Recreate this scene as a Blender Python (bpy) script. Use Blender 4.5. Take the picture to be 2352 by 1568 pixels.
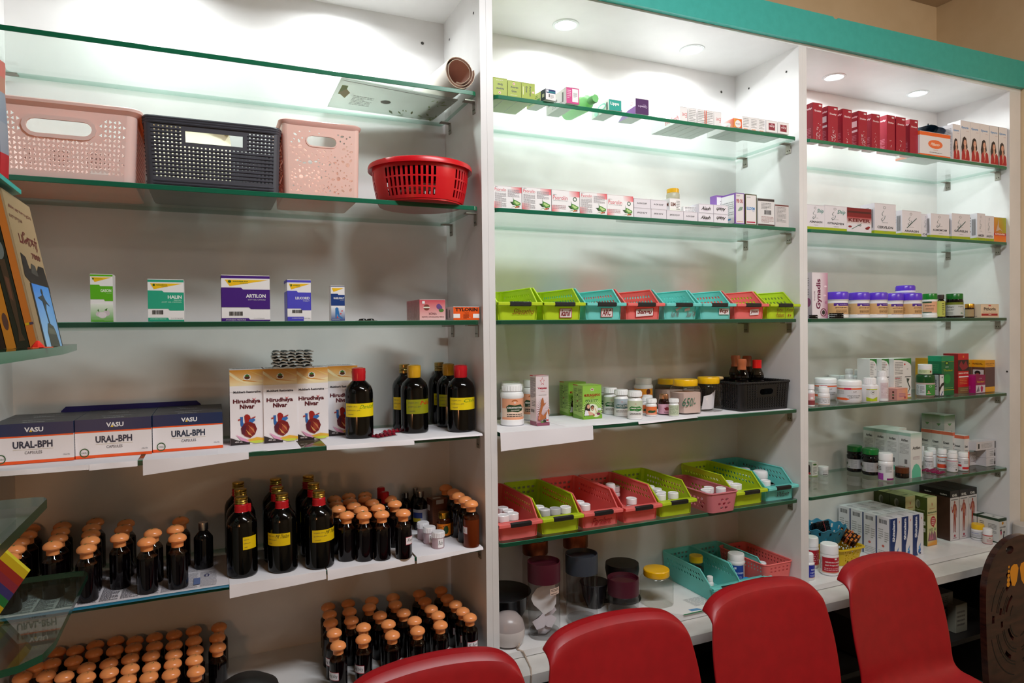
import bpy, math, random
from math import sin, cos, pi, radians
from mathutils import Vector, Matrix
from mathutils.geometry import tessellate_polygon

for _o in list(bpy.data.objects): bpy.data.objects.remove(_o)
SC = bpy.context.scene
COL = SC.collection

# ------------------------------------------------------------------ camera
F, YAW, PIT, ROL, CZ = 1554.03, 0.4167, -0.0162, -0.0117, 1.52
FW = Vector((sin(YAW)*cos(PIT), cos(YAW)*cos(PIT), sin(PIT)))
_r = Vector((cos(YAW), -sin(YAW), 0)); _u = _r.cross(FW)
RT = _r*cos(ROL)+_u*sin(ROL); UP = _u*cos(ROL)-_r*sin(ROL)
cd = bpy.data.cameras.new('camera'); cd.sensor_width = 36; cd.lens = 36*F/2352; cd.clip_start = 0.02
co = bpy.data.objects.new('camera', cd); COL.objects.link(co)
M = Matrix((RT, UP, -FW)).transposed().to_4x4(); M.translation = (0, 0, CZ)
co.matrix_world = M
SC.camera = co

# ------------------------------------------------------------------ world, exposure, room lights
wd = bpy.data.worlds.new('world'); SC.world = wd; wd.use_nodes = True
wd.node_tree.nodes['Background'].inputs[0].default_value = (0.97, 0.98, 1.0, 1)
wd.node_tree.nodes['Background'].inputs[1].default_value = 0.02
SC.view_settings.view_transform = 'Standard'; SC.view_settings.look = 'None'
SC.view_settings.gamma = 1; SC.view_settings.use_curve_mapping = False
SC.view_settings.exposure = 0.0
SC.cycles.transparent_max_bounces = 32; SC.cycles.max_bounces = 8; SC.cycles.diffuse_bounces = 4
SC.cycles.caustics_reflective = False; SC.cycles.caustics_refractive = False

def lamp(name, kind, loc, energy, col, **k):
    l = bpy.data.lights.new(name, kind); l.energy = energy; l.color = col
    tgt = k.pop('to', None)
    for a, b in k.items(): setattr(l, a, b)
    o = bpy.data.objects.new(name, l); COL.objects.link(o); o.location = loc
    if tgt: o.rotation_euler = (Vector(tgt)-Vector(loc)).to_track_quat('-Z', 'Y').to_euler()
    return o
# tube lights of the room behind and above the viewer
lamp('tube_light', 'AREA', (1.0, .35, 2.9), 42, (.94, .975, 1.0), shape='RECTANGLE', size=1.3, size_y=.12, to=(1.2, .9, 0))
lamp('tube_light', 'AREA', (2.9, -.2, 2.5), 13, (1.0, .85, .72), shape='RECTANGLE', size=1.0, size_y=.1, to=(2.2, 1.9, 2.6))
# warm bulb over the counter left of the viewer
lamp('warm_bulb', 'POINT', (-.40, .52, 1.22), 4.5, (1.0, .44, .18), shadow_soft_size=.05)

# cabinet downlights (positions of the recessed fittings)
LY = 1.855; CEIL = 2.463
LX = [-.125, .34, 1.015, 1.50, 2.165, 2.635]
for _x in LX:
    lamp('downlight', 'AREA', (_x, LY, CEIL-.012), 2.4, (.93, .99, 1.0), shape='DISK', size=.06, spread=radians(165), to=(_x, LY, 0))

# ------------------------------------------------------------------ pixel helpers (2352 x 1568)
def ray(px, py): return FW*F+RT*(px-1176)+UP*(784-py)
def aty(px, py, Y):
    a = ray(px, py); t = Y/a.y; return a.x*t, a.z*t+CZ
def atz(px, py, Z):
    a = ray(px, py); t = (Z-CZ)/a.z; return a.x*t, a.y*t

YF, YB, S = 1.6945, 1.995, .305
ZS = [None]+[CZ+.0284+(3-n)*S for n in range(1, 7)]     # shelf tops 1..6
ZS[6] = .633

# ------------------------------------------------------------------ colours
def hx(h):
    if not isinstance(h, str): return h
    h = h.lstrip('#')
    if len(h) == 3: h = ''.join(c*2 for c in h)
    v = [int(h[i:i+2], 16)/255 for i in (0, 2, 4)]
    return tuple((c/12.92 if c <= .04045 else ((c+.055)/1.055)**2.4) for c in v)

# ------------------------------------------------------------------ materials: the colour is an attribute stored per face
def nodes(name):
    m = bpy.data.materials.new(name); m.use_nodes = True; nt = m.node_tree; nt.nodes.clear()
    out = nt.nodes.new('ShaderNodeOutputMaterial'); ca = nt.nodes.new('ShaderNodeVertexColor'); ca.layer_name = 'Col'
    return m, nt, out, ca
def pbr(name, rough=.5, metal=0., spec=.5, coat=0., bump=0., bs=400.):
    m, nt, out, ca = nodes(name)
    b = nt.nodes.new('ShaderNodeBsdfPrincipled'); nt.links.new(ca.outputs[0], b.inputs['Base Color'])
    b.inputs['Roughness'].default_value = rough; b.inputs['Metallic'].default_value = metal
    b.inputs['Specular IOR Level'].default_value = spec; b.inputs['Coat Weight'].default_value = coat
    if bump:
        n = nt.nodes.new('ShaderNodeTexNoise'); n.inputs['Scale'].default_value = bs; n.inputs['Detail'].default_value = 3
        tc = nt.nodes.new('ShaderNodeTexCoord'); nt.links.new(tc.outputs['Object'], n.inputs['Vector'])
        bp = nt.nodes.new('ShaderNodeBump'); bp.inputs['Strength'].default_value = bump; bp.inputs['Distance'].default_value = .001
        nt.links.new(n.outputs[0], bp.inputs['Height']); nt.links.new(bp.outputs[0], b.inputs['Normal'])
    nt.links.new(b.outputs[0], out.inputs[0]); return m
def thin(name, rough=.02, base=.035):
    m, nt, out, ca = nodes(name)
    t = nt.nodes.new('ShaderNodeBsdfTransparent'); g = nt.nodes.new('ShaderNodeBsdfGlossy'); x = nt.nodes.new('ShaderNodeMixShader')
    g.inputs['Roughness'].default_value = rough; nt.links.new(ca.outputs[0], t.inputs[0])
    lw = nt.nodes.new('ShaderNodeLayerWeight'); lw.inputs[0].default_value = .5
    pw = nt.nodes.new('ShaderNodeMath'); pw.operation = 'POWER'; pw.inputs[1].default_value = 5; ma = nt.nodes.new('ShaderNodeMath'); ma.operation = 'MULTIPLY_ADD'
    ma.inputs[1].default_value = .8; ma.inputs[2].default_value = base; nt.links.new(lw.outputs['Facing'], pw.inputs[0]); nt.links.new(pw.outputs[0], ma.inputs[0])
    nt.links.new(ma.outputs[0], x.inputs[0]); nt.links.new(t.outputs[0], x.inputs[1]); nt.links.new(g.outputs[0], x.inputs[2])
    nt.links.new(x.outputs[0], out.inputs[0]); return m
def translucent(name, f, rough=.35, sat=1.0, tint=None):
    m, nt, out, ca = nodes(name)
    b = nt.nodes.new('ShaderNodeBsdfPrincipled'); nt.links.new(ca.outputs[0], b.inputs['Base Color']); b.inputs['Roughness'].default_value = rough
    t = nt.nodes.new('ShaderNodeBsdfTranslucent'); x = nt.nodes.new('ShaderNodeMixShader'); x.inputs[0].default_value = f
    if tint: t.inputs[0].default_value = (*tint, 1)
    else: nt.links.new(ca.outputs[0], t.inputs[0])
    nt.links.new(b.outputs[0], x.inputs[1]); nt.links.new(t.outputs[0], x.inputs[2]); nt.links.new(x.outputs[0], out.inputs[0]); return m
def emit(name, s):
    m, nt, out, ca = nodes(name)
    e = nt.nodes.new('ShaderNodeEmission'); e.inputs[1].default_value = s; nt.links.new(ca.outputs[0], e.inputs[0]); nt.links.new(e.outputs[0], out.inputs[0]); return m
def noisewall(name, c1, c2, scale, rough, bump=.1, streak=(1, 1, 1)):
    m = bpy.data.materials.new(name); m.use_nodes = True; nt = m.node_tree; b = nt.nodes['Principled BSDF']
    tc = nt.nodes.new('ShaderNodeTexCoord'); mp = nt.nodes.new('ShaderNodeMapping'); mp.inputs['Scale'].default_value = streak
    n = nt.nodes.new('ShaderNodeTexNoise'); n.inputs['Scale'].default_value = scale; n.inputs['Detail'].default_value = 6
    r = nt.nodes.new('ShaderNodeValToRGB'); r.color_ramp.elements[0].color = (*hx(c1), 1); r.color_ramp.elements[1].color = (*hx(c2), 1)
    r.color_ramp.elements[0].position = .35; r.color_ramp.elements[1].position = .65
    bp = nt.nodes.new('ShaderNodeBump'); bp.inputs['Strength'].default_value = bump; bp.inputs['Distance'].default_value = .001
    L = nt.links.new
    L(tc.outputs['Object'], mp.inputs[0]); L(mp.outputs[0], n.inputs['Vector']); L(n.outputs[0], r.inputs[0]); L(r.outputs[0], b.inputs['Base Color'])
    L(n.outputs[0], bp.inputs['Height']); L(bp.outputs[0], b.inputs['Normal']); b.inputs['Roughness'].default_value = rough
    return m
MAT = {
 'print': pbr('printed_card', .38), 'matte': pbr('matte_paper', .8, spec=.25), 'plas': pbr('plastic', .3, bump=.05), 'satin': pbr('satin_plastic', .45, bump=.15, bs=900),
 'gloss': pbr('glossy_dark', .1, spec=.4), 'cap': pbr('cap_plastic', .25), 'metal': pbr('metal', .28, metal=1), 'brushed': pbr('brushed_metal', .42, metal=1, bump=.2),
 'glass': thin('clear_glass'), 'film': thin('plastic_film', .12), 'edge': pbr('glass_edge', .15, spec=.6), 'tray': translucent('tray_plastic', .35),
 'glow': translucent('pink_plastic', .26, .4, tint=hx('#ffa050')), 'peach': translucent('peach_plastic', .2, .4, tint=hx('#ff8c4c')), 'lamp': emit('lamp_glow', 30), 'jar': translucent('frosted', .45, .3),
 'lam': noisewall('white_laminate', '#dcdad9', '#e4e2e1', 6, .32, .03), 'wallp': noisewall('cream_wall', '#d9c09a', '#ddc5a0', 12, .85, .15),
 'dark': noisewall('dark_laminate', '#1d1a19', '#242120', 8, .5),
 'ceil': noisewall('ceiling_paint', '#b9a691', '#bdaa95', 9, .9), 'teal': noisewall('teal_laminate', '#35a398', '#3aaa9f', 40, .42, .05),
 'ledge': noisewall('worn_counter', '#c4c0ba', '#dedbd6', 7, .35, .08), 'wood': noisewall('dark_wood', '#2a1311', '#47231b', 5, .18, .1, (3, 3, 14)),
 'floor': noisewall('floor_tile', '#5a5856', '#62605e', 3, .3), 'leather': noisewall('red_shell', '#970a16', '#a00c18', 30, .42, .12),
}
# ------------------------------------------------------------------ text
_tc = {}
def text2d(s, bold=0.0):
    k = (s, bold)
    if k in _tc: return _tc[k]
    c = bpy.data.curves.new('t', 'FONT'); c.body = s; c.resolution_u = 2; c.offset = bold; c.fill_mode = 'FRONT'
    o = bpy.data.objects.new('t', c); COL.objects.link(o)
    dg = bpy.context.evaluated_depsgraph_get(); me = o.evaluated_get(dg).to_mesh()
    v = [(p.co.x, p.co.y) for p in me.vertices]; f = [tuple(p.vertices) for p in me.polygons]
    o.evaluated_get(dg).to_mesh_clear(); bpy.data.objects.remove(o); bpy.data.curves.remove(c)
    if v:
        x0 = min(p[0] for p in v); x1 = max(p[0] for p in v); y0 = min(p[1] for p in v); y1 = max(p[1] for p in v)
        sx = 1/max(x1-x0, 1e-6); sy = 1/max(y1-y0, 1e-6)
        v = [((p[0]-x0)*sx, (p[1]-y0)*sy) for p in v]
    _tc[k] = (v, f); return _tc[k]

# ------------------------------------------------------------------ mesh builder
class MB:
    def __init__(s): s.v = []; s.f = []; s.c = []; s.m = []; s.mats = []
    def mi(s, k):
        if k not in s.mats: s.mats.append(k)
        return s.mats.index(k)
    def add(s, vs, fs, col, mat='plas', cc=None):
        b = len(s.v); s.v += [tuple(p) for p in vs]; k = s.mi(mat); col = hx(col) if not isinstance(col, list) else col
        for i, f in enumerate(fs):
            s.f.append(tuple(b+j for j in f)); s.m.append(k)
            if cc: s.c.append([hx(q) for q in cc[i]])
            else: s.c.append([col[i] if isinstance(col, list) else col]*len(f))
        return s
    def box(s, x0, x1, y0, y1, z0, z1, col, mat='plas', bev=0):
        if bev:
            b = bev; L = []
            for z, e in ((z0, b), (z0+b, 0), (z1-b, 0), (z1, b)):
                L.append([(x0+e+b, y0+e, z), (x1-e-b, y0+e, z), (x1-e, y0+e+b, z), (x1-e, y1-e-b, z), (x1-e-b, y1-e, z), (x0+e+b, y1-e, z), (x0+e, y1-e-b, z), (x0+e, y0+e+b, z)])
            return s.loft(L, col, mat, True, True)
        v = [(x, y, z) for z in (z0, z1) for y in (y0, y1) for x in (x0, x1)]
        return s.add(v, [(0, 2, 3, 1), (4, 5, 7, 6), (0, 1, 5, 4), (2, 6, 7, 3), (0, 4, 6, 2), (1, 3, 7, 5)], col, mat)
    def loft(s, loops, col, mat='plas', c0=False, c1=False, closed=True, cols=None):
        n = len(loops[0]); v = [p for l in loops for p in l]; f = []; cl = []
        for i in range(len(loops)-1):
            for j in range(n if closed else n-1):
                k = (j+1) % n; f.append((i*n+j, i*n+k, (i+1)*n+k, (i+1)*n+j)); cl.append(hx(cols[i]) if cols else hx(col))
        if c0: f.append(tuple(range(n-1, -1, -1))); cl.append(hx(cols[0]) if cols else hx(col))
        if c1: f.append(tuple((len(loops)-1)*n+j for j in range(n))); cl.append(hx(cols[-1]) if cols else hx(col))
        return s.add(v, f, cl, mat)
    def lathe(s, prof, col, mat='plas', seg=24, c=(0, 0, 0), cols=None, sq=0, sx=1, sy=1):
        L = []
        for r, z in prof:
            L.append([(c[0]+sx*sqr(r, a, sq)[0], c[1]+sy*sqr(r, a, sq)[1], c[2]+z) for a in [2*pi*i/seg for i in range(seg)]])
        return s.loft(L, col, mat, prof[0][0] > 1e-4 and True, prof[-1][0] > 1e-4, cols=cols)
    def tube(s, path, r, col, mat='plas', seg=8, closed=False):
        P = [Vector(p) for p in path]; L = []; n = len(P)
        for i, p in enumerate(P):
            a = P[(i-1) % n] if closed or i > 0 else p; b = P[(i+1) % n] if closed or i < n-1 else p
            t = (b-a).normalized(); q = t.cross(Vector((0, 0, 1)))
            if q.length < .05: q = t.cross(Vector((0, 1, 0)))
            q.normalize(); w = q.cross(t)
            L.append([tuple(p+q*r*cos(2*pi*k/seg)+w*r*sin(2*pi*k/seg)) for k in range(seg)])
        if closed: L.append(L[0])
        return s.loft(L, col, mat, not closed, not closed)
    def grid(s, us, vs, solid, mp, th, col, mat):
        nu, nv = len(us), len(vs); b = {}; v = []; f = []
        def V(i, j, k):
            if (i, j, k) not in b: b[(i, j, k)] = len(v); v.append(mp(us[i], vs[j], th*k))
            return b[(i, j, k)]
        so = lambda i, j: 0 <= i < nu-1 and 0 <= j < nv-1 and solid(i, j)
        for i in range(nu-1):
            for j in range(nv-1):
                if not so(i, j): continue
                f.append((V(i, j, 1), V(i+1, j, 1), V(i+1, j+1, 1), V(i, j+1, 1))); f.append((V(i, j, 0), V(i, j+1, 0), V(i+1, j+1, 0), V(i+1, j, 0)))
                for di, dj, e in ((-1, 0, ((i, j+1), (i, j))), (1, 0, ((i+1, j), (i+1, j+1))), (0, -1, ((i, j), (i+1, j))), (0, 1, ((i+1, j+1), (i, j+1)))):
                    if not so(i+di, j+dj): (a, c_), (d, e_) = e; f.append((V(a, c_, 0), V(d, e_, 0), V(d, e_, 1), V(a, c_, 1)))
        return s.add(v, f, col, mat)
    def sheet(s, outer, holes, mp, th, col, mat):
        rings = [outer]+holes; pts = [p for r in rings for p in r]; n = len(pts)
        t = tessellate_polygon([[Vector((p[0], p[1], 0)) for p in r] for r in rings])
        v = [mp(p[0], p[1], th) for p in pts]+[mp(p[0], p[1], 0) for p in pts]; f = []
        for a in t: f.append(tuple(a)); f.append(tuple(i+n for i in reversed(a)))
        k = 0
        for r in rings:
            m = len(r)
            for i in range(m): j = (i+1) % m; f.append((k+i, k+j, k+j+n, k+i+n))
            k += m
        return s.add(v, f, col, mat)
    # printed artwork; mp(u, v, offset) with u, v in 0..1
    def art(s, items, mp, mat='print', nu=1, asp=1.0):
        lay = 1; W = 1/max(nu, 1)
        def poly(P, e, c):
            if nu <= 1:
                T = []
                for a, b, d in tessellate_polygon([[Vector((x, y, 0)) for x, y in P]]):
                    A, B, D = P[a], P[b], P[d]; T.append((a, b, d) if (B[0]-A[0])*(D[1]-A[1])-(B[1]-A[1])*(D[0]-A[0]) > 0 else (a, d, b))
                s.add([mp(x, y, e) for x, y in P], T, c, mat); return
            out = []                             # on curved labels the shape is cut into narrow strips that follow the curve
            for t in tessellate_polygon([[Vector((x, y, 0)) for x, y in P]]):
                T = [P[i] for i in t]
                for k in range(int(math.floor(min(p[0] for p in T)/W)), int(math.ceil(max(p[0] for p in T)/W))):
                    Q = T
                    for xc, sg in ((k*W, 1), ((k+1)*W, -1)):
                        R = []
                        for i in range(len(Q)):
                            a, b = Q[i-1], Q[i]; ia, ib = (a[0]-xc)*sg >= 0, (b[0]-xc)*sg >= 0
                            if ia != ib: u = (xc-a[0])/(b[0]-a[0]); R.append((xc, a[1]+(b[1]-a[1])*u))
                            if ib: R.append(b)
                        Q = R
                        if len(Q) < 3: break
                    if len(Q) >= 3: out.append(Q)
            v = []; f = []
            for Q in out: f.append(tuple(range(len(v), len(v)+len(Q)))); v += [mp(x, y, e) for x, y in Q]
            s.add(v, f, c, mat)
        for it in items:
            k = it[0]; e = .00008*lay
            if k == 'r' or k == 'g':
                x0, y0, x1, y1 = it[1:5]; n = max(1, int(nu*abs(x1-x0)+.99)) if nu > 1 else 1
                v = [mp(x0+(x1-x0)*i/n, y, e) for y in (y0, y1) for i in range(n+1)]; f = [(i, i+1, n+2+i, n+1+i) for i in range(n)]
                if k == 'g':
                    c = [hx(q) for q in it[5:9]]; mx = lambda a, b, t: tuple(a[q]*(1-t)+b[q]*t for q in range(3))
                    cc = [[mx(c[0], c[1], i/n), mx(c[0], c[1], (i+1)/n), mx(c[3], c[2], (i+1)/n), mx(c[3], c[2], i/n)] for i in range(n)]
                    s.add(v, f, '#fff', mat, cc=cc)
                else: s.add(v, f, it[5], mat)
            elif k == 'p': poly(it[1], e, it[2])
            elif k == 'e':
                cx, cy, rx, ry = it[1:5]; n = 16; poly([(cx+rx*cos(2*pi*i/n), cy+ry*sin(2*pi*i/n)) for i in range(n)], e, it[5])
            elif k == 'o':
                cx, cy, rx, ry, t = it[1:6]; n = 20
                v = [mp(cx+q*rx*cos(2*pi*i/n), cy+q*ry*sin(2*pi*i/n), e) for q in (1, 1-t) for i in range(n)]
                s.add(v, [(i, (i+1) % n, n+(i+1) % n, n+i) for i in range(n)], it[6], mat)
            elif k == 't':
                tx, x0, y0, x1, y1, c = it[1:7]; o = it[7] if len(it) > 7 else ''; b = .035 if 'b' in o else 0.0
                v, f = text2d(tx, b); q = []
                for a, d in v:
                    if 's' in o: a = (a+d*.12)/1.12
                    if 'i' in o: a, d = 1-a, 1-d
                    if 'v' in o: a, d = 1-d, a
                    if 'w' in o: a, d = d, 1-a
                    q.append(mp(x0+a*(x1-x0), y0+d*(y1-y0), e))
                s.add(q, f, c, mat)
            elif k == 'l':
                x0, y0, x1, y1, n, c = it[1:7]; rnd = random.Random(int(x0*977+y0*1311)); h = (y1-y0)/n; v = []; f = []
                for j in range(n):
                    x = x0; y = y1-(j+.5)*h; end = x1 if (j+1) % 5 else x0+(x1-x0)*.6
                    while x < end-.005:
                        w = min((x1-x0)*rnd.uniform(.07, .2), end-x); b = len(v)
                        v += [mp(x, y-h*.22, e), mp(x+w, y-h*.22, e), mp(x+w, y+h*.22, e), mp(x, y+h*.22, e)]; f.append((b, b+1, b+2, b+3)); x += w+(x1-x0)*.025
                s.add(v, f, c, mat)
            elif k == 'b':
                x0, y0, x1, y1, c = it[1:6]; rnd = random.Random(7); x = x0; v = []; f = []
                while x < x1:
                    w = (x1-x0)*rnd.choice((.015, .03, .045)); b = len(v); v += [mp(x, y0, e), mp(x+w, y0, e), mp(x+w, y1, e), mp(x, y1, e)]; f.append((b, b+1, b+2, b+3)); x += w+(x1-x0)*rnd.choice((.015, .03))
                s.add(v, f, c, mat)
            lay += 1
        return s
    def mesh(s, name):
        me = bpy.data.meshes.new(name); me.from_pydata(s.v, [], s.f)
        for k in s.mats: me.materials.append(MAT[k])
        me.polygons.foreach_set('material_index', s.m)
        a = me.color_attributes.new('Col', 'FLOAT_COLOR', 'CORNER'); buf = []
        for p, c in zip(me.polygons, s.c):
            for q in c: buf += (q[0], q[1], q[2], 1.0)
        a.data.foreach_set('color', buf)
        me.polygons.foreach_set('use_smooth', [s.mats[k] != 'print' for k in s.m]); me.set_sharp_from_angle(angle=radians(32)); me.update()
        return me
def sqr(r, a, q):
    """point at angle a on a circle (q = 0) or on a rounded square (q towards 1)"""
    c, s = cos(a), sin(a)
    if q <= 0: return r*c, r*s
    n = 2+q*8; k = (abs(c)**n+abs(s)**n)**(-1/n); return r*k*c, r*k*s
def face_map(o, u, v, n):
    o, u, v, n = Vector(o), Vector(u), Vector(v), Vector(n)
    return lambda a, b, e: tuple(o+u*a+v*b+n*e)
def cyl_map(r, z0, z1, a0, span, off=.0004, cx=0, cy=0):
    """u runs left to right as seen from outside; a0 = angle of the middle (−pi/2 faces the viewer)"""
    return lambda a, b, e: (cx+(r+off+e)*cos(a0+(a-.5)*span), cy+(r+off+e)*sin(a0+(a-.5)*span), z0+b*(z1-z0))

# ------------------------------------------------------------------ scene objects
def link(name, data, parent=None):
    o = bpy.data.objects.new(name, data); COL.objects.link(o)
    if parent: o.parent = parent
    return o
def tag(o, label, cat, group=None, kind=None):
    if label: o['label'] = label
    if cat: o['category'] = cat
    if group: o['group'] = group
    if kind: o['kind'] = kind
    return o
def struct(name, mb):
    o = link(name, mb.mesh(name)); o['kind'] = 'structure'; return o
def single(name, mb, label, cat, loc=(0, 0, 0), rz=0, group=None, kind=None):
    o = link(name, mb.mesh(name)); o.location = loc; o.rotation_euler = (0, 0, rz); return tag(o, label, cat, group, kind)
def thing(name, parts, label, cat, loc=(0, 0, 0), rz=0, group=None):
    """parts: list of (part name, MB or mesh, [sub parts])"""
    r = link(name, None); r.location = loc; r.rotation_euler = (0, 0, rz); r.empty_display_size = .02
    def put(ps, par):
        for p in ps:
            o = link(p[0], p[1] if isinstance(p[1], bpy.types.Mesh) else p[1].mesh(p[0]), par)
            if len(p) > 2: put(p[2], o)
    put(parts, r); return tag(r, label, cat, group)
def dup(o, loc, label, rz=None, group=None, parent=None):
    c = o.copy(); COL.objects.link(c)
    if parent: c.parent = parent
    else:
        c.location = loc; c['label'] = label
        if rz is not None: c.rotation_euler = (0, 0, rz)
        if group: c['group'] = group
    for ch in o.children: dup(ch, None, None, parent=c)
    return c
class Kind:
    """a kind of thing built once and copied afterwards"""
    def __init__(s, make): s.make = make; s.o = None
    def __call__(s, loc, label, rz=0, group=None):
        if s.o is None:
            s.o = s.make(); s.o.location = loc; s.o.rotation_euler = (0, 0, rz); s.o['label'] = label
            if group: s.o['group'] = group
            return s.o
        return dup(s.o, loc, label, rz, group)
def empty(name, cat):
    r = link(name, None); r['category'] = cat; return r
ORD = ['first', 'second', 'third', 'fourth', 'fifth', 'sixth', 'seventh', 'eighth', 'ninth', 'tenth', 'eleventh', 'twelfth']

def carton(name, label, px0, px1, pt, sh, Y=None, pb=None, dep=.05, col='#f2f0f0', front=(), left=(), top=(), right=(), group=None, z=None, rz=0, cat='carton', topc=None, sidec=None, bev=0, w=None, h=None):
    zs = ZS[sh]+.0011 if z is None else z
    if Y is None: X0, Y = atz(px0, pb, zs)
    X0 = aty(px0, 740, Y)[0]; X1 = aty(px1, 740, Y)[0]
    xm = (px0+px1)/2; X0 = aty(px0, (pt+(pb or pt+50))/2, Y)[0]; X1 = aty(px1, (pt+(pb or pt+50))/2, Y)[0]
    w = w or X1-X0; h = h or aty(xm, pt, Y)[1]-zs
    xc = (X0+X1)/2; Y = min(Y, YB-dep-.002)
    for b0, b1 in BAYS.values():
        if b0-.03 < xc < b1+.03: xc = min(max(xc, b0+w/2+.001), b1-w/2-.003)
    m = MB(); x0, x1 = -w/2, w/2
    m.box(x0, x1, 0, dep, 0, h, col, 'print')
    if sidec: m.art([('r', 0, 0, 1, 1, sidec)], face_map((x0, dep, 0), (0, -dep, 0), (0, 0, h), (-1, 0, 0)))
    if topc: m.art([('r', 0, 0, 1, 1, topc)], face_map((x0, 0, h), (w, 0, 0), (0, dep, 0), (0, 0, 1)))
    if front: m.art(front, face_map((x0, 0, 0), (w, 0, 0), (0, 0, h), (0, -1, 0)))
    if left: m.art(left, face_map((x0-.0004, dep, 0), (0, -dep, 0), (0, 0, h), (-1, 0, 0)))
    if right: m.art(right, face_map((x1, 0, 0), (0, dep, 0), (0, 0, h), (1, 0, 0)))
    if top: m.art(top, face_map((x0, 0, h+.0004), (w, 0, 0), (0, dep, 0), (0, 0, 1)))
    # folded lid seam along the top edge
    m.box(x0, x1, -.0006, .0002, h-.0012, h, col if isinstance(col, str) else '#ddd', 'print')
    return single(name, m, label, cat, (xc, Y, zs), rz, group)
# ================================================================== the setting
XA0, XA1, XB0, XB1, XC0, XC1 = -.446, .666, .7026, 1.8134, 1.8489, 2.9607
BAYS = {'left': (XA0, XA1), 'middle': (XB0, XB1), 'right': (XC0, XC1)}
XW = 3.035
def sbox(name, *a, mat='lam', col='#fff', **k):
    m = MB(); m.box(*a, col, mat, **k); return struct(name, m)
sbox('floor', -2.2, XW, -1.6, 2.1, -.05, 0, mat='floor')
sbox('ceiling', -2.2, XW, -1.6, 2.1, 2.965, 3.0, mat='ceil')
sbox('wall_back', -2.2, XW+.1, 2.046, 2.12, 0, 2.965, mat='wallp')
sbox('wall_right', XW, XW+.08, -1.6, 2.046, 0, 2.965, mat='wallp')
sbox('wall_left', -2.28, -2.2, -1.6, 2.1, 0, 2.965, mat='wallp')
sbox('wall_front', -2.2, XW, -1.68, -1.6, 0, 2.965, mat='wallp')
# built-in shelving unit
cab = empty('display_cabinet', 'cabinet')
tag(cab, 'white built-in laminate display cabinet with three bays along the back wall', 'cabinet')
def cpart(name, boxes, mat='lam'):
    m = MB()
    for b in boxes: m.box(*b, '#fff', mat)
    return link(name, m.mesh(name), cab)
cpart('back_panel', [(XA0-.018, XC1+.018, YB, YB+.018, .615, 2.481)])
for a, b in ((XA0-.018, XA0), (XA1, XA1+.018), (XB0-.0182, XB0), (XB1, XB1+.0175), (XC0-.0177, XC0), (XC1, XC1+.018)):
    cpart('side_panel', [(a, b, YF, YB, .633, CEIL)])
cpart('filler_strip', [(XC1+.0182, XW-.002, YF+.0004, YF+.018, .633, CEIL)])
cpart('top_panel', [(XA0-.018, XW-.002, YF, YB, CEIL, 2.481)])
bp = cpart('base_board', [(XA0-.018, XW-.002, YF, YB, .615, .633)])
cpart('counter_ledge', [(XA0-.018, XW-.002, 1.60, YF+.02, .585, .613), (XA0-.018, XW-.002, YF+.02, YB+.018, .585, .613)], 'ledge')
for x in (XA0-.018, .675, 1.822, 2.94): cpart('base_upright', [(x, x+.018, 1.62, YB, .02, .585)], 'dark')
cpart('base_back', [(XA0-.018, XW-.002, YB, YB+.018, .0, .585)], 'dark')
cpart('base_shelf', [(XA0, XW-.004, 1.66, YB, .30, .318)], 'dark')
cpart('plinth', [(XA0, XW-.004, 1.66, YB, .0, .02)])
# dark screw holes on the side panels and the back panel
for px, py, X in ((1087, 30, XA1), (1032, 91, XA1), (1806, 165, XB1), (1720, 203, XB1), (2313, 853, XC1)):
    t = (X-.0012)/ray(px, py).x; p = ray(px, py)*t; m = MB()
    m.add([(X-.0012, p.y+.004*cos(a), p.z+CZ+.004*sin(a)) for a in [i*pi/4 for i in range(8)]], [tuple(range(8))], '#3c3a38', 'matte'); link('screw_hole', m.mesh('screw_hole'), cab)
for px, py in ((970, 99), (1657, 211), (2132, 286)):
    x, z = aty(px, py, YB-.001); m = MB()
    m.add([(x+.005*cos(a), YB-.001, z+.005*sin(a)) for a in [i*pi/4 for i in range(8)]], [tuple(range(8))], '#4a4845', 'matte'); link('screw_hole', m.mesh('screw_hole'), cab)
# teal fascia with a nick in its upper edge
m = MB(); out = [(XA0-.1, 2.462), (XW-.003, 2.478), (XW-.003, 2.584)]
nx, nz = aty(1920, 40, YF-.019)
out += [(nx+.012, nz+.0), (nx+.008, nz-.005), (nx-.006, nz-.005), (nx-.012, nz+.001), (XA0-.1, 2.565)]
m.sheet([(a, b) for a, b in out], [], lambda a, b, e: (a, YF-.0005-e, b), .018, '#fff', 'teal')
fa = single('fascia_board', m, 'long teal fascia board above the three cabinet bays', 'fascia')

# glass shelves
def slab(m, x0, x1, y0, y1, z0, z1, r=.012, tint='#f6fcf9', ecol='#0b4a33'):
    def loop(z, e=0):
        P = []
        for cx, cy, a0 in ((x1-r, y0+r, -pi/2), (x1-r, y1-r, 0), (x0+r, y1-r, pi/2), (x0+r, y0+r, pi)):
            for k in range(5):
                a = a0+k*pi/8; P.append((cx+(r-e)*cos(a), cy+(r-e)*sin(a), z))
        return P
    b = .001
    A, B, C, D = loop(z0, b), loop(z0+b), loop(z1-b), loop(z1, b)
    for P, Q, c in ((A, B, '#3b7d63'), (B, C, ecol), (C, D, '#3b7d63')):      # only the polished front edge looks deep green
        n = len(P); v = P+Q; f = []; cl = []; fg = []
        for j in range(n):
            k = (j+1) % n; q = (j, k, n+k, n+j); fr = (P[j][1]+P[k][1])/2 < y0+r
            (f if fr else fg).append(q)
        m.add(v, f, c, 'edge'); m.add(v, fg, '#c0dacf', 'film')
    m.add(A, [tuple(range(len(A)-1, -1, -1))], tint, 'glass'); m.add(D, [tuple(range(len(D)))], tint, 'glass')
GT = .0116
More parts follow.
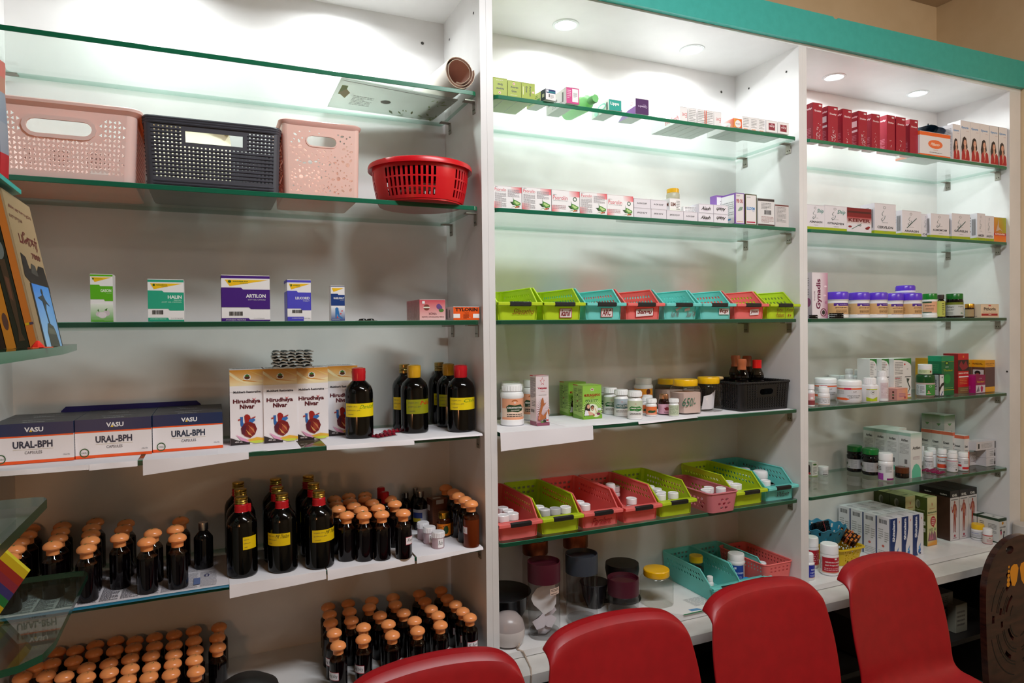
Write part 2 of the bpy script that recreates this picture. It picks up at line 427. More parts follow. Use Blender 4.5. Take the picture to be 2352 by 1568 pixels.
LV = ['', 'top', 'second', 'third', 'fourth', 'lowest']
clip = None
def make_clip():
    m = MB(); m.box(-.001, .0015, -.011, .011, -.034, 0, '#a09a90', 'brushed', bev=.0005); m.box(-.03, 0, -.011, .011, -.003, -.0004, '#a09a90', 'brushed')
    for z in (-.024,):
        for y in (-.0045, .0045):
            m.lathe([(.0022, 0), (.0018, .001)], '#55504a', 'brushed', 8)
            n = len(m.v); k = 16
            for i in range(n-k, n):
                x_, y_, z_ = m.v[i]; m.v[i] = (-.001-z_, y+x_, z+y_)
    return single('shelf_clip', m, 'x', 'bracket')
CL = Kind(make_clip)
for bay, (a, b) in BAYS.items():
    for n in range(1, 6):
        m = MB(); slab(m, a+.006, b-.010, YF, YB-.004, ZS[n]-GT, ZS[n], ecol={1: '#15704f', 2: '#12644a'}.get(n, '#0a4630'))  # downlight brightness put into the colour: upper shelves get brighter green edges
        single('glass_shelf', m, f'{LV[n]} green-edged glass shelf of the {bay} bay', 'glass shelf', group='glass shelves')
        for nm, y in (('front', YF+.045), ('back', YB-.05)):
            CL((b-.0016, y, ZS[n]-GT), f'metal clip under the {nm} right corner of the {LV[n]} glass shelf, {bay} bay', group='metal shelf clips')
for nm, y in (('front', YF+.05), ('back', YB-.03)):
    CL((XA0+.0016, y, ZS[1]-GT), f'metal clip under the {nm} left corner of the top glass shelf, left bay', rz=pi, group='metal shelf clips')
# recessed downlights
def make_dl():
    a = MB(); a.lathe([(.030, 0), (.034, -.003), (.040, -.002), (.042, 0)], '#dfe3e3', 'plas', 24)
    b = MB(); b.lathe([(.0285, -.0012), (.0001, -.0016)], '#f4fbff', 'lamp', 24)
    return thing('downlight', [('trim_ring', a), ('lens', b)], 'x', 'downlight')
DL = Kind(make_dl)
for i, x in enumerate(LX):
    DL((x, LY, CEIL-.0002), f"{'left' if i % 2 == 0 else 'right'} round white downlight in the ceiling of the {['left', 'middle', 'right'][i//2]} bay", group='recessed downlights')
# ================================================================== kinds of things
def rr(w, d, r, z, n=4, cx=0, cy=0):
    P = []
    for sx, sy, a0 in ((1, -1, -pi/2), (1, 1, 0), (-1, 1, pi/2), (-1, -1, pi)):
        for k in range(n+1):
            a = a0+k*pi/2/n; P.append((cx+sx*(w/2-r)+r*cos(a), cy+sy*(d/2-r)+r*sin(a), z))
    return P
def place(px0, px1, pt, sh, pb=None, Y=None, z=None):
    """centre, radius and height of a round thing seen between px0 and px1, from its top pixel to its base pixel"""
    zs = ZS[sh]+.0011 if z is None else z; cx = (px0+px1)/2
    Y0 = atz(cx, pb, zs)[1] if pb else Y; r = .02
    for _ in range(3):
        Yc = Y0+r; pm = (pt+(pb or pt+60))/2; X0 = aty(px0, pm, Yc)[0]; X1 = aty(px1, pm, Yc)[0]; Xc = (X0+X1)/2
        r = (X1-X0)/2*Yc/math.hypot(Xc, Yc)
    h = aty(cx, pt, Yc+(r*.5 if zs > CZ-.4 else -r*.2))[1]-zs
    for b0, b1 in BAYS.values():
        if b0-.02 < Xc < b1+.03: Xc = min(max(Xc, b0+r+.002), b1-r-.002)
    Yc = min(Yc, YB-r-.002)
    return (Xc, Yc, zs), r, h
PILL = [(.0, .0), (.92, 0), (1, .02), (1, .62), (.97, .67), (.82, .73), (.76, .745), (.76, .76)]
JARP = [(.0, .0), (.90, 0), (1, .025), (1, .14), (.95, .16), (.95, .66), (1, .69), (1, .74), (.93, .79), (.82, .81), (.82, .82)]
SYR = [(.0, .0), (.93, 0), (1, .02), (1, .64), (.97, .68), (.6, .78), (.42, .82), (.42, .86)]
FLAT = [(.0, 0), (.9, 0), (1, .05), (1, .62), (.95, .70), (.93, .74)]
def roundthing(name, label, px0, px1, pt, pb=None, sh=6, Y=None, z=None, prof=PILL, body='#eeeeee', bmat='plas', cap='#f3f3f3', capr=.84, capz=.76, cmat='cap', lab=None, lz=(.08, .60), art=(), span=2.6, rot=0., cat='bottle', group=None, sq=0, fill=None, h=None, seg=24, seal=None, capprof=None, capribs=False, r=None):
    loc, r_, h_ = place(px0, px1, pt, sh, pb, Y, z); r = r or r_; h = h or h_
    a0 = math.atan2(-loc[1], -loc[0])+rot; parts = []
    b = MB(); b.lathe([(max(a, .0)*r, q*h) for a, q in prof], body, bmat, seg, sq=sq); bp = ['body', b, []]
    if fill:
        fm = MB(); fc, fz = fill; fm.lathe([(0, .003), (.92*r, .003), (.95*r, fz*h), (0, fz*h)], fc, 'gloss' if bmat == 'glass' and fc < '#4' else 'satin', seg, sq=sq); bp[2].append(('contents', fm))
    parts.append(tuple(bp))
    c = MB(); cr = capr*r
    cp = capprof or [(1, capz), (1, .97), (.95, 1.0), (0, 1.0)]
    pts = [(a*cr, q*h) for a, q in cp]
    if pts[0][0] > 0: pts = [(0, pts[0][1])]+pts
    c.lathe(pts, cap, cmat, 32 if not capribs else 28, sq=0)
    if capribs:
        for i in range(24):
            a = 2*pi*i/24; x, y = cr*1.01*cos(a), cr*1.01*sin(a); c.box(x-.0006, x+.0006, y-.0006, y+.0006, (capz+.02)*h, .955*h, cap, cmat)
    parts.append(('cap', c))
    if seal:
        s_ = MB(); s_.lathe([(q*r, w*h) for q, w in seal[1]], seal[0], 'cap', 20); parts.append(('seal', s_))
    if lab:
        l = MB(); z0, z1 = lz[0]*h, lz[1]*h; n = 20
        lr = r*max(a for a, q in prof if lz[0] <= q <= lz[1] or True) if not sq else r*1.0
        if prof is JARP: lr = r*.955
        l.art([('r', 0, 0, 1, 1, lab)]+list(art), (cyl_map(lr, z0, z1, a0, span, .0003) if not sq else sq_map(r, z0, z1, a0, span, sq)), nu=n)
        parts.append(('label', l))
    return thing(name, parts, label, cat, loc, 0, group)
def sq_map(r, z0, z1, a0, span, sq):
    def f(a, b, e):
        t = a0+(a-.5)*span; x, y = sqr(r+.0006+e, t, sq); return (x, y, z0+b*(z1-z0))
    return f

# slanted storage tray with two rows of square holes and a black grip on its front bar
TW, TL, TB, TF = .112, .272, .092, .048
TRAYC = {'lime': '#d6ec34', 'cyan': '#8cece6', 'coral': '#ff8884'}
def tray_mesh(col):
    m = MB(); c = TRAYC[col]; th = .0018; k = .09
    def yf(z): return 0.004 if z <= TF else .004+(z-TF)*1.15
    zs = [0, TF, .053, .060, .069, .076, TB]
    n = 13; us = [0, .10]
    for i in range(n): us += [.10+.84*(i+.15)/n, .10+.84*(i+.75)/n]
    us = sorted(set(us))+[1]
    def solid(i, j): return not (j in (2, 4) and i >= 2 and i % 2 == 0 and i < len(us)-2)
    for sg in (-1, 1):
        mp = lambda u, z, o, sg=sg: (sg*(TW/2+z*k+o), yf(z)+(TL-.012-yf(z))*u, z)
        m.grid(us, zs, solid, mp, th, c, 'tray')
    vs = [0, TF, .053, .060, .069, .076, TB]; ub = [-1+.1]
    for i in range(6): ub += [-.8+1.6*(i+.2)/6, -.8+1.6*(i+.8)/6]
    ub += [.9]
    m.grid(ub, vs, lambda i, j: not (j in (2, 4) and i % 2 == 1), lambda u, z, o: (u*(TW/2+z*k), TL+z*k*.3+o-.003, z), th, c, 'tray')
    for sg in (-1, 1):                       # rounded rear corners
        L = []
        for z in (0, TB):
            P = []
            for q in range(5):
                a = q*pi/8; x1 = TW/2+z*k; R = .1*x1+.001
                P.append((sg*(.9*x1+R*cos(a)), TL-.012+(.0098+z*k*.3)*sin(a), z))
            L.append(P)
        m.loft(L, c, 'tray', closed=False)
    # front wall, floor
    fl = [rr(TW-.002, .02, .009, 0, 4, 0, .012)]
    m.loft([[(x*(1+z*k/(TW/2)), min(y, .012)-z*.06, z) for x, y, _ in rr(TW, .024, .011, 0, 4, 0, .012)] for z in (.0, .002, TF)], c, 'tray')
    m.box(-TW/2+.001, TW/2-.001, .003, TL-.002, 0, .002, c, 'tray')
    # rolled rim
    x1, x2 = TW/2+TF*k, TW/2+TB*k
    for sg in (-1, 1): m.tube([(sg*x1, -.004, TF), (sg*x1, .004, TF), (sg*x2, yf(TB), TB), (sg*x2, TL-.016, TB)], .0022, c, 'tray', 6)
    m.tube([(-x2, TL-.016, TB), (-x2*.93, TL-.003, TB), (-x2*.85, TL+.001, TB), (x2*.85, TL+.001, TB), (x2*.93, TL-.003, TB), (x2, TL-.016, TB)], .0022, c, 'tray', 6)
    # front carrying bar
    for xa, xb in ((-x1-.006, -.031), (.031, x1+.006)):
        m.box(xa, xb, -.020, -.010, TF-.009, TF+.001, c, 'tray', bev=.0015)
    for sg in (-1, 1): m.box(min(sg*(x1-.006), sg*(x1+.006)), max(sg*(x1-.006), sg*(x1+.006)), -.018, .004, TF-.007, TF+.001, c, 'tray', bev=.001)
    m.box(-x1, x1, -.012, .0, TF-.002, TF+.0005, c, 'tray')
    return m.mesh('tray')
_tm = {}; _grip = MB(); _grip.box(-.033, .033, -.0215, -.0095, TF-.0105, TF+.0025, '#141416', 'satin', bev=.0025); _gm = _grip.mesh('grip')
def tray(col, X, Y, Z, label, stickers=(), group=None, rz=0):
    if col not in _tm: _tm[col] = tray_mesh(col)
    parts = [('grip', _gm)]
    for st in stickers:
        m = MB(); m.art(st, face_map((-TW/2, -.0035, .002), (TW, 0, 0), (0, -.0025, TF-.012), (0, -1, 0))); parts.append(('sticker' if st[0][0] in 'rp' else 'handwriting', m))
    r = thing('storage_tray', parts, label, 'storage tray', (X, Y, Z), rz, group)
    o = link('basket', _tm[col], r); return r

def basket_shell(m, w, d, h, taper, rc, th, col, mat, walls, solid_to=0.0):
    """four walls; walls(m, side, mapper, half) draws one; then rounded corner posts and a floor"""
    def W(z): return w/2+taper*z, d/2+taper*z
    for side in range(4):
        def mp(a, z, o, side=side):
            wx, dy = W(z); hx_, hy_ = wx-rc, dy-rc
            return {0: (a*hx_, -dy-o, z), 1: (wx+o, a*hy_, z), 2: (-a*hx_, dy+o, z), 3: (-wx-o, -a*hy_, z)}[side]
        walls(m, side, mp, (w/2-rc) if side % 2 == 0 else (d/2-rc))
    for sx, sy, a0 in ((1, -1, -pi/2), (1, 1, 0), (-1, 1, pi/2), (-1, -1, pi)):
        for o in (0, th):
            L = []
            for z in (0, h):
                wx, dy = W(z); L.append([(sx*(wx-rc)+(rc+o)*cos(a0+k*pi/10), sy*(dy-rc)+(rc+o)*sin(a0+k*pi/10), z) for k in range(6)])
            m.loft(L, col, mat, closed=False)
    m.loft([rr(w, d, rc, .002), rr(w, d, rc, 0)], col, mat, True, True)
def slot(cx, cz, lx, lz, n=6):
    r = lz/2; P = []
    for s, a0 in ((1, -pi/2), (-1, pi/2)):
        for k in range(n+1):
            a = a0+pi*k/n; P.append((cx+s*(lx/2-r)+r*cos(a), cz+r*sin(a)))
    return P
def rim(m, w, d, h, taper, rc, out, zt, col, mat):
    a, b = w/2+taper*h, d/2+taper*h; f = lambda o, z: rr(2*(a+o), 2*(b+o), rc+o, z, 5)
    m.loft([f(.001, h-zt), f(out, h-zt*.4), f(out+.001, h), f(out-.002, h+.0025), f(0, h+.002), f(-.001, h-.002), f(.001, h-zt)], col, mat)

# ================================================================== left bay
def Xof(px, py, Y): return aty(px, py, Y)[0]
# --- top shelf: paper roll and a printed sheet lying on the glass
m = MB(); n = 60; L = []
for y in (0, .27):
    P = []
    for i in range(n+1):
        t = i/n; a = -1.9+t*2*pi*2.35; r = .0285+.0165*t+.0012*sin(a*3); P.append((r*cos(a), y+.003*sin(a*2), r*sin(a)))
    L.append(P)
m.loft(L, '#ded6cd', 'matte', closed=False)
L2 = [[(p[0]*.965, p[1]-.0006, p[2]*.965) for p in l] for l in L]; m.loft(L2, '#d6b0a0', 'matte', closed=False)
m.loft([L[0], L2[0]], '#d8ccb4', 'matte', closed=False)
x, z = aty(1062, 172, YF+.005)
single('paper_roll', m, 'roll of large papers lying on the top glass shelf, left bay', 'paper roll', (x-.006, YF+.008, ZS[1]+.0480), .10)
zz = ZS[1]; q = [atz(*p, zz) for p in ((785, 179), (1052, 231), (992, 279), (752, 246))]
m = MB(); q = [(p[0], min(max(p[1], YF+.01), YB-.01)) for p in q]
m.loft([[(x, y, .0008) for x, y in q], [(x, y, .0036) for x, y in q]], '#e4e6e2', 'jar', True, True)
def bil(a, b, e): 
    p0, p1, p2, p3 = [Vector((*p, 0)) for p in q]; t = (p0*(1-a)+p1*a)*(1-b)+(p3*(1-a)+p2*a)*b; return (t.x, t.y, .0005-e)
rnd = random.Random(4); art = [('l', .16, .45, .34, .80, 7, '#8d918d'), ('e', .45, .52, .045, .07, '#8b8d8a'), ('r', .03, .2, .08, .5, '#8fae5b'), ('p', [(.03, .45), (.1, .6), (.12, .4), (.08, .3)], '#b5a55e')]
for i in range(26):
    cx, cy = (rnd.uniform(.55, .98), rnd.uniform(.70, .98)) if i < 18 else (rnd.uniform(.80, .97), rnd.uniform(.1, .5)); a = rnd.uniform(0, 3); l = rnd.uniform(.02, .05)
    art.append(('p', [(cx-l*cos(a), cy-2*l*sin(a)), (cx+.3*l*sin(a), cy-.5*l*cos(a)), (cx+l*cos(a), cy+2*l*sin(a)), (cx-.3*l*sin(a), cy+.5*l*cos(a))], rnd.choice(['#7f9b53', '#8fa660', '#6b8448'])))
art.append(('r', .02, .03, .98, .045, '#9a9c99')); m.art(art, bil)
single('printed_sheet', m, 'glossy printed sheet with green leaves lying on the top glass, left bay', 'paper sheet', (0, 0, zz+.0002))

# --- second shelf: baskets
PK = '#f8e6e0'
def weave(w_, h, handle):
    def f(m, side, mp, half):
        holes = []; px, pz = .0165, .0200; n = int(2*half/px); nz = int((h-.035)/pz*2)
        if side == 0:
            hc = slot(0, h-.052, handle, .030); hs = [(x/half, z) for x, z in hc]; holes.append(hs)
        for j in range(nz):
            z = .018+j*pz/2
            for i in range(n):
                x = -half+px*(i+.5+(j % 2)*.5)+.002
                if abs(x) > half-.0075 or z > h-.022: continue
                if side == 0 and abs(x) < handle/2+.017 and abs(z-(h-.052)) < .027: continue
                for sg in (-1, 1):
                    holes.append([((x+sg*.0021)/half, z+.0042), ((x+sg*.0076)/half, z-.0010), ((x+sg*.0021)/half, z-.0044)][::sg])
        m.sheet([(-1, 0), (1, 0), (1, h), (-1, h)], holes, mp, .0025, PK, 'glow')
        if side == 0:
            o = slot(0, h-.052, handle+.016, .046); i_ = slot(0, h-.052, handle, .030)
            m.loft([[mp(x/half, z, .0026) for x, z in o], [mp(x/half, z, .006) for x, z in o], [mp(x/half, z, .006) for x, z in i_], [mp(x/half, z, .0) for x, z in i_]], PK, 'glow')
            for j in range(nz):                   # raised crossing ribs of the weave
                pass
    return f
Y0 = YF+.012; zc = ZS[2]; xr = Xof(304, 400, Y0); xl = XA0+.026; xc = (xr+xl)/2; w = xr-xl; h = aty(240, 250, Y0)[1]-zc
m = MB(); basket_shell(m, w, .26, h, .06, .016, .0025, PK, 'glow', weave(w, h, .112)); rim(m, w, .26, h, .06, .016, .012, .014, PK, 'glow')
m.loft([rr(w+.004, .264, .018, 0), rr(w+.004, .264, .018, .014), rr(w, .26, .016, .0145)], PK, 'glow')
t = MB(); t.box(w*.20, w*.33, -.1335, -.131, .013, .024, PK, 'plas', bev=.0008)
thing('woven_basket', [('basket', m), ('name_plate', t)], 'large pink plastic woven-pattern basket with long handle slot, second shelf, left bay', 'basket', (xc, Y0+.13, zc+.0003))
# dark knit basket
Y0 = YF+.006; x0, x1 = Xof(341, 430, Y0), Xof(638, 430, Y0); w = x1-x0; h = aty(500, 281, Y0)[1]-zc; DK = '#45454e'
def knit(hw, hh, hz):
    def f(m, side, mp, half):
        p = .0083; n = int(2*half/p); us = []
        for i in range(n): us += [-1+2*i/n, -1+2*(i+.62)/n]
        us.append(1); k = int((h-.035)/p); zs = [0, .014]
        for j in range(k): zs += [.014+(h-.034)*(j+.58)/k, .014+(h-.034)*(j+1)/k]
        zs.append(h); zs = sorted(set(zs))
        def solid(i, j):
            x = (us[i]+us[i+1])/2*half; z = (zs[j]+zs[j+1])/2
            if side % 2 == 0 and abs(x) < hw/2 and abs(z-hz) < hh/2: return False
            if side % 2 == 0 and abs(x) < hw/2+.009 and abs(z-hz) < hh/2+.009: return True
            return not (i % 2 == 1 and j >= 2 and j % 2 == 0 and zs[j+1] < h-.004)
        m.grid(us, zs, solid, mp, .003, DK, 'satin')
        for j in range(1, k, 1):
            z = .014+(h-.034)*j/k+.0008
            if side % 2 == 0 and abs(z-hz) < hh/2+.008: segs = [(-1, -(hw/2+.009)/half), ((hw/2+.009)/half, 1)]
            else: segs = [(-1, 1)]
            for a, b in segs: m.loft([[mp(a, z-.0018, .003), mp(a, z, .0050), mp(a, z+.0018, .003)], [mp(b, z-.0018, .003), mp(b, z, .0050), mp(b, z+.0018, .003)]], DK, 'satin', closed=False)
    return f
m = MB(); basket_shell(m, w, .25, h, .035, .011, .003, DK, 'satin', knit(.118, .026, h-.042))
for q in range(3):
    zz = h-.003-q*.0055; a = rr(w+2*.035*zz+.009, .25+2*.035*zz+.009, .024, 0); m.tube([(p[0], p[1], zz) for p in a], .003, DK, 'satin', 6, closed=True)
for q in range(2):
    zz = .004+q*.006; a = rr(w+.006, .256, .022, 0); m.tube([(p[0], p[1], zz) for p in a], .003, DK, 'satin', 6, closed=True)
single('knit_basket', m, 'dark grey rectangular basket of knit-pattern plastic, second shelf, left bay', 'basket', ((x0+x1)/2, Y0+.13, zc+.0012), 0)
# crumpled cream bag sticking out of the dark basket
m = MB(); xb0, xb1 = Xof(345, 260, 1.84), Xof(528, 270, 1.84); L = []; rnd = random.Random(3)
top = [.012, .022, .027, .030, .026, .032, .027, .018, .004]
for j in range(6):
    P = []
    for i in range(9):
        P.append((xb0+(xb1-xb0)*i/8+rnd.uniform(-.004, .004), 1.775+.10*sin(j/5*pi/1.4)+rnd.uniform(-.004, .004)+j*.008, zc+.02+(aty(450, 262, 1.82)[1]-zc-.045+top[i])*min(1, j/4*1.0)**.6+rnd.uniform(-.002, .002) if j else zc+.006))
    L.append(P)
m.loft(L, '#eadfc0', 'matte', closed=False)
for P in L: 
    for i in range(len(P)): P[i] = (P[i][0], P[i][1]+.02, P[i][2]-.002)
m.loft(L[::-1], '#e6d9b4', 'matte', closed=False)
single('cream_bag', m, 'crumpled cream cloth bag sticking out of the dark grey basket', 'bag')
# light pink flower-pattern basket
PP = '#fbdccf'
def flowers(m, side, mp, half):
    holes = []; used = []; W = half*2
    def ok(x, z, r):
        if abs(x)+r > half-.002 or z-r < .008 or z+r > h-.020: return False
        if side % 2 == 0 and abs(x) < .034+r+.006 and abs(z-(h-.045)) < .012+r+.005: return False
        return all((x-a)**2+(z-b)**2 > (r+c+.0016)**2 for a, b, c in used)
    def put(x, z, ra, rb, ang):
        r = max(ra, rb)
        if ok(x, z, r):
            used.append((x, z, r)); holes.append([((x+ra*cos(t)*cos(ang)-rb*sin(t)*sin(ang))/half, z+ra*cos(t)*sin(ang)+rb*sin(t)*cos(ang)) for t in [k*pi/4 for k in range(8)]])
    if side % 2 == 0: holes.append([(x/half, z) for x, z in slot(0, h-.045, .068, .024)])
    for row in range(5):
        for c in range(5):
            cx = -half+(c+.15+.5*(row % 2))*.044; cz = .012+row*.036
            put(cx, cz, .0052, .0052, 0)
            for k in range(8): a = k*pi/4+.2; put(cx+.0135*cos(a), cz+.0135*sin(a), .0046, .0028, a)
            for k in range(14): a = k*2*pi/14; put(cx+.0215*cos(a), cz+.0215*sin(a), .0024, .0019, a)
    rnd = random.Random(side)
    for k in range(160): put(rnd.uniform(-half, half), rnd.uniform(.01, h), .0021, .0021, 0)
    m.sheet([(-1, 0), (1, 0), (1, h), (-1, h)], holes, mp, .002, PP, 'peach')
    if side == 0:
        o = slot(0, h-.045, .074, .030); i_ = slot(0, h-.045, .068, .024)
        m.loft([[mp(x/half, z, .002) for x, z in o], [mp(x/half, z, .0035) for x, z in o], [mp(x/half, z, .0035) for x, z in i_], [mp(x/half, z, 0) for x, z in i_]], PP, 'peach')
Y0 = YF+.022; x0, x1 = Xof(655, 440, Y0), Xof(823, 450, Y0); w = x1-x0; h = aty(735, 283, Y0)[1]-zc
m = MB(); basket_shell(m, w, .21, h, .022, .010, .002, PP, 'peach', flowers); rim(m, w, .21, h, .022, .016, .007, .012, '#f8d2c8', 'peach')
single('flower_basket', m, 'pale pink lacy flower-pattern basket between the grey basket and the red bowl', 'basket', ((x0+x1)/2, Y0+.110, zc+.0003))
# red colander bowl
loc, r, _ = place(843, 1082, 375, 2, Y=YF-.07); hh = .100; RC = '#d3121f'
def bowl_r(z): t = z/hh; return r*(.80+.12*min(1, t*1.4)**.7)
m = MB(); nseg = 120; us = [2*pi*i/nseg for i in range(nseg+1)]; zs = [.004, .012, .030, .034, .056, .060, .082, hh]
def sol(i, j):
    g = i % 30
    return not (j in (1, 3, 5) and 3 <= g < 25 and g % 2 == 1)
m.grid(us, zs, sol, lambda a, z, o: ((bowl_r(z)-.002+o)*cos(a+.35), (bowl_r(z)-.002+o)*sin(a+.35), z), .002, RC, 'plas')
m.lathe([(0, .003), (r*.72, .003), (bowl_r(0)-.004, .004), (bowl_r(0), .0045), (bowl_r(0), 0), (bowl_r(0)-.006, 0), (bowl_r(0)-.008, .001), (0, .001)], RC, 'plas', 60)
m.lathe([(bowl_r(hh)-.002, hh-.004), (r*.97, hh-.006), (r*1.0, hh-.010), (r*1.0, hh-.002), (r*.985, hh+.003), (r*.95, hh+.005), (bowl_r(hh)-.001, hh+.003), (bowl_r(hh)-.003, hh-.004)], RC, 'plas', 60)
loc = (loc[0]-.001, loc[1], zc+.0003)
single('colander_bowl', m, 'round red plastic colander bowl with slotted sides, second shelf', 'bowl', loc)
m = MB()
for i in range(6):
    a = i*1.1; m.box(.03*cos(a)-.03, .03*cos(a)+.03, .03*sin(a)-.02, .03*sin(a)+.02, .008+i*.008, .014+i*.008, ['#e9e7e6', '#d2cfd0', '#c8b7b9'][i % 3], 'film' if 0 else 'print')
single('blister_packs', m, 'foil packets lying inside the red slotted bowl', 'medicine packets', (loc[0], loc[1]-.01, loc[2]))

# --- third shelf: five spaced cartons
def brand(c, name, sub, hd=True):
    return [('r', 0, .93, 1, 1, c), ('p', [(.07, .90), (.97, .90), (.17, .76)], '#f6c312'), ('e', .17, .86, .035, .03, '#2e5d1d'), ('t', 'NAGARJUNA', .24, .845, .55, .875, '#3c6b1c', 'b'), ('t', 'AYURVEDA', .38, .815, .55, .83, '#3c6b1c'),
            ('p', [(0, .73), (.40, .73), (.44, .69), (1, .69), (1, .26), (.60, .26), (.56, .30), (0, .30)], c)]
def nag_a(c, name, sub):
    return brand(c, name, sub)+[('t', name, .55 if len(name) < 6 else .48, .54, .94, .62, '#eef5f0', 'b'), ('t', sub[0], .72, .49, .93, .515, '#dfe'), ('t', sub[1] or '.', .38, .44, .93, .47, '#dfe'),
            ('b', .12, .17, .42, .27, '#333'), ('p', [(0, .09), (.55, .09), (.58, .04), (1, .04), (1, 0), (0, 0)], c), ('t', 'AYURVEDIC MEDICINE', .06, .05, .50, .07, '#dfe'), ('t', '2 x 10 Capsules', .64, .06, .96, .09, '#777')]
Y3 = YF+.018
carton('medicine_carton', 'slim white carton with leaf-green bands and garlic picture, third shelf', 207, 259, 629, 3, Y3, dep=.045, topc='#5a9a1e', front=[('r', 0, .95, 1, 1, '#5db51a'), ('p', [(.06, .93), (.94, .93), (.2, .83)], '#f6c312'), ('e', .13, .90, .04, .02, '#2e5d1d'), ('t', 'NAGARJUNA', .2, .888, .55, .905, '#3c6b1c'),
    ('p', [(0, .775), (.4, .775), (.44, .745), (1, .745), (1, .435), (.64, .435), (.60, .47), (0, .47)], '#5db51a'), ('t', 'GASON', .45, .62, .93, .685, '#e9f6df', 'b'), ('t', 'CAPSULES', .70, .59, .93, .605, '#cfe8b8'),
    ('g', 0, 0, 1, .38, '#4fae14', '#4fae14', '#f2f6ee', '#f2f6ee'), ('e', .38, .16, .16, .055, '#d9cdd2'), ('e', .70, .18, .15, .06, '#d5c7ce'), ('e', .52, .14, .19, .065, '#e8dfe3'), ('p', [(.3, .24), (.38, .2), (.34, .27)], '#3b7a1c'), ('p', [(.62, .25), (.7, .22), (.75, .29)], '#3b7a1c'), ('r', .05, .055, .6, .062, '#cfe8b8'), ('r', .6, .03, 1, .037, '#cfe8b8')])
carton('medicine_carton', 'small white carton with sea-green bands, second from the left on the third shelf', 339, 422, 641, 3, Y3, dep=.05, topc='#3cae8c', front=nag_a('#23a583', 'HALIN', ('DROPS', '(SOFT GEL CAPSULE)')))
carton('medicine_carton', 'largest deep-violet and white carton in the middle of the third shelf', 508, 619.5, 632, 3, Y3, dep=.075, topc='#e8e6ea', left=[('r', 0, 0, 1, .72, '#45197d'), ('r', 0, .93, 1, 1, '#45197d')],
    front=brand('#45197d', '', '')+[('t', 'ARTILON', .50, .51, .91, .59, '#eee', 'b'), ('t', 'SOFT GEL CAPSULE', .54, .455, .905, .48, '#ddd'), ('b', .155, .12, .43, .21, '#333'), ('p', [(0, .065), (.55, .065), (.58, .03), (1, .03), (1, 0), (0, 0)], '#45197d'), ('t', 'AYURVEDIC MEDICINE', .08, .012, .49, .045, '#ddd'), ('t', '12 x 10 Capsules', .66, .045, .88, .07, '#777')])
carton('medicine_carton', 'narrow white carton with periwinkle-blue bands, third shelf', 659.5, 714, 642, 3, Y3, dep=.07, topc='#e6e6f0', left=[('r', 0, 0, 1, .72, '#4c49c4'), ('r', 0, .93, 1, 1, '#4c49c4')],
    front=brand('#4c49c4', '', '')+[('t', 'LEUCORID', .34, .52, .94, .585, '#eee', 'b'), ('t', 'TABLET', .65, .47, .94, .50, '#ddd'), ('b', .20, .19, .62, .27, '#333'), ('r', 0, 0, .68, .10, '#4c49c4'), ('t', 'AYURVEDIC MEDICINE', .18, .05, .64, .075, '#ddd'), ('t', '10x10 Tablets', .70, .05, .96, .075, '#777')])
carton('medicine_carton', 'smallest white carton with navy band and blue joint-pain figure, third shelf', 760, 791.5, 656, 3, Y3, dep=.03, front=[('r', 0, .97, 1, 1, '#0d3c86'), ('p', [(.06, .93), (.94, .93), (.2, .82)], '#f6c312'), ('p', [(0, .77), (.5, .77), (.55, .74), (1, .74), (1, .43), (0, .43)], '#0b3a80'),
    ('t', 'RHEUMAT', .2, .615, .96, .67, '#eee', 'b'), ('t', 'LINIMENT', .66, .58, .94, .595, '#ccc'), ('g', 0, 0, 1, .38, '#0d3c86', '#0d3c86', '#e8eef4', '#e8eef4'), ('e', .42, .33, .13, .05, '#2a74b8'), ('p', [(.3, .32), (.55, .30), (.62, .14), (.85, .08), (.8, .05), (.5, .12), (.42, .2), (.4, .07), (.3, .08)], '#2a74b8'), ('e', .7, .2, .05, .02, '#e0343a'), ('e', .45, .1, .05, .02, '#e0343a'), ('e', .8, .28, .05, .02, '#e0343a'), ('r', .05, .03, .6, .04, '#ccc')])
m = MB()
for i in range(2):
    for k in range(2): m.lathe([(.0, .006), (.006, .0055), (.008, .003), (.0085, .001)], '#3d4040', 'metal', 12, c=(i*.020-.01, k*.016, 0))
m.box(-.024, .024, -.009, .028, 0, .001, '#9a9d9c', 'metal')
single('blister_strip', m, 'small silver blister strip lying flat on the third shelf', 'blister strip', (Xof(845, 733, YF+.02), YF+.03, ZS[3]+.0004))
for i in range(5):
    Y = YF+.022+i*.0255
    o_ = carton('medicine_carton', ['pink-red capsule carton in front of the four behind it, third shelf right end', 'pink-red capsule carton standing second from the front of its row', 'middle one of the five pink-red capsule cartons in a row', 'pink-red capsule carton, second from the back of its row', 'rearmost pink-red capsule carton of the five in a row'][i], 963, 1023.5, 687, 3, Y, dep=.0235, col='#e8b9bd', group='pink capsule cartons', w=.0705, h=.0545,
        front=[('g', 0, 0, 1, 1, '#f0c4c0', '#eecdca', '#c83f50', '#c9394a'), ('e', .27, .62, .12, .15, '#7a3b30'), ('r', .15, .59, .39, .65, '#ddc'), ('e', .74, .67, .09, .13, '#6a4a86'), ('e', .80, .60, .08, .12, '#6a4a86'), ('e', .84, .48, .10, .08, '#4f7a36'), ('t', 'VINOX', .35, .26, .66, .37, '#5b1420', 'i'), ('t', 'Grape Seed Extract Capsules', .08, .12, .94, .21, '#5b1420', 'i'), ('r', .1, .80, .2, .92, '#eee')],
        left=[('g', 0, 0, 1, 1, '#edc6c4', '#edc6c4', '#d2707c', '#d2707c'), ('l', .3, .1, .7, .9, 14, '#a66')])
    if i == 0: VX = o_.location.x
    o_.location.x = VX
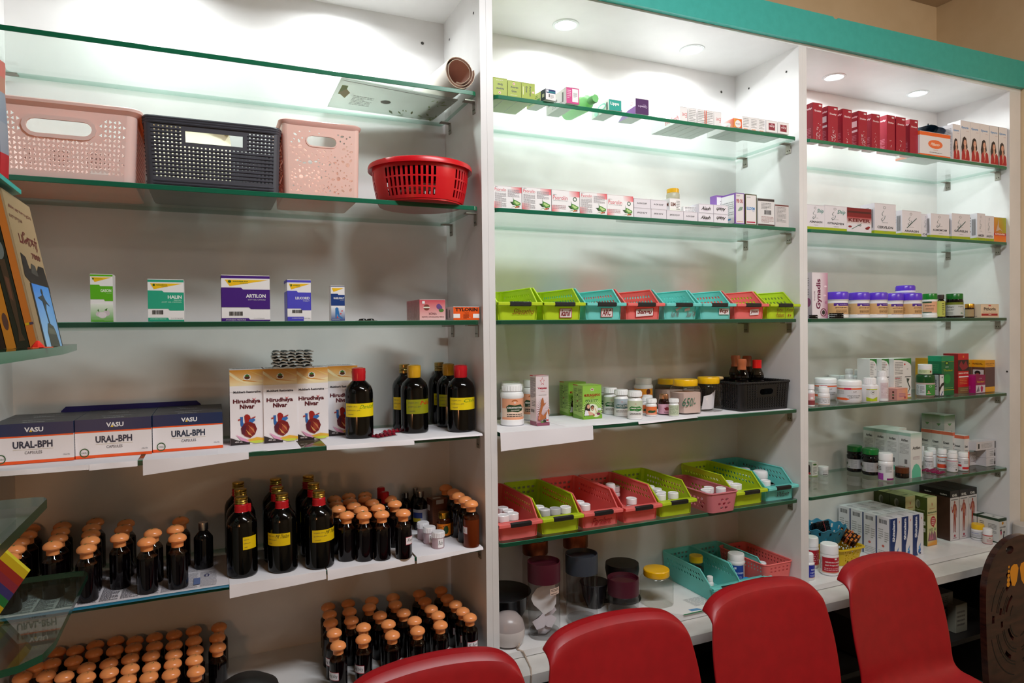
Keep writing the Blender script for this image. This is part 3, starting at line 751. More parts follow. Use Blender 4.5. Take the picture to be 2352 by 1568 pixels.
carton('medicine_carton', 'low orange and white tablet carton beside the pink-red ones', 1041.5, 1101, 704, 3, YF+.016, dep=.085, front=[('r', 0, .47, 1, 1, '#ee5a12'), ('r', 0, 0, 1, .16, '#ee5a12'), ('r', .36, 0, .62, .6, '#ee5a12'), ('e', .30, .36, .09, .22, '#ee5a12'), ('e', .70, .36, .09, .22, '#ee5a12'), ('r', .0, .16, .25, .47, '#f4f0ee'), ('r', .75, .16, 1, .47, '#f4f0ee'),
    ('t', 'TYLORIN', .07, .66, .93, .92, '#2a1208', 'b'), ('t', 'TABLETS', .40, .5, .6, .57, '#5a2208'), ('l', .38, .1, .6, .46, 5, '#7a2c0a')], left=[('r', .3, .1, .42, .9, '#555'), ('r', .6, .2, .66, .8, '#777')])
# ------------------------------------------------------------------ paper liners lying on the shelves and folded over the front edge
def liner(sh, px0, px1, d0, d1, label, back=1.93, lift=.0003, skew=0., col='#e9e6ea', name='paper_liner', mat='matte', art=None, out=.003):
    z = ZS[sh]+lift; py = 1000
    x0 = aty(px0, 740, YF)[0]; x1 = aty(px1, 740, YF)[0]
    for _ in range(1):
        p0 = Vector((x0, YF, z-CZ)); 
    def xo(px):
        x = 0.
        lo, hi = -1.2, 3.2
        for _ in range(40):
            mid = (lo+hi)/2; v = Vector((mid, YF-out, z-CZ)); q = 1176+F*(v.dot(RT))/v.dot(FW)
            if q < px: lo = mid
            else: hi = mid
        return lo
    x0, x1 = xo(px0), xo(px1); n = 12; rows = []
    for t, (yy, dz) in enumerate(((back, 0), (YF+.10, 0), (YF+.004, .0003), (YF-out, -.0004), (YF-out-.0012, -.35), (YF-out-.003, -1))):
        r = []
        for i in range(n+1):
            a = i/n; d = d0+(d1-d0)*a; w = .0009*sin(a*9+px0) if t >= 4 else 0
            r.append((x0+(x1-x0)*a+(skew if yy == back else 0), yy+w, z+(dz*d if dz <= -.3 else dz)+(0.0006*(1+sin(a*7+px0)) if t < 3 and t > 0 else 0)*0))
        rows.append(r)
    m = MB(); m.loft(rows, col, mat, closed=False)
    if art: m.art(art, lambda a, b, e: (x0+(x1-x0)*a, YF+.004+(back-YF-.004)*b, z+e+.0004))
    return single(name, m, label, 'shelf paper')
liner(4, -50, 218, .010, .011, 'white paper sheet under the left capsule cartons, fourth shelf')
liner(4, 205, 316, .013, .012, 'narrow white paper overhanging beneath the middle capsule carton, fourth shelf', lift=.0006)
liner(4, 328, 571, .034, .016, 'white paper folded far over the glass edge left of the heart-picture cartons', lift=.0006)
liner(4, 500, 691, .002, .002, 'white paper lying under the heart-picture cartons, fourth shelf', lift=.0008, out=-.002)
liner(4, 750, 951, .010, .014, 'white paper under the front black bottle, fourth shelf', lift=.0004)
liner(4, 949, 1108, .004, .005, 'white paper reaching the divider under the black bottles, fourth shelf', lift=.0007)
liner(5, 527, 749, .030, .020, 'white paper under the three columns of big black bottles')
liner(5, 752, 952, .024, .016, 'white paper under the orange-capped bottles, middle of the fifth shelf', lift=.0005)
liner(5, 957, 1109, .017, .006, 'white paper at the right end of the fifth shelf beside the divider', lift=.0003)
liner(5, -50, 526, .0, .0, 'newspaper sheet under the orange-capped bottles at the left of the fifth shelf', col='#d8d2d6', name='newspaper', lift=.0006, out=-.003,
      art=[('l', .02+.085*i, .03+.5*j, .095+.085*i, .47+.5*j, 22, '#8a8790') for i in range(11) for j in range(2)]+[('o', .90, .35, .012, .04, .35, '#2f2f68'), ('r', .84, .1, .87, .3, '#6a7aa8')])
# (the newspaper lies straight on the glass; the blue card edge shows under it)
liner(5, -50, 525.5, .0036, .0036, 'blue glossy poster sheet under the newspaper, edge folded over the glass', col='#126a88', name='poster_sheet', mat='print', lift=.0002)

# --- fourth shelf: capsule cartons
NAVY = '#122c55'
VF = [('r', 0, .69, 1, 1, NAVY), ('r', 0, .655, 1, .69, '#f0581c'), ('r', 0, 0, 1, .075, '#ee5516'), ('t', 'VASU', .40, .78, .63, .90, '#e8ebf0', 'b'), ('p', [(.46, .78), (.478, .84), (.497, .78)], '#e9c21e'), ('t', 'URAL-BPH', .26, .38, .74, .56, '#23354c', 'b'),
      ('r', .26, .345, .75, .352, '#c9c3a8'), ('t', 'CAPSULES', .40, .235, .61, .305, '#4a5360'), ('o', .115, .145, .062, .115, .22, '#1f5a34'), ('t', 'VASU', .075, .12, .155, .165, '#4d6b55'), ('t', '10x10s', .87, .15, .95, .19, '#7a7f88')]
VT = [('r', 0, 0, 1, 1, '#33383f'), ('l', .35, .15, .62, .3, 1, '#b9bcc2'), ('l', .3, .5, .7, .62, 1, '#9b9ea6')]
for nm, X0, Y in (('right', -.1316, 1.781), ('middle', -.2836, 1.769), ('left', -.4355, 1.761)):
    z = ZS[4]+.0012; w = .1505; h = aty(352, 954, 1.781)[1]-z
    for row, lb in ((0, 'front'), (1, 'back')):
        m = MB(); d = .102; m.box(0, w, 0, d, 0, h, '#e9e7ea', 'print')
        m.art(VF, face_map((0, 0, 0), (w, 0, 0), (0, 0, h), (0, -1, 0))); m.art(VT, face_map((0, 0, h), (w, 0, 0), (0, d, 0), (0, 0, 1)))
        m.art([('r', 0, .69, 1, 1, NAVY), ('r', 0, 0, 1, .075, '#ee5516'), ('l', .1, .2, .9, .6, 6, '#8b8f96')], face_map((w, 0, 0), (0, d, 0), (0, 0, h), (1, 0, 0)))
        single('capsule_carton', m, f'{nm} white capsule carton with navy top band and orange stripe, {lb} row, fourth shelf', 'carton', (X0, Y+row*(d+.001), z), 0, 'navy and orange capsule cartons')
m = MB(); x0, x1 = aty(135, 940, 1.962)[0], aty(461, 940, 1.962)[0]; zt = aty(300, 930, 1.962)[1]-ZS[4]
m.loft([[(x0, y, 0), (x1, y, 0), (x1, y, zt-.01), (x1-.01, y, zt), (x0+.01, y, zt), (x0, y, zt-.01)] for y in (0, .004)], '#3c3472', 'gloss', True, True)
single('plastic_folder', m, 'large indigo plastic folder leaning on the back panel behind the capsule cartons', 'folder', (0, 1.9895, ZS[4]+.0012))
HF = [('g', 0, .78, 1, 1, '#f7e3b0', '#f3e9cf', '#f2a51e', '#e8930e'), ('p', [(0, .97), (.3, .88), (.7, .83), (1, .86), (1, .80), (.6, .79), (.2, .86), (0, .93)], '#fbe9b8'), ('p', [(0, .96), (.35, .865), (1, .815), (.4, .845)], '#d98a1c'), ('p', [(.55, .98), (1, .90), (1, .88)], '#fbd98a'), ('e', .5, .895, .11, .042, '#f5f2ea'), ('e', .5, .888, .08, .022, '#5a2a18'), ('p', [(.42, .91), (.5, .935), (.58, .91), (.5, .90)], '#3c7a2e'), ('r', 0, .70, 1, .78, '#f3eff0'),
      ('t', 'Multiherb Restorative', .10, .685, .88, .715, '#4a4a52', 'b'), ('t', 'Hirudhaya', .09, .535, .87, .605, '#5a0d20', 'b'), ('p', [(.63, .62), (.69, .60), (.75, .62), (.69, .585)], '#c81e2c'), ('t', 'Nivar', .28, .475, .70, .535, '#5a0d20', 'b'),
      ('p', [(.28, .37), (.36, .37), (.36, .30), (.42, .24), (.36, .2), (.29, .26)], '#2b68b0'), ('p', [(.40, .38), (.44, .40), (.50, .40), (.56, .38), (.60, .31), (.5, .24), (.42, .28)], '#a3201f'), ('p', [(.54, .33), (.66, .35), (.72, .32), (.62, .28), (.52, .29)], '#3276c0'), ('p', [(.22, .34), (.3, .345), (.3, .33), (.22, .32)], '#b0302c'), ('p', [(.6, .35), (.72, .37), (.72, .355), (.6, .335)], '#b0302c'),
      ('p', [(.30, .22), (.40, .285), (.56, .30), (.70, .27), (.76, .20), (.70, .13), (.56, .085), (.42, .11), (.32, .15)], '#7c1a1c'), ('p', [(.30, .22), (.36, .26), (.46, .25), (.40, .13), (.32, .15)], '#5a1830'), ('e', .6, .19, .08, .05, '#a03a28'), ('p', [(.44, .2), (.55, .15), (.62, .11), (.52, .13)], '#d8a060'), ('p', [(.5, .26), (.66, .2), (.70, .14), (.6, .2)], '#c88050'),
      ('p', [(0, .10), (.25, .055), (.55, .03), (.55, 0), (0, 0)], '#2a2224'), ('p', [(.15, .14), (.35, .09), (.6, .04), (1, .08), (.75, .055), (.5, .03), (.3, .06)], '#e1a0c4'), ('p', [(.45, .06), (.75, .09), (1, .07), (1, .03), (.7, .02)], '#e8b43a'), ('p', [(.5, .04), (.8, .05), (1, .04), (.9, .015), (.7, .01)], '#c8d84a'), ('t', '450 ml.', .12, .03, .34, .05, '#d8d0d0', 'b')]
HT = [('l', .1, .2, .9, .8, 4, '#6a6468')]
for i, (px0, px1, pt, pb) in enumerate(((531, 606, 856, 1023), (607.5, 681, 852, 1018), (682, 751, 849, 1012), (756, 818, 846, 1001))):
    carton('syrup_carton', ['leftmost tall white carton with heart picture', 'second from left tall white carton with heart picture', 'third from left tall white carton with heart picture', 'tall white heart-picture carton half hidden behind the front black bottle'][i]+', fourth shelf', px0, px1, pt, 4, pb=pb, dep=.085, col='#f1edf0', front=HF, top=HT, left=[('l', .15, .2, .85, .8, 20, '#a99')], group='tall heart-picture cartons', w=.081, h=.187)
zt = ZS[4]+.0012+.187; cx, cy = aty(671, 830, 1.76)[0], 1.765
for i in range(6):
    m = MB(); rnd = random.Random(i); L = []
    for j in range(2): L.append([(-.048+.096*k/12, -.026+.052*j, .0022*sin(k*1.9+i)+.002) for k in range(13)])
    m.loft(L, '#c9cccb', 'brushed', closed=False); K = [[(p[0], p[1], p[2]-.003) for p in l] for l in L]; m.loft(K[::-1], '#8f9392', 'brushed', closed=False); m.loft([L[0], K[0]], '#b4b8b7', 'brushed', closed=False)
    for k in range(5):
        for j in range(2): m.lathe([(.0078, .0), (.007, .003), (.004, .0044), (0, .0046)], '#5c605f', 'metal', 10, c=(-.038+k*.019, -.013+.026*j, .001))
    single('blister_strip', m, ['bottom', 'second from bottom', 'third from bottom', 'third from top', 'second from top', 'top'][i]+' silver blister strip in the stack on the heart-picture cartons', 'blister strip', (cx+rnd.uniform(-.003, .003), cy+rnd.uniform(-.004, .004), zt+.0038+i*.0074), rnd.uniform(-.06, .06), 'stack of silver blister strips')

# --- dark bottles
TM = [('t', 'மருந்தின் பெயர் :', .06, .70, .42, .84, '#1a2a4a'), ('t', 'தயாரிக்கப்பட்ட நாள் :', .06, .42, .50, .56, '#1a2a4a'), ('t', 'ஆய்வாளர் :', .06, .12, .30, .25, '#1a2a4a')]
NECK = [(0, 0), (.93, 0), (1, .02), (1, .63), (.97, .68), (.86, .735), (.62, .785), (.43, .82), (.40, .84), (.40, .87)]
def bigbottle(label, px0, px1, pt, pb, capc, sealc, sealz, lab, lz, rot, span, hand, hc, group, sh=4, h=None, labs='#f0d80e'):
    (X, Y, z), r, h_ = place(px0, px1, pt, sh, pb); h = h or h_; a0 = math.atan2(-Y, -X)+rot; parts = []
    b = MB(); b.lathe([(q*r, w*h) for q, w in NECK], '#040404', 'gloss', 32); parts.append(('body', b))
    c = MB(); c.lathe([(0, .86*h), (.43*r, .86*h), (.43*r, .895*h), (.40*r, .90*h), (.44*r, .91*h), (.40*r, .925*h), (.44*r, .94*h), (.42*r, .955*h), (.44*r, .97*h), (.43*r, .995*h), (.38*r, h), (0, .998*h)], capc, 'metal', 28); parts.append(('cap', c))
    if sealc:
        s_ = MB(); s_.lathe([(q*r*1.04, w*h) for q, w in sealz], sealc, 'cap', 20)
        parts.append(('shrink_seal', s_))
    if lab:
        l = MB(); l.art([('r', 0, 0, 1, 1, labs)]+TM+([('t', hand, .46, .62, .98, .90, hc, 's')] if hand else []), cyl_map(r, lz[0]*h, lz[1]*h, a0, span, .0005), nu=18); parts.append(('label', l))
    return thing('large_bottle', parts, label, 'bottle', (X, Y, z), 0, group)
SZ = [(.44, .80), (.45, .82), (.47, .85), (.47, .90), (.49, .94), (.47, .955), (.47, .99), (.30, 1.004)]
G4 = 'black glass bottles on the fourth shelf'
bigbottle('black bottle with red sealed cap beside the heart-picture cartons', 792, 857, 843, 1008, '#c9b06a', '#c01622', SZ, 1, (.31, .50), .12, 2.5, 'Dandoff', '#5f9a1c', G4)
bigbottle('black bottle with bare gold cap half hidden behind the yellow-capped front one', 901, 958, 835, 987, '#a8925a', None, None, 1, (.31, .50), -.35, 1.5, '', '', G4)
bigbottle('front black bottle with yellow sealed cap and red-inked label, fourth shelf', 920, 983, 837, 996, '#b8a050', '#d9a520', SZ, 1, (.29, .50), .5, 2.2, 'Nel', '#c01c10', G4, labs='#8d8f12')
bigbottle('rear black bottle with gold cap in the corner, fourth shelf', 984, 1034, 831, 974, '#b09a60', None, None, 1, (.31, .50), .1, 1.2, '', '', G4)
bigbottle('black bottle with yellow sealed cap behind the red-capped one at the right end', 1003, 1058, 834, 982, '#b8a050', '#d9a520', SZ, 1, (.33, .52), .1, 2.0, '', '', G4, labs='#9a9a14')
bigbottle('black bottle with red sealed cap at the right end of the fourth shelf', 1035, 1098, 837, 993, '#c01622', '#c41724', SZ, 1, (.34, .52), .25, 2.2, 'Chiv', '#5f9a1c', G4)
def capsules(label, px, py, sh, n, m_, cc, rz, loc=None, z=None, sp=.0125, foil='#b9bcbe'):
    zs = ZS[sh]+.0013 if z is None else z
    X, Y = loc or atz(px, py, zs); m = MB(); w, d = n*sp*1.08, m_*.019
    m.box(-w/2, w/2, -d/2, d/2, 0, .0008, foil, 'metal')
    for i in range(n):
        for j in range(m_):
            x = -w/2+(i+.5)*w/n; y = -d/2+(j+.5)*d/m_; L = []
            for k in range(7):
                t = k/6*pi; L.append([(x+.0045*cos(a)*sin(t)**.6 if sin(t) > 0 else x, y-.0078*cos(t), .0008+.0062*max(sin(a), 0)*max(sin(t), 0)**.6) for a in [q*pi/6 for q in range(7)]])
            m.loft(L, cc, 'gloss', closed=False)
    return single('capsule_strip', m, label, 'blister strip', (X, Y, zs), rz)
capsules('strip of dark red capsules lying beside the black bottle, fourth shelf', 880, 1001, 4, 5, 2, '#7a1226', .5)
capsules('strip of bright crimson capsules lying behind the dark red ones, fourth shelf', 908, 991, 4, 5, 2, '#a5122c', .35)

# --- fifth shelf: three columns of large bottles
zt = ZS[5]+.0011; HB = .213
B0 = place(520, 591, 1137, 5, 1322); HB = B0[2]; RB = B0[1]
cols = [[(554, 1140), (552, 1122), (547, 1106)], [(647, 1132), (637, 1117), (633, 1098)], [(732, 1126), (720, 1108), (708, 1091)]]
spec = [[(.55, 1.0, ''), (None,), (None,)], [(-.35, 1.75, 'MR Thailam'), (.0, .8, ''), (.4, .6, '')], [(.55, 2.1, 'MR Thailam'), (-.2, .4, ''), (None,)]]
for ci, c in enumerate(cols):
    for ri, (px, py) in enumerate(c):
        X, Y = atz(px, py, zt+HB); r = RB; h = HB; parts = []; a0 = math.atan2(-Y, -X)
        Y = min(Y, YB-RB-.002)
        b = MB(); b.lathe([(q*r, w*h) for q, w in NECK], '#030303', 'gloss', 32); parts.append(('body', b))
        cc = MB(); cc.lathe([(0, .88*h), (.42*r, .88*h), (.42*r, .90*h), (.40*r, .91*h), (.43*r, .922*h), (.40*r, .936*h), (.43*r, .95*h), (.40*r, .962*h), (.43*r, .975*h), (.42*r, .995*h), (.36*r, h), (0, .998*h)], '#cdae52', 'metal', 28); parts.append(('cap', cc))
        s_ = MB(); s_.lathe([(.50*r, .80*h), (.47*r, .815*h), (.45*r, .83*h), (.47*r, .85*h), (.44*r, .87*h), (.46*r, .89*h), (.44*r, .905*h), (.42*r, .91*h)], '#b81220', 'cap', 20)
        if (ci, ri) == (0, 0): s_.box(.40*r, .62*r, -.004, .004, .80*h, .90*h, '#b81220', 'cap')
        parts.append(('shrink_seal', s_))
        sp = spec[ci][ri]
        if sp[0] is not None:
            l = MB(); l.art([('r', 0, 0, 1, 1, '#e8c60c')]+[('t', t[1], *t[2:7]) if 0 else (t[0], t[1], t[2], t[3], t[4], t[5], t[6]) for t in TM]+([('t', sp[2], .42, .62, .99, .92, '#3a3208', 's')] if sp[2] else []), cyl_map(r, .36*h, .52*h, a0+sp[0], sp[1], .0005), nu=16); parts.append(('label', l))
        thing('large_bottle', parts, f"big black bottle with gold cap and red seal, {['left', 'middle', 'right'][ci]} column, {['front', 'middle', 'back'][ri]} row", 'bottle', (X, Y, zt), 0, 'big black bottles on the fifth shelf')

# --- small dark bottles with orange mushroom caps
HS, RS = .1235, .0215
def small(kind):
    def mk():
        r = RS; b = MB(); b.lathe([(0, 0), (.94*r, 0), (r, .003), (r, .074), (.985*r, .080)], '#0a0507' if kind != 'amber' else '#8a3a12', 'gloss' if kind != 'amber' else 'jar', 22)
        g = MB(); g.lathe([(r, .0742), (.985*r, .080), (.80*r, .087), (.55*r, .094), (.48*r, .097), (.48*r, .104)], '#c9c6c4', 'glass', 22)
        g.lathe([(0, .0775), (.97*r, .078)], '#150a0c' if kind != 'amber' else '#a04a18', 'gloss', 22)
        c = MB(); k = 1.0; c.lathe([(0, .094), (.0128, .094), (.0128, .1065), (.0125, .1068), (.0180, .1066), (.0196, .1098), (.0190, .1145), (.0160, .1185), (.0100, .1222), (.0045, .1233), (0, .1235)], '#f29a5c', 'cap', 26)
        if kind in ('ks', 'star'):
            w = MB(); w.art([('t', {'ks': 'KS', 'star': '#7'}[kind], .1, .25, .9, .75, '#2a6a2a')], lambda a, b_, e: ((a-.5)*.020, (b_-.5)*.020, .1232-.0016*(((a-.5)**2+(b_-.5)**2)*4)**1.0*2+e+.0008)); cp = ('cap', c, [('scribble', w)])
        else: cp = ('cap', c)
        parts = [('body', b), ('shoulder', g), cp]
        if kind in ('raya', 'rayb', 'rayc', 'amber'):
            l = MB(); rot = {'raya': .5, 'rayb': -.45, 'rayc': 1.2, 'amber': -.9}[kind]
            it = [('r', 0, 0, 1, 1, '#c23c50'), ('r', .02, .06, .98, .94, '#efe9ee')]+([('t', {'raya': 'K. Raya', 'rayb': 'Kaya. Ray', 'rayc': 'Raya'}[kind], .12, .25, .92, .78, '#17151c', 'si' if kind == 'rayb' else 's')] if kind != 'amber' else [('t', '5', .4, .3, .6, .6, '#654')])
            l.art(it, cyl_map(r, .036, .056, -2.0+rot, 1.5 if kind != 'amber' else .9, .0004), nu=12); parts.append(('label', l))
        return thing('small_bottle', parts, 'x', 'bottle')
    return mk
SM = {k: Kind(small(k)) for k in ('ks', 'star', 'plain', 'raya', 'rayb', 'rayc', 'amber')}
def field(columns, sh, where, group, kinds, off=.112, rev=False):
    z = ZS[sh]+.0012; rnd = random.Random(sh)
    for ci, c in enumerate(columns):
        n = len(c)
        for ri, (px, py) in enumerate(c):      # listed back to front
            X, Y = atz(px, py, z+off); Y = min(Y, YB-.024)
            fr = n-1-ri
            lb = f"orange-capped bottle, {ORD[fr]} row from front, {ORD[ci]} column from left, {where}"
            SM[kinds(ci, fr)]((X, Y, z), lb, rnd.uniform(-.3, .3) if kinds(ci, fr) in ('ks', 'star', 'plain') else 0, group)
field([[(76, 1210), (63, 1230), (46, 1246), (34, 1264), (20, 1282)], [(143, 1209), (139, 1222), (134, 1237), (121, 1254)], [(219, 1200), (210, 1213), (209, 1227), (207.5, 1243), (198.5, 1261)],
       [(289.6, 1203), (283.6, 1216), (274.6, 1236)], [(351, 1225), (337, 1245)], [(415, 1197), (403, 1216), (407.5, 1236)]], 5, 'fifth shelf newspaper', 'orange-capped bottles on the newspaper', lambda c, r: 'star')
field([[(767.6, 1147), (772, 1160), (777, 1170)], [(801, 1141), (804, 1153), (812.5, 1163), (795.7, 1184)], [(838.6, 1138.6), (839, 1148), (829, 1172), (836.4, 1184)], [(854.6, 1155), (868, 1167), (877, 1182)], [(896, 1147), (906.5, 1158), (926, 1179)]],
      5, 'fifth shelf middle group', 'orange-capped bottles beside the big black ones', lambda c, r: 'rayc' if (c, r) == (4, 0) else 'star')
field([[(1024, 1121), (1042, 1131), (1053, 1139.5), (1068.5, 1149)]], 5, 'fifth shelf corner', 'orange-capped bottles by the divider', lambda c, r: 'plain')
X, Y = atz(1082, 1158, ZS[5]+.113); SM['amber']((X, Y, ZS[5]+.0012), 'orange-capped bottle of clear amber liquid at the right end of the fifth shelf')
field([[(82, 1533), (51, 1556)], [(131, 1498), (119, 1524), (106, 1552)], [(173, 1494), (169, 1518), (148, 1554)], [(219, 1482), (216, 1500), (198.5, 1534), (198, 1556)], [(266, 1472), (264, 1494), (250, 1524), (251, 1545)], [(310, 1472), (307, 1488), (299, 1513), (299, 1537), (292, 1563)],
       [(355, 1464), (355, 1485), (347, 1507), (348, 1533), (342, 1555)], [(400, 1458), (400, 1482), (399, 1504), (397, 1525), (393, 1548)], [(445, 1448), (445, 1472), (448, 1494), (446, 1516), (450, 1542)], [(503, 1440), (499, 1464), (500, 1487)]],
      6, 'base left group', 'orange-capped bottles, left group on the base', lambda c, r: 'ks')
field([[(754, 1393.7), (757, 1411), (759.5, 1430), (767.6, 1454), (776.6, 1483)], [(800, 1386), (803, 1404.6), (807, 1425), (834.8, 1441), (834.4, 1468)], [(854, 1379.8), (848, 1395), (872.6, 1413.7), (892, 1433.7), (901, 1459)], [(903, 1372), (908, 1388.5), (927, 1408), (952, 1426), (959, 1448.6)],
       [(963, 1363.6), (976, 1381), (990, 1399), (1006, 1413.7), (1011.5, 1435.7)], [(1013, 1355.5), (1027, 1374), (1046, 1388.5), (1063, 1404.7), (1079, 1418.5)]], 6, 'base right group', 'orange-capped bottles, right group on the base',
      lambda c, r: {(0, 0): 'rayb', (0, 1): 'rayb', (1, 0): 'rayb', (2, 0): 'rayc', (3, 0): 'rayc', (4, 0): 'rayc', (5, 0): 'raya', (5, 1): 'raya', (5, 2): 'raya'}.get((c, r), 'plain'))
# other small things on the fifth shelf
DARK = '#0b0a0c'
roundthing('small_bottle', 'small dark bottle with ribbed silver cap, alone left of the big black bottles', 445, 490, 1200, 1308, sh=5, prof=SYR, body=DARK, bmat='gloss', cap='#b9bbbe', cmat='metal', capr=.50, capz=.84)
for i, (a, b, t, q, lb) in enumerate(((958, 985, 1199, 1240, 'back'), (972, 1000, 1209, 1250, 'middle'), (992, 1021, 1220, 1261, 'front'))):
    roundthing('ointment_jar', f'{lb} of the three small white-lidded jars on the fifth shelf', a, b, t, q, sh=5, prof=[(0, 0), (.93, 0), (.97, .03), (.97, .68), (.90, .70)], body='#e3cbd2', bmat='jar', cap='#f1eff2', capr=1.0, capz=.66, capribs=True, lab='#eeecee', lz=(.08, .6), span=1.0, rot=.45, art=[('t', 'Rubi', .1, .3, .9, .8, '#222', 's')], group='three small white-lidded jars', cat='jar')
roundthing('honey_jar', 'small amber jar with gold cap and orange bee label, fifth shelf', 1003, 1036, 1176, 1235, sh=5, prof=[(0, 0), (.93, 0), (1, .04), (1, .55), (.93, .68), (.70, .75), (.68, .77)], body='#3a1604', bmat='gloss', cap='#c9a03c', cmat='metal', capr=.74, capz=.76, lab='#e07a12', lz=(.08, .56), span=2.6, art=[('e', .62, .5, .14, .36, '#23421c'), ('t', 'HONEY', .45, .75, .8, .9, '#3a1604'), ('l', .1, .2, .4, .8, 4, '#7a3808')], cat='jar')
carton('medicine_carton', 'brown kraft carton with white sticker behind the gold-capped jar', 993, 1029, 1146, 5, pb=1220, dep=.042, col='#6b3f2c', left=[('r', .15, .62, .55, .8, '#d8cfc8'), ('l', .2, .1, .9, .5, 7, '#4f2d1e')], front=[('r', .25, .85, .75, .98, '#b9b4ae'), ('l', .1, .2, .9, .7, 8, '#543122')], top=[('r', .2, .3, .7, .6, '#cfc8c0')], rz=.12)
for a, b, t, q, lb, lc in ((920, 945, 1131, 1212, 'rear left dark bottle with silver cap, red-edged label', '#b23a3a'), (905, 932, 1123, 1200, 'dark bottle with silver cap standing farthest back near the red caps', None), (948, 983, 1128, 1218, 'dark bottle with silver cap and blue-yellow label, fifth shelf', '#d9cf5a'), (941, 964, 1119, 1205, 'dark bottle with silver cap behind the blue-yellow labelled one', None)):
    roundthing('syrup_bottle', lb, a, b, t, q, sh=5, prof=SYR, body=DARK, bmat='gloss', cap='#9a9da2', cmat='metal', capr=.5, capz=.85, lab=lc and '#b8bcc8', lz=(.22, .55), span=2.4, art=[('r', 0, .3, .6, .75, '#2a3f8a'), ('r', 0, 0, .5, .3, '#c9b820')] if lc == '#d9cf5a' else [('r', 0, .9, 1, 1, '#b22'), ('l', .1, .2, .9, .8, 5, '#556')])
for px, py, lb in ((875, 1120, 'rear dark bottle with tall red sealed cap, fifth shelf'), (884, 1130, 'front dark bottle with tall red sealed cap, fifth shelf')):
    X, Y = atz(px, py, ZS[5]+.135); b = MB(); b.lathe([(0, 0), (.021, 0), (.022, .003), (.022, .085), (.018, .098), (.0105, .105), (.0105, .113)], DARK, 'gloss', 20)
    c = MB(); c.lathe([(0, .104), (.0112, .104), (.0108, .12), (.0112, .133), (.009, .1355), (0, .1355)], '#a8101e', 'cap', 18)
    thing('syrup_bottle', [('body', b), ('shrink_seal', c)], lb, 'bottle', (X, min(Y, YB-.024), ZS[5]+.0012))
# ================================================================== middle bay
def glassy(x): return x
# --- top shelf cartons (seen from below)
LG = '#9fb11a'
def anagen(o): return [('t', 'Anagen', *((.2, .52, .78, .68) if 'i' not in o else (.2, .32, .78, .48)), '#26301a', 'b'+o), ('t', 'Grow', *((.28, .30, .66, .45) if 'i' not in o else (.3, .55, .68, .7)), '#26301a', 'b'+o), ('t', 'NEWER SERUM', .2, .1 if 'i' not in o else .84, .7, .15 if 'i' not in o else .89, '#e4e8b8', 'b'), ('e', .45, .82 if 'i' not in o else .16, .09, .08, '#e9c9b0'), ('e', .45, .82 if 'i' not in o else .16, .05, .045, '#b8637a')]
Y1 = YF+.008
for i, (a, b, t, o) in enumerate(((1133, 1165, 179, 'i'), (1166.5, 1197, 186, ''), (1198, 1229, 191, 'w'))):
    fr = anagen(o) if o != 'w' else [('t', 'Anagen', .55, .2, .72, .85, '#26301a', 'bw'), ('t', 'Grow', .3, .4, .45, .8, '#26301a', 'bw'), ('r', .1, .25, .15, .75, '#e4e8b8'), ('e', .85, .45, .09, .07, '#e9c9b0')]
    carton('medicine_carton', ['olive-green carton beside the divider, printed upside down', 'middle olive-green carton of three on the top shelf', 'olive-green carton with sideways print, right of its two companions'][i], a, b, t, 1, Y1, dep=.135, col=LG, front=fr, left=[('r', 0, 0, 1, 1, '#e6e8e0'), ('r', .05, .1, .95, .9, LG)])
carton('medicine_carton', 'white and navy carton turned at an angle on the top shelf', 1253, 1277, 205, 1, YF-.010, dep=.10, front=[('r', .05, .62, 1, .98, '#1d2f6e'), ('r', .2, .66, .95, .82, '#1f7f8a'), ('r', .08, .70, .28, .92, '#e8eaf0'), ('r', .3, .25, .4, .52, '#555'), ('l', .45, .15, .8, .5, 5, '#aaa')], left=[('r', .75, 0, 1, 1, '#26357a'), ('r', .82, .3, .93, .6, '#e8e8f0'), ('r', .1, .2, .7, .4, '#58b0a0'), ('l', .1, .5, .6, .8, 2, '#9aa')], rz=.12)
carton('medicine_carton', 'white carton with magenta end and grey stamp, top shelf of the middle bay', 1301, 1330, 201, 1, YF-.006, dep=.125, front=[('r', 0, 0, 1, 1, '#d23c86'), ('r', .46, .12, .93, .92, '#f0eef0'), ('l', .06, .3, .36, .85, 5, '#f0c0d8'), ('l', .55, .4, .85, .7, 5, '#888')], left=[('r', .8, .2, .86, .8, '#666'), ('r', .1, .45, .55, .6, '#888'), ('l', .3, .1, .8, .3, 2, '#aaa')])
m = MB(); m.lathe([(0, 0), (.010, 0), (.0115, .003), (.0115, .022), (.010, .024), (.011, .026), (.020, .034), (.0245, .045), (.0245, .135), (.022, .145), (0, .146)], '#a7dda0', 'jar', 28)
c = MB(); c.lathe([(0, -.004), (.0110, -.004), (.0128, 0), (.0128, .020), (0, .021)], '#7fce80', 'cap', 20)
r_ = thing('shampoo_bottle', [('body', m), ('cap', c)], 'pale green plastic bottle lying on its side, cap towards the room, top shelf', 'bottle', (aty(1363, 240, YF)[0]+.002, YF-.004, ZS[1]+.0256)); r_.rotation_euler = (-pi/2, 0, .08)
carton('medicine_carton', 'white carton with teal end and leafy teal pattern, top shelf of the middle bay', 1399, 1427, 229, 1, YF, dep=.10, front=[('r', 0, 0, 1, 1, '#19a596'), ('t', 'Lippu', .12, .42, .82, .78, '#f2f6f5', 'b')], left=[('e', .6, .6, .25, .3, '#7fd6c4'), ('e', .6, .6, .18, .2, '#f2f6f5'), ('r', .86, .1, .92, .8, '#333'), ('e', .3, .3, .12, .3, '#9fe0d2')])
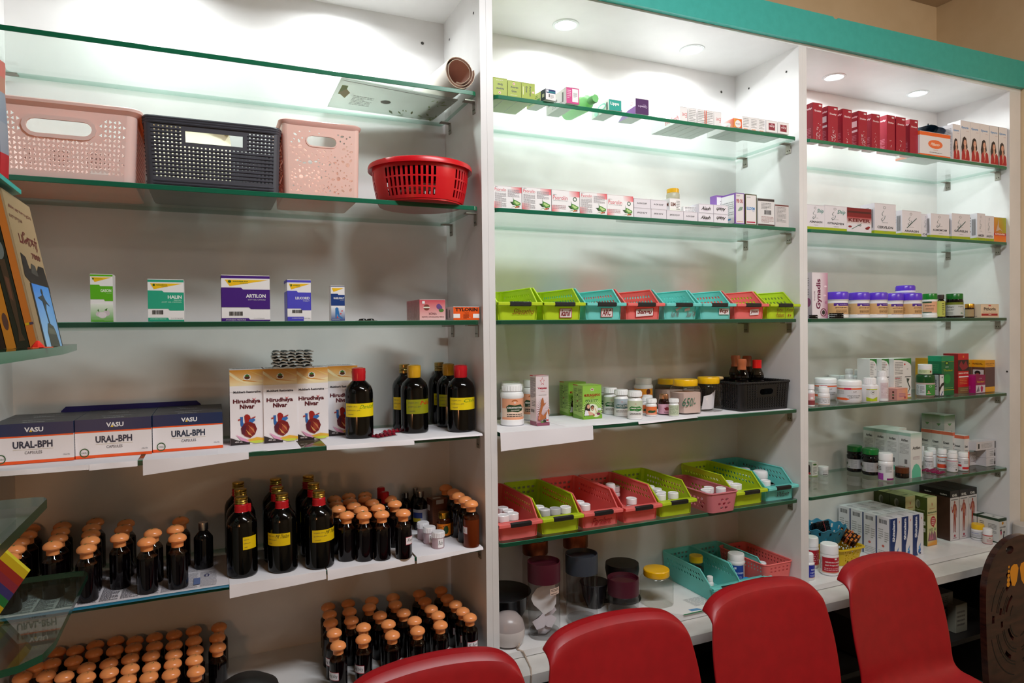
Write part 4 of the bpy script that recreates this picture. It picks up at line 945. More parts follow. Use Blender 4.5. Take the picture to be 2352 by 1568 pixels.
carton('medicine_carton', 'white carton with dark purple end, upside down print, top shelf', 1460, 1490, 227, 1, YF, dep=.095, front=[('r', 0, 0, 1, 1, '#4b1f5f'), ('t', 'Carasol-e', .2, .42, .88, .56, '#cbb8d6', 'bi'), ('r', .55, .6, .8, .63, '#b9a0c8')], left=[('p', [(0, 0), (1, 0), (1, .5), (.6, .45), (.2, .25)], '#6a2f86'), ('t', 'e', .1, .5, .25, .75, '#444', 'i'), ('o', .78, .76, .07, .12, .2, '#d08080')])
for i, (a, b) in enumerate(((1562, 1579), (1581, 1600), (1602, 1620), (1621.5, 1639), (1640, 1657))):
    carton('medicine_carton', ['leftmost of five small white and pink cartons in a row, top shelf', 'second from left of five small white cartons, top shelf', 'middle one of five small white cartons, top shelf', 'second from right of five small white cartons, top shelf', 'rightmost of five small white cartons, top shelf'][i], a, b, 257+i*2.1, 1, YF+.012, dep=.15, h=.046, front=[[('t', 'Eve', .3, .3, .9, .6, '#d8474c', 'i')], [('l', .1, .1, .9, .9, 7, '#999')], [('l', .1, .1, .9, .9, 7, '#999'), ('r', .9, 0, 1, 1, '#e0603c')], [('l', .1, .1, .9, .9, 7, '#999'), ('r', 0, 0, .1, 1, '#e0603c')], [('t', 'Eve', .3, .3, .9, .6, '#d8474c', 'i')]][i], left=[('t', 'Eve fresh', .5, .15, .95, .5, '#d8474c', '')], group='five small white cartons')
carton('medicine_carton', 'orange and white carton with round logo, top shelf of the middle bay', 1686.5, 1704, 272, 1, YF-.002, dep=.13, front=[('g', 0, 0, 1, 1, '#f29a1e', '#e8501a', '#e8601a', '#f0a02a'), ('e', .5, .42, .4, .40, '#f2efee'), ('t', 'Acne', .2, .35, .55, .52, '#333'), ('t', 'me', .56, .35, .82, .5, '#d8303a')], left=[('g', .55, 0, 1, 1, '#f2efee', '#ee7a1e', '#ee5a1a', '#f2efee'), ('e', .68, .4, .2, .4, '#f2efee'), ('t', 'VACNE', .6, .25, .8, .45, '#c55')])
for i, (a, b) in enumerate(((1704.6, 1722.6), (1723, 1741), (1741.4, 1758.5))):
    carton('medicine_carton', ['plain white carton touching the orange-logo carton', 'middle of three plain white cartons right of the orange-logo carton', 'plain white carton touching the maroon-square pair'][i], a, b, 275+i*2.6, 1, YF, dep=.13, h=.040, front=[('l', .15, .15, .85, .9, 6, '#9a9a9a'), ('r', .2, 0, .7, .05, '#e89050')], group='plain white cartons')
for i, (a, b) in enumerate(((1760, 1785), (1786.5, 1812))):
    carton('medicine_carton', ['left', 'right'][i]+' white carton with a maroon square, end of the top shelf', a, b, 277+i*4, 1, YF-.004, dep=.11, front=[('r', .22, .18, .80, .78, '#8d2438'), ('t', 'ourp', .3, .4, .74, .6, '#e8d0d4', 'b'), ('e', .5, .68, .1, .04, '#c8909c')], left=[('r', 0, 0, 1, 1, '#eee')])
# --- second shelf
Y2 = YF+.009
def psor(full):
    g = [('p', [(0, 0), (0, .45), (.12, .18), (.32, 0)], '#e8444f'), ('g', .62, .72, 1, 1, '#f1eeee', '#ee7078', '#e03040', '#f3d6d6'), ('g', 0, 0, .3, .3, '#e84a55', '#f1eeee', '#f1eeee', '#f0b4b6')]
    al = [('p', [(.58, .30), (.72, .32), (.80, .18), (.68, .16)], '#1d4a22'), ('p', [(.70, .42), (.80, .38), (.96, .28), (.95, .18), (.80, .13), (.68, .26)], '#4f8f35'), ('p', [(.75, .36), (.85, .30), (.93, .24), (.82, .19), (.72, .30)], '#b9d58a'), ('p', [(.68, .55), (.70, .34), (.72, .34)], '#2f6a30'), ('p', [(.6, .05), (.75, .14), (.76, .12)], '#6a9a40'), ('e', .83, .10, .04, .03, '#c8531c'), ('e', .89, .11, .03, .03, '#8a2a1a'), ('e', .78, .08, .03, .02, '#e08a2a')]
    if full: return g[1:]+[('t', 'JRK\'s', .04, .74, .18, .79, '#444'), ('t', 'Psorolin', .04, .55, .56, .74, '#d83a4a'), ('t', 'Derma Skincare Soap', .06, .49, .56, .53, '#555'), ('o', .83, .62, .07, .10, .35, '#1e5a38'), ('l', .04, .12, .5, .32, 3, '#c0a0a4')]+al
    return g[1:]+[('t', 'JRK\'s', .04, .90, .15, .95, '#444'), ('t', 'Psorolin', .04, .76, .44, .89, '#d83a4a'), ('t', 'Derma Skincare Soap', .05, .71, .44, .74, '#555'), ('l', .04, .05, .44, .68, 14, '#9a9598'), ('l', .50, .52, .92, .86, 7, '#a09aa0')]+al
for i, (a, b, t, fu) in enumerate(((1134, 1198, 427, 0), (1199.5, 1266, 431, 0), (1267.5, 1331, 437, 1), (1332.5, 1394, 442, 0), (1395, 1454.5, 448, 1))):
    carton('soap_carton', ['pink and white aloe soap carton touching the left divider', 'second aloe soap carton from the divider, dense small print', 'middle aloe soap carton with round green seal', 'fourth aloe soap carton from the divider, dense small print', 'aloe soap carton with green seal next to the plain soap boxes'][i], a, b, t, 2, Y2, dep=.035, front=psor(fu), group='aloe soap cartons')
def acn(o): return [('t', 'A-CN SOAP', .18, .40 if not o else .42, .78, .58 if not o else .60, '#35333a', 'b'+o)]
hs = .0285; G = 'plain soap boxes'
low = [(1456.5, 1495, 'i'), (1496, 1530.5, 'i'), (1531.5, 1569.5, 'i'), (1570.5, 1602, '')]
for i, (a, b, o) in enumerate(low):
    carton('soap_carton', f"plain lilac-white soap box, {ORD[i]} from left in the bottom layer, second shelf", a, b, 480, 2, Y2, dep=.10, col='#e2dde4', front=acn(o), group=G, h=hs)
for i, (a, b) in enumerate(((1456.5, 1494), (1495, 1531.5))):
    carton('soap_carton', ['left', 'right'][i]+' plain lilac-white soap box of the upper layer, second shelf', a, b, 452, 2, Y2, dep=.10, col='#e2dde4', front=acn(''), group=G, h=hs-.001, z=ZS[2]+.0011+hs+.0006)
z2 = ZS[2]+.0011+hs+.0006
carton('medicine_carton', 'white carton with green lettering stacked under the yellow-lidded jar', 1533, 1568, 455, 2, Y2+.002, dep=.06, w=.040, h=.037, z=z2, front=[('t', 'EIM', .1, .35, .55, .65, '#6a2a1a', 'b'), ('g', 0, 0, 1, .25, '#dfe6da', '#dfe6da', '#f2f0f0', '#f2f0f0'), ('l', .62, .05, .95, .85, 6, '#777')], left=[('t', 'ZEIM', .3, .35, .9, .65, '#6a2a1a', 'b')], rz=.0)
roundthing('cream_jar', 'small clear jar with yellow lid on top of the soap boxes', 1530, 1561, 423, sh=2, Y=Y2+.012, z=z2+.038, h=.034, prof=[(0, 0), (.85, 0), (1, .12), (1, .5), (.9, .62), (.85, .64)], body='#dcdcc8', bmat='jar', cap='#e8b32a', capr=.92, capz=.62, cat='jar')
carton('medicine_carton', 'white small-print carton lying left of the handwritten-logo boxes, upper layer', 1572, 1603, 466, 2, Y2+.02, dep=.08, h=.020, z=z2, front=[('l', .1, .1, .9, .9, 4, '#888')], rz=-.2)
for i, (a, b, u, o) in enumerate(((1604, 1638.5, 0, ''), (1639.5, 1672, 0, 'i'), (1606, 1638.5, 1, ''), (1639.5, 1672, 1, 'i'))):
    carton('soap_carton', ['lower left', 'lower right', 'upper left', 'upper right'][i]+' white box with black brush-style logo, second shelf of the middle bay', a, b, 470, 2, Y2, dep=.09, col='#e6e2ea', h=hs-.001, z=None if not u else ZS[2]+.0011+hs, front=[('t', 'Akash', .15, .3, .85, .72, '#17151c', 'bs'+o), ('r', .3, .2 if not o else .76, .6, .23 if not o else .79, '#b9c')], group='white boxes with black logo')
carton('medicine_carton', 'white carton with violet edges standing behind the brush-logo boxes', 1645, 1664, 449, 2, YF+.075, dep=.03, col='#8a5fb0', front=[('r', .08, .03, .92, .94, '#eeeaf0'), ('l', .5, .6, .85, .85, 3, '#888')])
carton('oil_carton', 'violet-edged white oil carton with green leaf, second shelf', 1689, 1709.5, 443, 2, Y2, dep=.07, col='#7d51a8', front=[('r', .07, .04, .93, .97, '#e2dcdd'), ('t', 'PIB OIL', .12, .68, .86, .80, '#a01c2c', 'b'), ('p', [(.25, .42), (.5, .55), (.85, .56), (.75, .46), (.45, .42)], '#7f9a8a'), ('l', .15, .06, .85, .1, 1, '#c55'), ('t', 'ELDEM', .14, .89, .5, .93, '#555')], left=[('r', .05, .04, .93, .95, '#e6e3e2'), ('l', .15, .3, .9, .75, 7, '#999'), ('r', .2, .15, .7, .2, '#3a8ac0')])
carton('medicine_carton', 'white carton with dark olive frame and blue lettering, second shelf', 1712, 1738, 446, 2, Y2, dep=.045, col='#4b4a22', front=[('r', .06, .03, .94, .97, '#e3dfdf'), ('t', 'ELDEM', .12, .49, .82, .58, '#3087c8', 'b'), ('t', 'OZ', .62, .44, .80, .48, '#3087c8'), ('t', 'ELDEM', .14, .88, .45, .91, '#444'), ('r', .1, .07, .86, .11, '#b8204a')])
carton('medicine_carton', 'white barcoded carton with black cap band beside the grey-topped one', 1741, 1778.5, 456, 2, Y2+.002, dep=.05, col='#dcdada', front=[('r', 0, .90, 1, 1, '#2a2428'), ('l', .2, .60, .8, .85, 5, '#777'), ('b', .38, .42, .8, .58, '#222'), ('l', .2, .12, .95, .36, 5, '#a88'), ('r', 0, 0, 1, .07, '#4a3a38')])
for k in range(2):
    roundthing('pill_bottle', ['left', 'right'][k]+' small dark cap peeping over the barcoded carton', 1745+k*17, 1757+k*17, 450, sh=2, Y=YF+.07, prof=SYR, body=DARK, bmat='gloss', cap='#57585c', cmat='metal', capr=.8, capz=.84, h=.094, r=.007)
carton('medicine_carton', 'grey-topped white carton at the right end of the second shelf, middle bay', 1780.5, 1811.5, 470, 2, Y2+.001, dep=.05, col='#cfcaca', front=[('r', 0, .93, 1, 1, '#6a3030'), ('l', .1, .2, .8, .9, 12, '#888')], topc='#77706f')
# --- third shelf: eight trays
P = [('lime', 'first tray from the divider, lime green, handwritten front'), ('lime', 'second tray from the divider, lime green with white sticker'), ('cyan', 'turquoise tray with white sticker, third in the row'), ('coral', 'coral tray with slanted sticker, fourth in the row'),
     ('cyan', 'turquoise tray with two tilted notes, fifth in the row'), ('cyan', 'turquoise tray with one torn sticker, sixth in the row'), ('coral', 'coral tray with torn sticker, seventh in the row'), ('lime', 'lime tray with red handwriting at the right end of the row')]
RD = '#7a1c1c'
def stk(t, x0, y0, x1, y1, tilt=0., border=True):
    q = [(x0, y0-tilt), (x1, y0+tilt), (x1, y1+tilt), (x0, y1-tilt)]; e = .02
    it = [('p', q, '#b03038')] if border else []
    return it+[('p', [(x0+e, y0-tilt+.04), (x1-e, y0+tilt+.04), (x1-e, y1+tilt-.04), (x0+e, y1-tilt-.04)], '#e6dede'), ('t', t, x0+.04, y0+.12, x1-.04, y1-.1, RD, 'bs')]
ST = [[[('t', 'Silasathu', .32, .38, .95, .82, '#8a3a14', 's')]], [stk('kanil', .40, .10, .76, .85)], [stk('ARC', .38, .14, .74, .88)], [stk('Sangu', .22, .18, .80, .86, .06)],
      [[('t', 'Kunil TAB', .15, .15, .42, .6, RD, 's'), ('t', 'Silasam TAB', .66, .15, .98, .6, RD, 's')], [('p', [(.32, .62), (.52, .95), (.42, 1.0), (.28, .8)], '#e6dede')], [('p', [(.60, .6), (.78, .72), (.78, .98), (.60, .85)], '#e6dede')]], [stk('Icp', .55, .3, .95, .92, 0, False)], [stk('jmm', .45, .25, .82, .85, .03, False)],
      [[('t', 'Vatha', .25, .62, .52, .9, '#9a2a1a', 's'), ('t', 'Patham', .25, .1, .58, .5, '#9a2a1a', 's'), ('r', .61, 0, .625, 1, '#7a5a1a'), ('t', 'Kung', .66, .62, .92, .9, '#9a2a1a', 's'), ('t', 'li', .72, .15, .85, .4, '#9a2a1a', 's')]]]
for i, (c, lb) in enumerate(P):
    xf = aty([1188, 1284, 1370, 1452, 1540, 1619, 1702, 1785][i], 720, YF+.01)[0]
    tray(c, XB0+.0712+.1382*i, YF+.010, ZS[3]+.0005, lb, ST[i], 'slanted trays on the third shelf')
# --- fourth shelf
liner(4, 1149, 1362, .050, .040, 'large white paper sheet hanging far over the glass edge, middle bay', lift=.0004, out=.010)
liner(4, 1300, 1470, .002, .002, 'white paper under the green cartons, middle bay', lift=.0007, out=-.002)
liner(4, 1466, 1602, .008, .001, 'white paper under the small medicine bottles, middle bay', lift=.0004, out=.002)
liner(4, 1575, 1822, .001, .001, 'white paper under the big yellow-lidded jars and the black basket', lift=.0002, out=-.006)
SK = '#e6a07c'
def sidh(nm, sub, c0, bl='#1d3f22'): return [('g', 0, .55, 1, 1, c0, c0, c0, c0), ('r', 0, 0, 1, .12, c0), ('p', [(.38, .84), (.42, .92), (.5, .95), (.58, .92), (.62, .84), (.5, .91)], '#a4581e'), ('t', '★', .45, .76, .55, .88, '#e8e0d8'), ('p', [(.20, .62), (.3, .72), (.5, .68), (.72, .72), (.82, .58), (.78, .42), (.6, .36), (.4, .40), (.24, .36)], bl), ('t', nm, .24, .53, .78, .61, '#f0ece6', 'b'), ('t', sub, .36, .43, .66, .48, '#e0dcd0', 'b'), ('l', .22, .12, .8, .3, 2, '#3a302a')]
roundthing('powder_jar', 'large white jar with salmon label in front, beside the left divider, fourth shelf', 1149, 1203, 880, 979, sh=4, prof=JARP, lab='#eccfba', lz=(.15, .66), span=2.6, art=sidh('KURUNTHOTTIVER', 'CHOORNAM', SK), cat='jar', capr=.86, capz=.83, capribs=True, rot=.25)
roundthing('powder_jar', 'salmon-labelled white jar hidden behind the front one, fourth shelf', 1140, 1190, 874, 960, sh=4, prof=JARP, lab=SK, lz=(.15, .66), span=2.6, cat='jar', capr=.86, capz=.83)
roundthing('powder_jar', 'rear white jar with pale label against the divider, fourth shelf', 1133, 1160, 872, 945, sh=4, prof=JARP, lab='#d9a888', lz=(.15, .66), span=2.6, cat='jar', capr=.86, capz=.83)
roundthing('powder_jar', 'salmon-labelled white jar half hidden by the tall pink carton', 1199, 1245, 871, 966, sh=4, prof=JARP, lab='#e8c3aa', lz=(.15, .66), span=2.6, art=sidh('SEENTHIL', 'CHOORNAM', SK), cat='jar', capr=.86, capz=.83, rot=-.1)
STAR = lambda x, y, r, c: ('p', [(x+(r if k % 2 == 0 else r*.45)*sin(k*pi/5), y+(r if k % 2 == 0 else r*.45)*cos(k*pi/5)*.45) for k in range(10)], c)
carton('oil_carton', 'tall slim pink-white carton with picture of a raised forearm', 1231.5, 1260.5, 862, 4, pb=978, dep=.040, col='#e2d6d8', topc='#b86a72',
    front=[('g', 0, 0, 1, .6, '#b6808e', '#b6808e', '#e8dcde', '#e8dcde'), ('r', 0, .985, .45, 1, '#c01c20'), ('r', .45, .985, 1, 1, '#2a2a2c'), STAR(.5, .88, .2, '#c43a50'), STAR(.5, .88, .15, '#e8dcde'), ('t', 'Vetpalai', .12, .72, .85, .77, '#b02040', 'b'), ('t', 'THAILAM', .34, .68, .68, .695, '#b02040'), ('l', .2, .60, .8, .62, 1, '#888')]
        +[('p', [(.55, .32), (.55+.5*cos(a), .32+.25*sin(a)), (.55+.5*cos(a+.05), .32+.25*sin(a+.05))], '#f0e8ea') for a in [k*.2 for k in range(32)]]
        +[('p', [(.10, .14), (.18, .24), (.34, .42), (.36, .50), (.44, .55), (.50, .56), (.52, .53), (.56, .50), (.58, .44), (.78, .46), (.58, .40), (.50, .38), (.36, .24), (.52, .20), (.98, .34), (1, .30), (1, .22), (.66, .14), (.30, .11), (.14, .11)], '#b0683e'), ('p', [(.12, .14), (.22, .22), (.30, .22), (.24, .13)], '#c87a6a'), ('p', [(.74, .07), (.74, .20), (.80, .24), (.84, .30), (.88, .24), (.92, .20), (.92, .07)], '#d8d2d6'), ('r', .75, .09, .91, .12, '#b02030'), ('e', .6, .08, .12, .04, '#22301e'), ('e', .42, .07, .1, .025, '#5a8a3a'), ('r', 0, 0, 1, .06, '#8c4a60')],
    left=[('r', 0, .985, .5, 1, '#c01c20'), ('l', .1, .55, .9, .96, 20, '#6a5a5e'), ('r', .25, .36, .9, .52, '#e6e0e2'), ('l', .3, .38, .85, .5, 4, '#333'), ('r', .15, .25, .75, .33, '#e6e0e2'), ('b', .18, .26, .72, .32, '#222'), ('r', 0, 0, 1, .08, '#8c4a60')])
GR = '#8fc04a'
MF = [('r', 0, .985, .45, 1, '#c01c20'), ('r', .45, .985, 1, 1, '#30402c'), STAR(.5, .87, .13, '#e8e4da'), STAR(.5, .87, .08, '#a03040'), ('t', 'MURUNGAIPOO', .08, .66, .93, .74, '#a01418', 'b'), ('t', 'LEHYAM', .38, .61, .63, .635, '#c8201c', 's'), ('l', .14, .50, .8, .58, 2, '#33602a')]+[('p', [(.5, .3), (.5+.55*cos(a), .3+.28*sin(a)), (.5+.55*cos(a+.05), .3+.28*sin(a+.05))], '#d3e6a8') for a in [k*.196 for k in range(32)]]+[
    ('e', .45, .28, .34, .17, '#e4ecd0'), ('p', [(.08, .14), (.10, .34), (.16, .44), (.28, .47), (.36, .40), (.36, .26), (.30, .13)], '#2a1a18'), ('p', [(.05, .11), (.14, .26), (.30, .24), (.62, .14), (.66, .20), (.6, .30), (.64, .32), (.72, .20), (.62, .11)], '#d9a890'), ('p', [(.05, .11), (.12, .28), (.24, .24), (.30, .11)], '#e4e0e8'), ('e', .27, .37, .075, .065, '#d8a488'), ('e', .48, .35, .10, .055, '#241614'), ('e', .48, .31, .075, .07, '#a06a4c'), ('p', [(.44, .285), (.52, .285), (.48, .265)], '#f0eae6'), ('p', [(0, .06), (.1, .10), (.3, .09), (.5, .12), (.75, .10), (1, .12), (1, 0), (0, 0)], '#76ab30'), ('e', .68, .10, .17, .05, '#dfe2c4'), ('e', .8, .14, .1, .04, '#7a3050'), ('e', .55, .11, .05, .025, '#a03c28'), ('r', .76, .25, .93, .32, '#d6d6dc')]
ML = [('r', 0, 0, 1, 1, '#a9cf6c'), ('r', 0, .98, .5, 1, '#c01c20'), ('l', .1, .2, .42, .9, 22, '#4f6a34'), ('l', .52, .2, .92, .9, 16, '#6f8f4c'), ('e', .48, .7, .05, .03, '#2a2a2a'), ('e', .48, .52, .05, .03, '#a03030'), ('e', .48, .36, .05, .03, '#224022'), ('p', [(0, .12), (.4, .10), (1, .06), (1, 0), (0, 0)], '#76ab30')]
carton('tonic_carton', 'front green carton with picture of a couple, fourth shelf', 1338.5, 1381.5, 884, 4, pb=963, dep=.060, col=GR, front=MF, left=ML, topc='#9cc856')
carton('tonic_carton', 'rear green carton with couple picture, partly hidden by the front one', 1306, 1346, 877, 4, pb=955, dep=.060, col=GR, front=MF, left=ML, topc='#9cc856')
AM = lambda n, c='#c9d1b4', b='#1f6a2c': [('g', 0, .4, 1, 1, c, c, c, c), STAR(.5, .82, .06, '#c86a60'), ('p', [(.18, .58), (.3, .68), (.5, .64), (.7, .68), (.84, .56), (.78, .42), (.6, .38), (.4, .42), (.22, .40)], b), ('t', n, .24, .52, .78, .60, '#eeeae0', 'b'), ('t', 'VIDANGAM', .40, .44, .62, .475, '#dfe0d0'), ('l', .2, .16, .8, .3, 2, '#4a4038')]
for a, b, t, q, lb, n, c, bc in ((1376, 1400, 887, 947, 'white bottle mostly hidden right of the green cartons, fourth shelf', 'AMIRTHA', '#b8c4a4', '#1f5a2c'), (1386, 1419, 889, 952, 'white bottle with sage-green label, left of three in a row, fourth shelf', 'AMIRTHA', '#b8c4a4', '#1f5a2c'),
    (1410, 1444, 893, 957, 'white bottle with grey-blue label between the two sage-labelled ones', 'RAKTA SUTHI', '#a9b5bd', '#4f7070'), (1441, 1475.5, 896, 964, 'white bottle with pale green label, nearest the glass edge', 'AMIRTHA', '#c9d1b4', '#1f7a2c')):
    roundthing('pill_bottle', lb, a, b, t, q, sh=4, prof=PILL, lab='#e4e2e0', lz=(.06, .66), span=2.8, art=AM(n, c, bc), capr=.92, capz=.80, capribs=True, rot=.1)
roundthing('powder_jar', 'white jar with orange label standing behind the small bottles, fourth shelf', 1424, 1467, 864, 935, sh=4, prof=JARP, lab='#e8981e', lz=(.15, .70), span=2.6, art=[('e', .72, .75, .1, .2, '#5a2a1a'), ('p', [(0, .5), (.4, .9), (.6, .6), (1, .7), (1, 0), (0, 0)], '#e0861a')], cat='jar', capr=.86, capz=.82)
for a, b, t, q, lb in ((1474, 1493, 911, 953, 'small orange-labelled bottle half hidden behind its twin'), (1476, 1499, 906, 948, 'rear small white-capped bottle among the orange-labelled ones'), (1483.5, 1508.5, 914, 957, 'front small white bottle with orange label, fourth shelf')):
    roundthing('pill_bottle', lb, a, b, t, q, sh=4, lab='#e0703c', lz=(.06, .56), span=2.8, art=[('p', [(.25, .45), (.4, .6), (.6, .55), (.78, .6), (.8, .4), (.6, .3), (.3, .32)], '#1f4a2a'), ('r', 0, 0, 1, .1, '#e8dcd8'), ('l', .2, .14, .8, .28, 2, '#f0d0c0')], capr=.95, capz=.76, capribs=True)
roundthing('tonic_bottle', 'small amber bottle with copper cap and pink label, fourth shelf', 1511.5, 1538.5, 904, 953, sh=4, prof=[(0, 0), (.93, 0), (1, .03), (1, .56), (.92, .68), (.74, .75), (.72, .78)], body='#240b0a', bmat='gloss', cap='#d0a080', cmat='metal', capr=.78, capz=.78, lab='#dba8bc', lz=(.05, .53), span=2.8, art=[('p', [(.5, .6), (.7, .7), (.95, .55), (.9, .35), (.6, .35)], '#8a1c30'), ('l', .08, .15, .4, .8, 6, '#c890a4'), ('l', .5, .08, .9, .25, 2, '#6a3848')])
roundthing('pill_bottle', 'small bottle with pale green small-print label, right of the copper-capped one', 1536, 1559.5, 914, 957, sh=4, lab='#b9c2a8', lz=(.06, .64), span=2.8, art=[('l', .2, .15, .8, .9, 8, '#7a8a68')], capr=.96, capz=.78, capribs=True)
SQJ = [(0, 0), (.95, 0), (1, .05), (1, .13), (.97, .145), (1, .16), (1, .66), (.97, .74), (.86, .80), (.84, .81)]
def bigjar(lb, a, b, t, q, fill, sh=4, hand=None, fz=.62, capc='#f0b90e', **k):
    (X, Y, z), r, h = place(a, b, t, sh, q); parts = []; r *= .93
    g = MB(); g.lathe([(x*r, w*h) for x, w in SQJ], '#f6f6f4', 'glass', 32, sq=.25); sub = []
    if fill:
        f = MB(); f.lathe([(0, .004), (.93*r, .004), (.95*r, fz*h), (.4*r, (fz+.02)*h), (0, fz*h)], fill, 'matte', 24, sq=.25); sub.append(('powder', f))
    parts.append(('jar', g, sub)); c = MB(); c.lathe([(0, .81*h), (.90*r, .81*h), (.92*r, .83*h), (.92*r, .975*h), (.88*r, h), (0, h)], capc, 'cap', 36); parts.append(('lid', c))
    if hand:
        w_ = MB(); w_.art([('t', hand, .2, .2, .9, .75, '#2a6a50', 's')], sq_map(r*1.0, .15*h, .6*h, math.atan2(-Y, -X)+.25, 1.6, .25)); parts.append(('handwriting', w_))
    return thing('storage_jar', parts, lb, 'jar', (X, Y, z), 0, k.get('group'))
GJ = 'big yellow-lidded jars on the fourth shelf'
bigjar('front big clear jar with yellow lid and green handwritten price', 1541, 1607, 869, 953, '#dcc0b8', hand='650/-', group=GJ)
bigjar('big yellow-lidded jar of pink powder left of the handwritten one', 1500, 1560, 867, 938, '#d0b4aa', group=GJ)
bigjar('leftmost big yellow-lidded jar against the back, fourth shelf', 1477, 1533, 862, 925, '#a08a80', group=GJ)
bigjar('big yellow-lidded jar holding folded papers beside the black basket', 1597, 1657, 864, 947, None, group=GJ)
bigjar('rear big yellow-lidded jar with bright lid against the back panel', 1543, 1588, 860, 908, '#a08a80', capc='#d8c81a', group=GJ)
(X, Y, z), r, h = place(1597, 1657, 864, 4, 947); rnd = random.Random(8)
for i in range(3):
    m = MB(); a = rnd.uniform(-.6, .6); w = .022; x = X-.012+.013*i; y = Y-.008+.007*i; m.loft([[(x-w*cos(a), y-w*sin(a)*.5, z+.006), (x+w*cos(a)*.6, y, z+.005), (x+w*cos(a), y, z+.055+.006*i), (x-w*.8, y-.004, z+.050-.012*i)], [(x-w*cos(a), y-w*sin(a)*.5+.001, z+.006), (x+w*cos(a)*.6, y+.001, z+.005), (x+w*cos(a), y+.001, z+.055+.006*i), (x-w*.8, y-.003, z+.050-.012*i)]], '#eae4ea', 'matte', True, True)
    single('folded_paper', m, ['left', 'middle', 'right'][i]+' folded white paper slip inside the clear yellow-lidded jar', 'paper slip')
# black knit basket with bottles
X0, Yb0 = atz(1660, 930, ZS[4]); xa, xb = aty(1712, 945, 1.735)[0], aty(1808, 940, 1.735)[0]; BK = '#0c0c0e'
w = .205; d = .215; h = .092; xc = XB1-.012-w/2-.010; yc = 1.726+d/2
m = MB()
def wv(m, side, mp, half):
    holes = []
    if side % 2 == 0: holes.append([(x/half, z) for x, z in slot(0, h-.030, .056, .020)])
    for j in range(9):
        for i in range(int(2*half/.0105)):
            x = -half+.0105*(i+.5); z = .012+j*.0085
            if abs(x) > half-.006 or z > h-.014 or (side % 2 == 0 and abs(x) < .042 and abs(z-(h-.030)) < .018): continue
            holes.append([((x-.0016)/half, z), ((x)/half, z-.0012), ((x+.0016)/half, z), (x/half, z+.0022)])
    m.sheet([(-1, 0), (1, 0), (1, h), (-1, h)], holes, mp, .0025, BK, 'satin')
    n = int(2*half/.0105)
    for i in range(n):                       # raised herringbone columns
        x = -half+.0105*(i+.5)+.005
        if abs(x) > half-.003: continue
        for j in range(11):
            z = .006+j*.0078
            if side % 2 == 0 and abs(x) < .040 and abs(z-(h-.030)) < .019: continue
            for sg in (-1, 1): m.loft([[mp((x)/half, z, .0025), mp((x+sg*.0035)/half, z+.004, .0045), mp((x+sg*.0005)/half, z+.0045, .0025)], [mp((x)/half, z+.002, .0025), mp((x+sg*.0035)/half, z+.0065, .0035), mp(x/half, z+.006, .0025)]], BK, 'satin', closed=False)
basket_shell(m, w, d, h, .06, .016, .0025, BK, 'satin', wv)
pts = rr(w+.017, d+.017, .022, h, 8); m.tube(pts, .0035, BK, 'satin', 6, closed=True)
for i in range(56):
    q = pts[int(i*len(pts)/56)]; nx = pts[(int(i*len(pts)/56)+1) % len(pts)]
Lp = []
for i in range(len(pts)):
    a, b = Vector(pts[i]), Vector(pts[(i+1) % len(pts)]); n = max(1, int((b-a).length/.0075))
    for k in range(n): Lp.append(a+(b-a)*k/n)
for q in Lp: m.lathe([(0, -.0045), (.003, -.003), (.0042, 0), (.003, .003), (0, .0045)], BK, 'satin', 6, c=(q.x, q.y, h+.001))
single('knit_basket', m, 'black plastic knit-pattern basket holding bottles, right end of the fourth shelf', 'basket', (xc, yc, ZS[4]+.0011))
zb = ZS[4]+.0035
for i, (px, py, c, hh_, lb) in enumerate(((1690, 816, 'w', .150, 'rear left bottle with brown film-wrapped top in the black basket'), (1716, 817, 'w', .150, 'rear right bottle with brown film-wrapped top in the black basket'), (1704, 824, 'w', .150, 'front bottle with brown film-wrapped top in the black basket'), (1739, 826, 'r', .148, 'bottle with bright red cap in the black basket'))):
    X, Y = [(1.585+.01, 1.87), (1.655, 1.885), (1.618, 1.80), (1.708, 1.83)][i]; X = aty(px, 880, Y)[0]; r = .0235; hh_ = aty(px, py, Y)[1]-zb
    b = MB(); b.lathe([(0, 0), (r*.95, 0), (r, .004), (r, .54*hh_), (r*.86, .56*hh_), (r*.86, .60*hh_), (r, .62*hh_), (r*.97, .66*hh_)], '#0a0808', 'gloss', 24)
    g = MB(); g.lathe([(r*.97, .66*hh_), (r*.9, .70*hh_), (.6*r, .80*hh_), (.58*r, .84*hh_)], '#b8a898', 'glass', 24)
    c_ = MB()
    if c == 'w': c_.lathe([(0, .78*hh_), (r*.66, .78*hh_), (r*.60, .84*hh_), (r*.66, .90*hh_), (r*.70, .96*hh_), (r*.62, hh_), (0, .985*hh_)], '#b0603c', 'film' if 0 else 'cap', 14); nm = 'wrapped_cap'
    else: c_.lathe([(0, .82*hh_), (r*.66, .82*hh_), (r*.66, .995*hh_), (r*.6, hh_), (0, hh_)], '#e01416', 'cap', 28); nm = 'cap'
    thing('syrup_bottle', [('body', b), ('shoulder', g), (nm, c_)], lb, 'bottle', (X, Y, zb))
m = MB(); m.lathe([(0, 0), (.012, 0), (.012, .070), (.008, .074), (.008, .094), (.0175, .096), (.0185, .100), (.015, .105), (0, .107)], '#d3b27a', 'cap', 20)
single('small_bottle', m, 'small bottle with cream mushroom stopper peeping over the rim of the black basket', 'bottle', (aty(1650, 870, 1.86)[0], 1.86, zb))
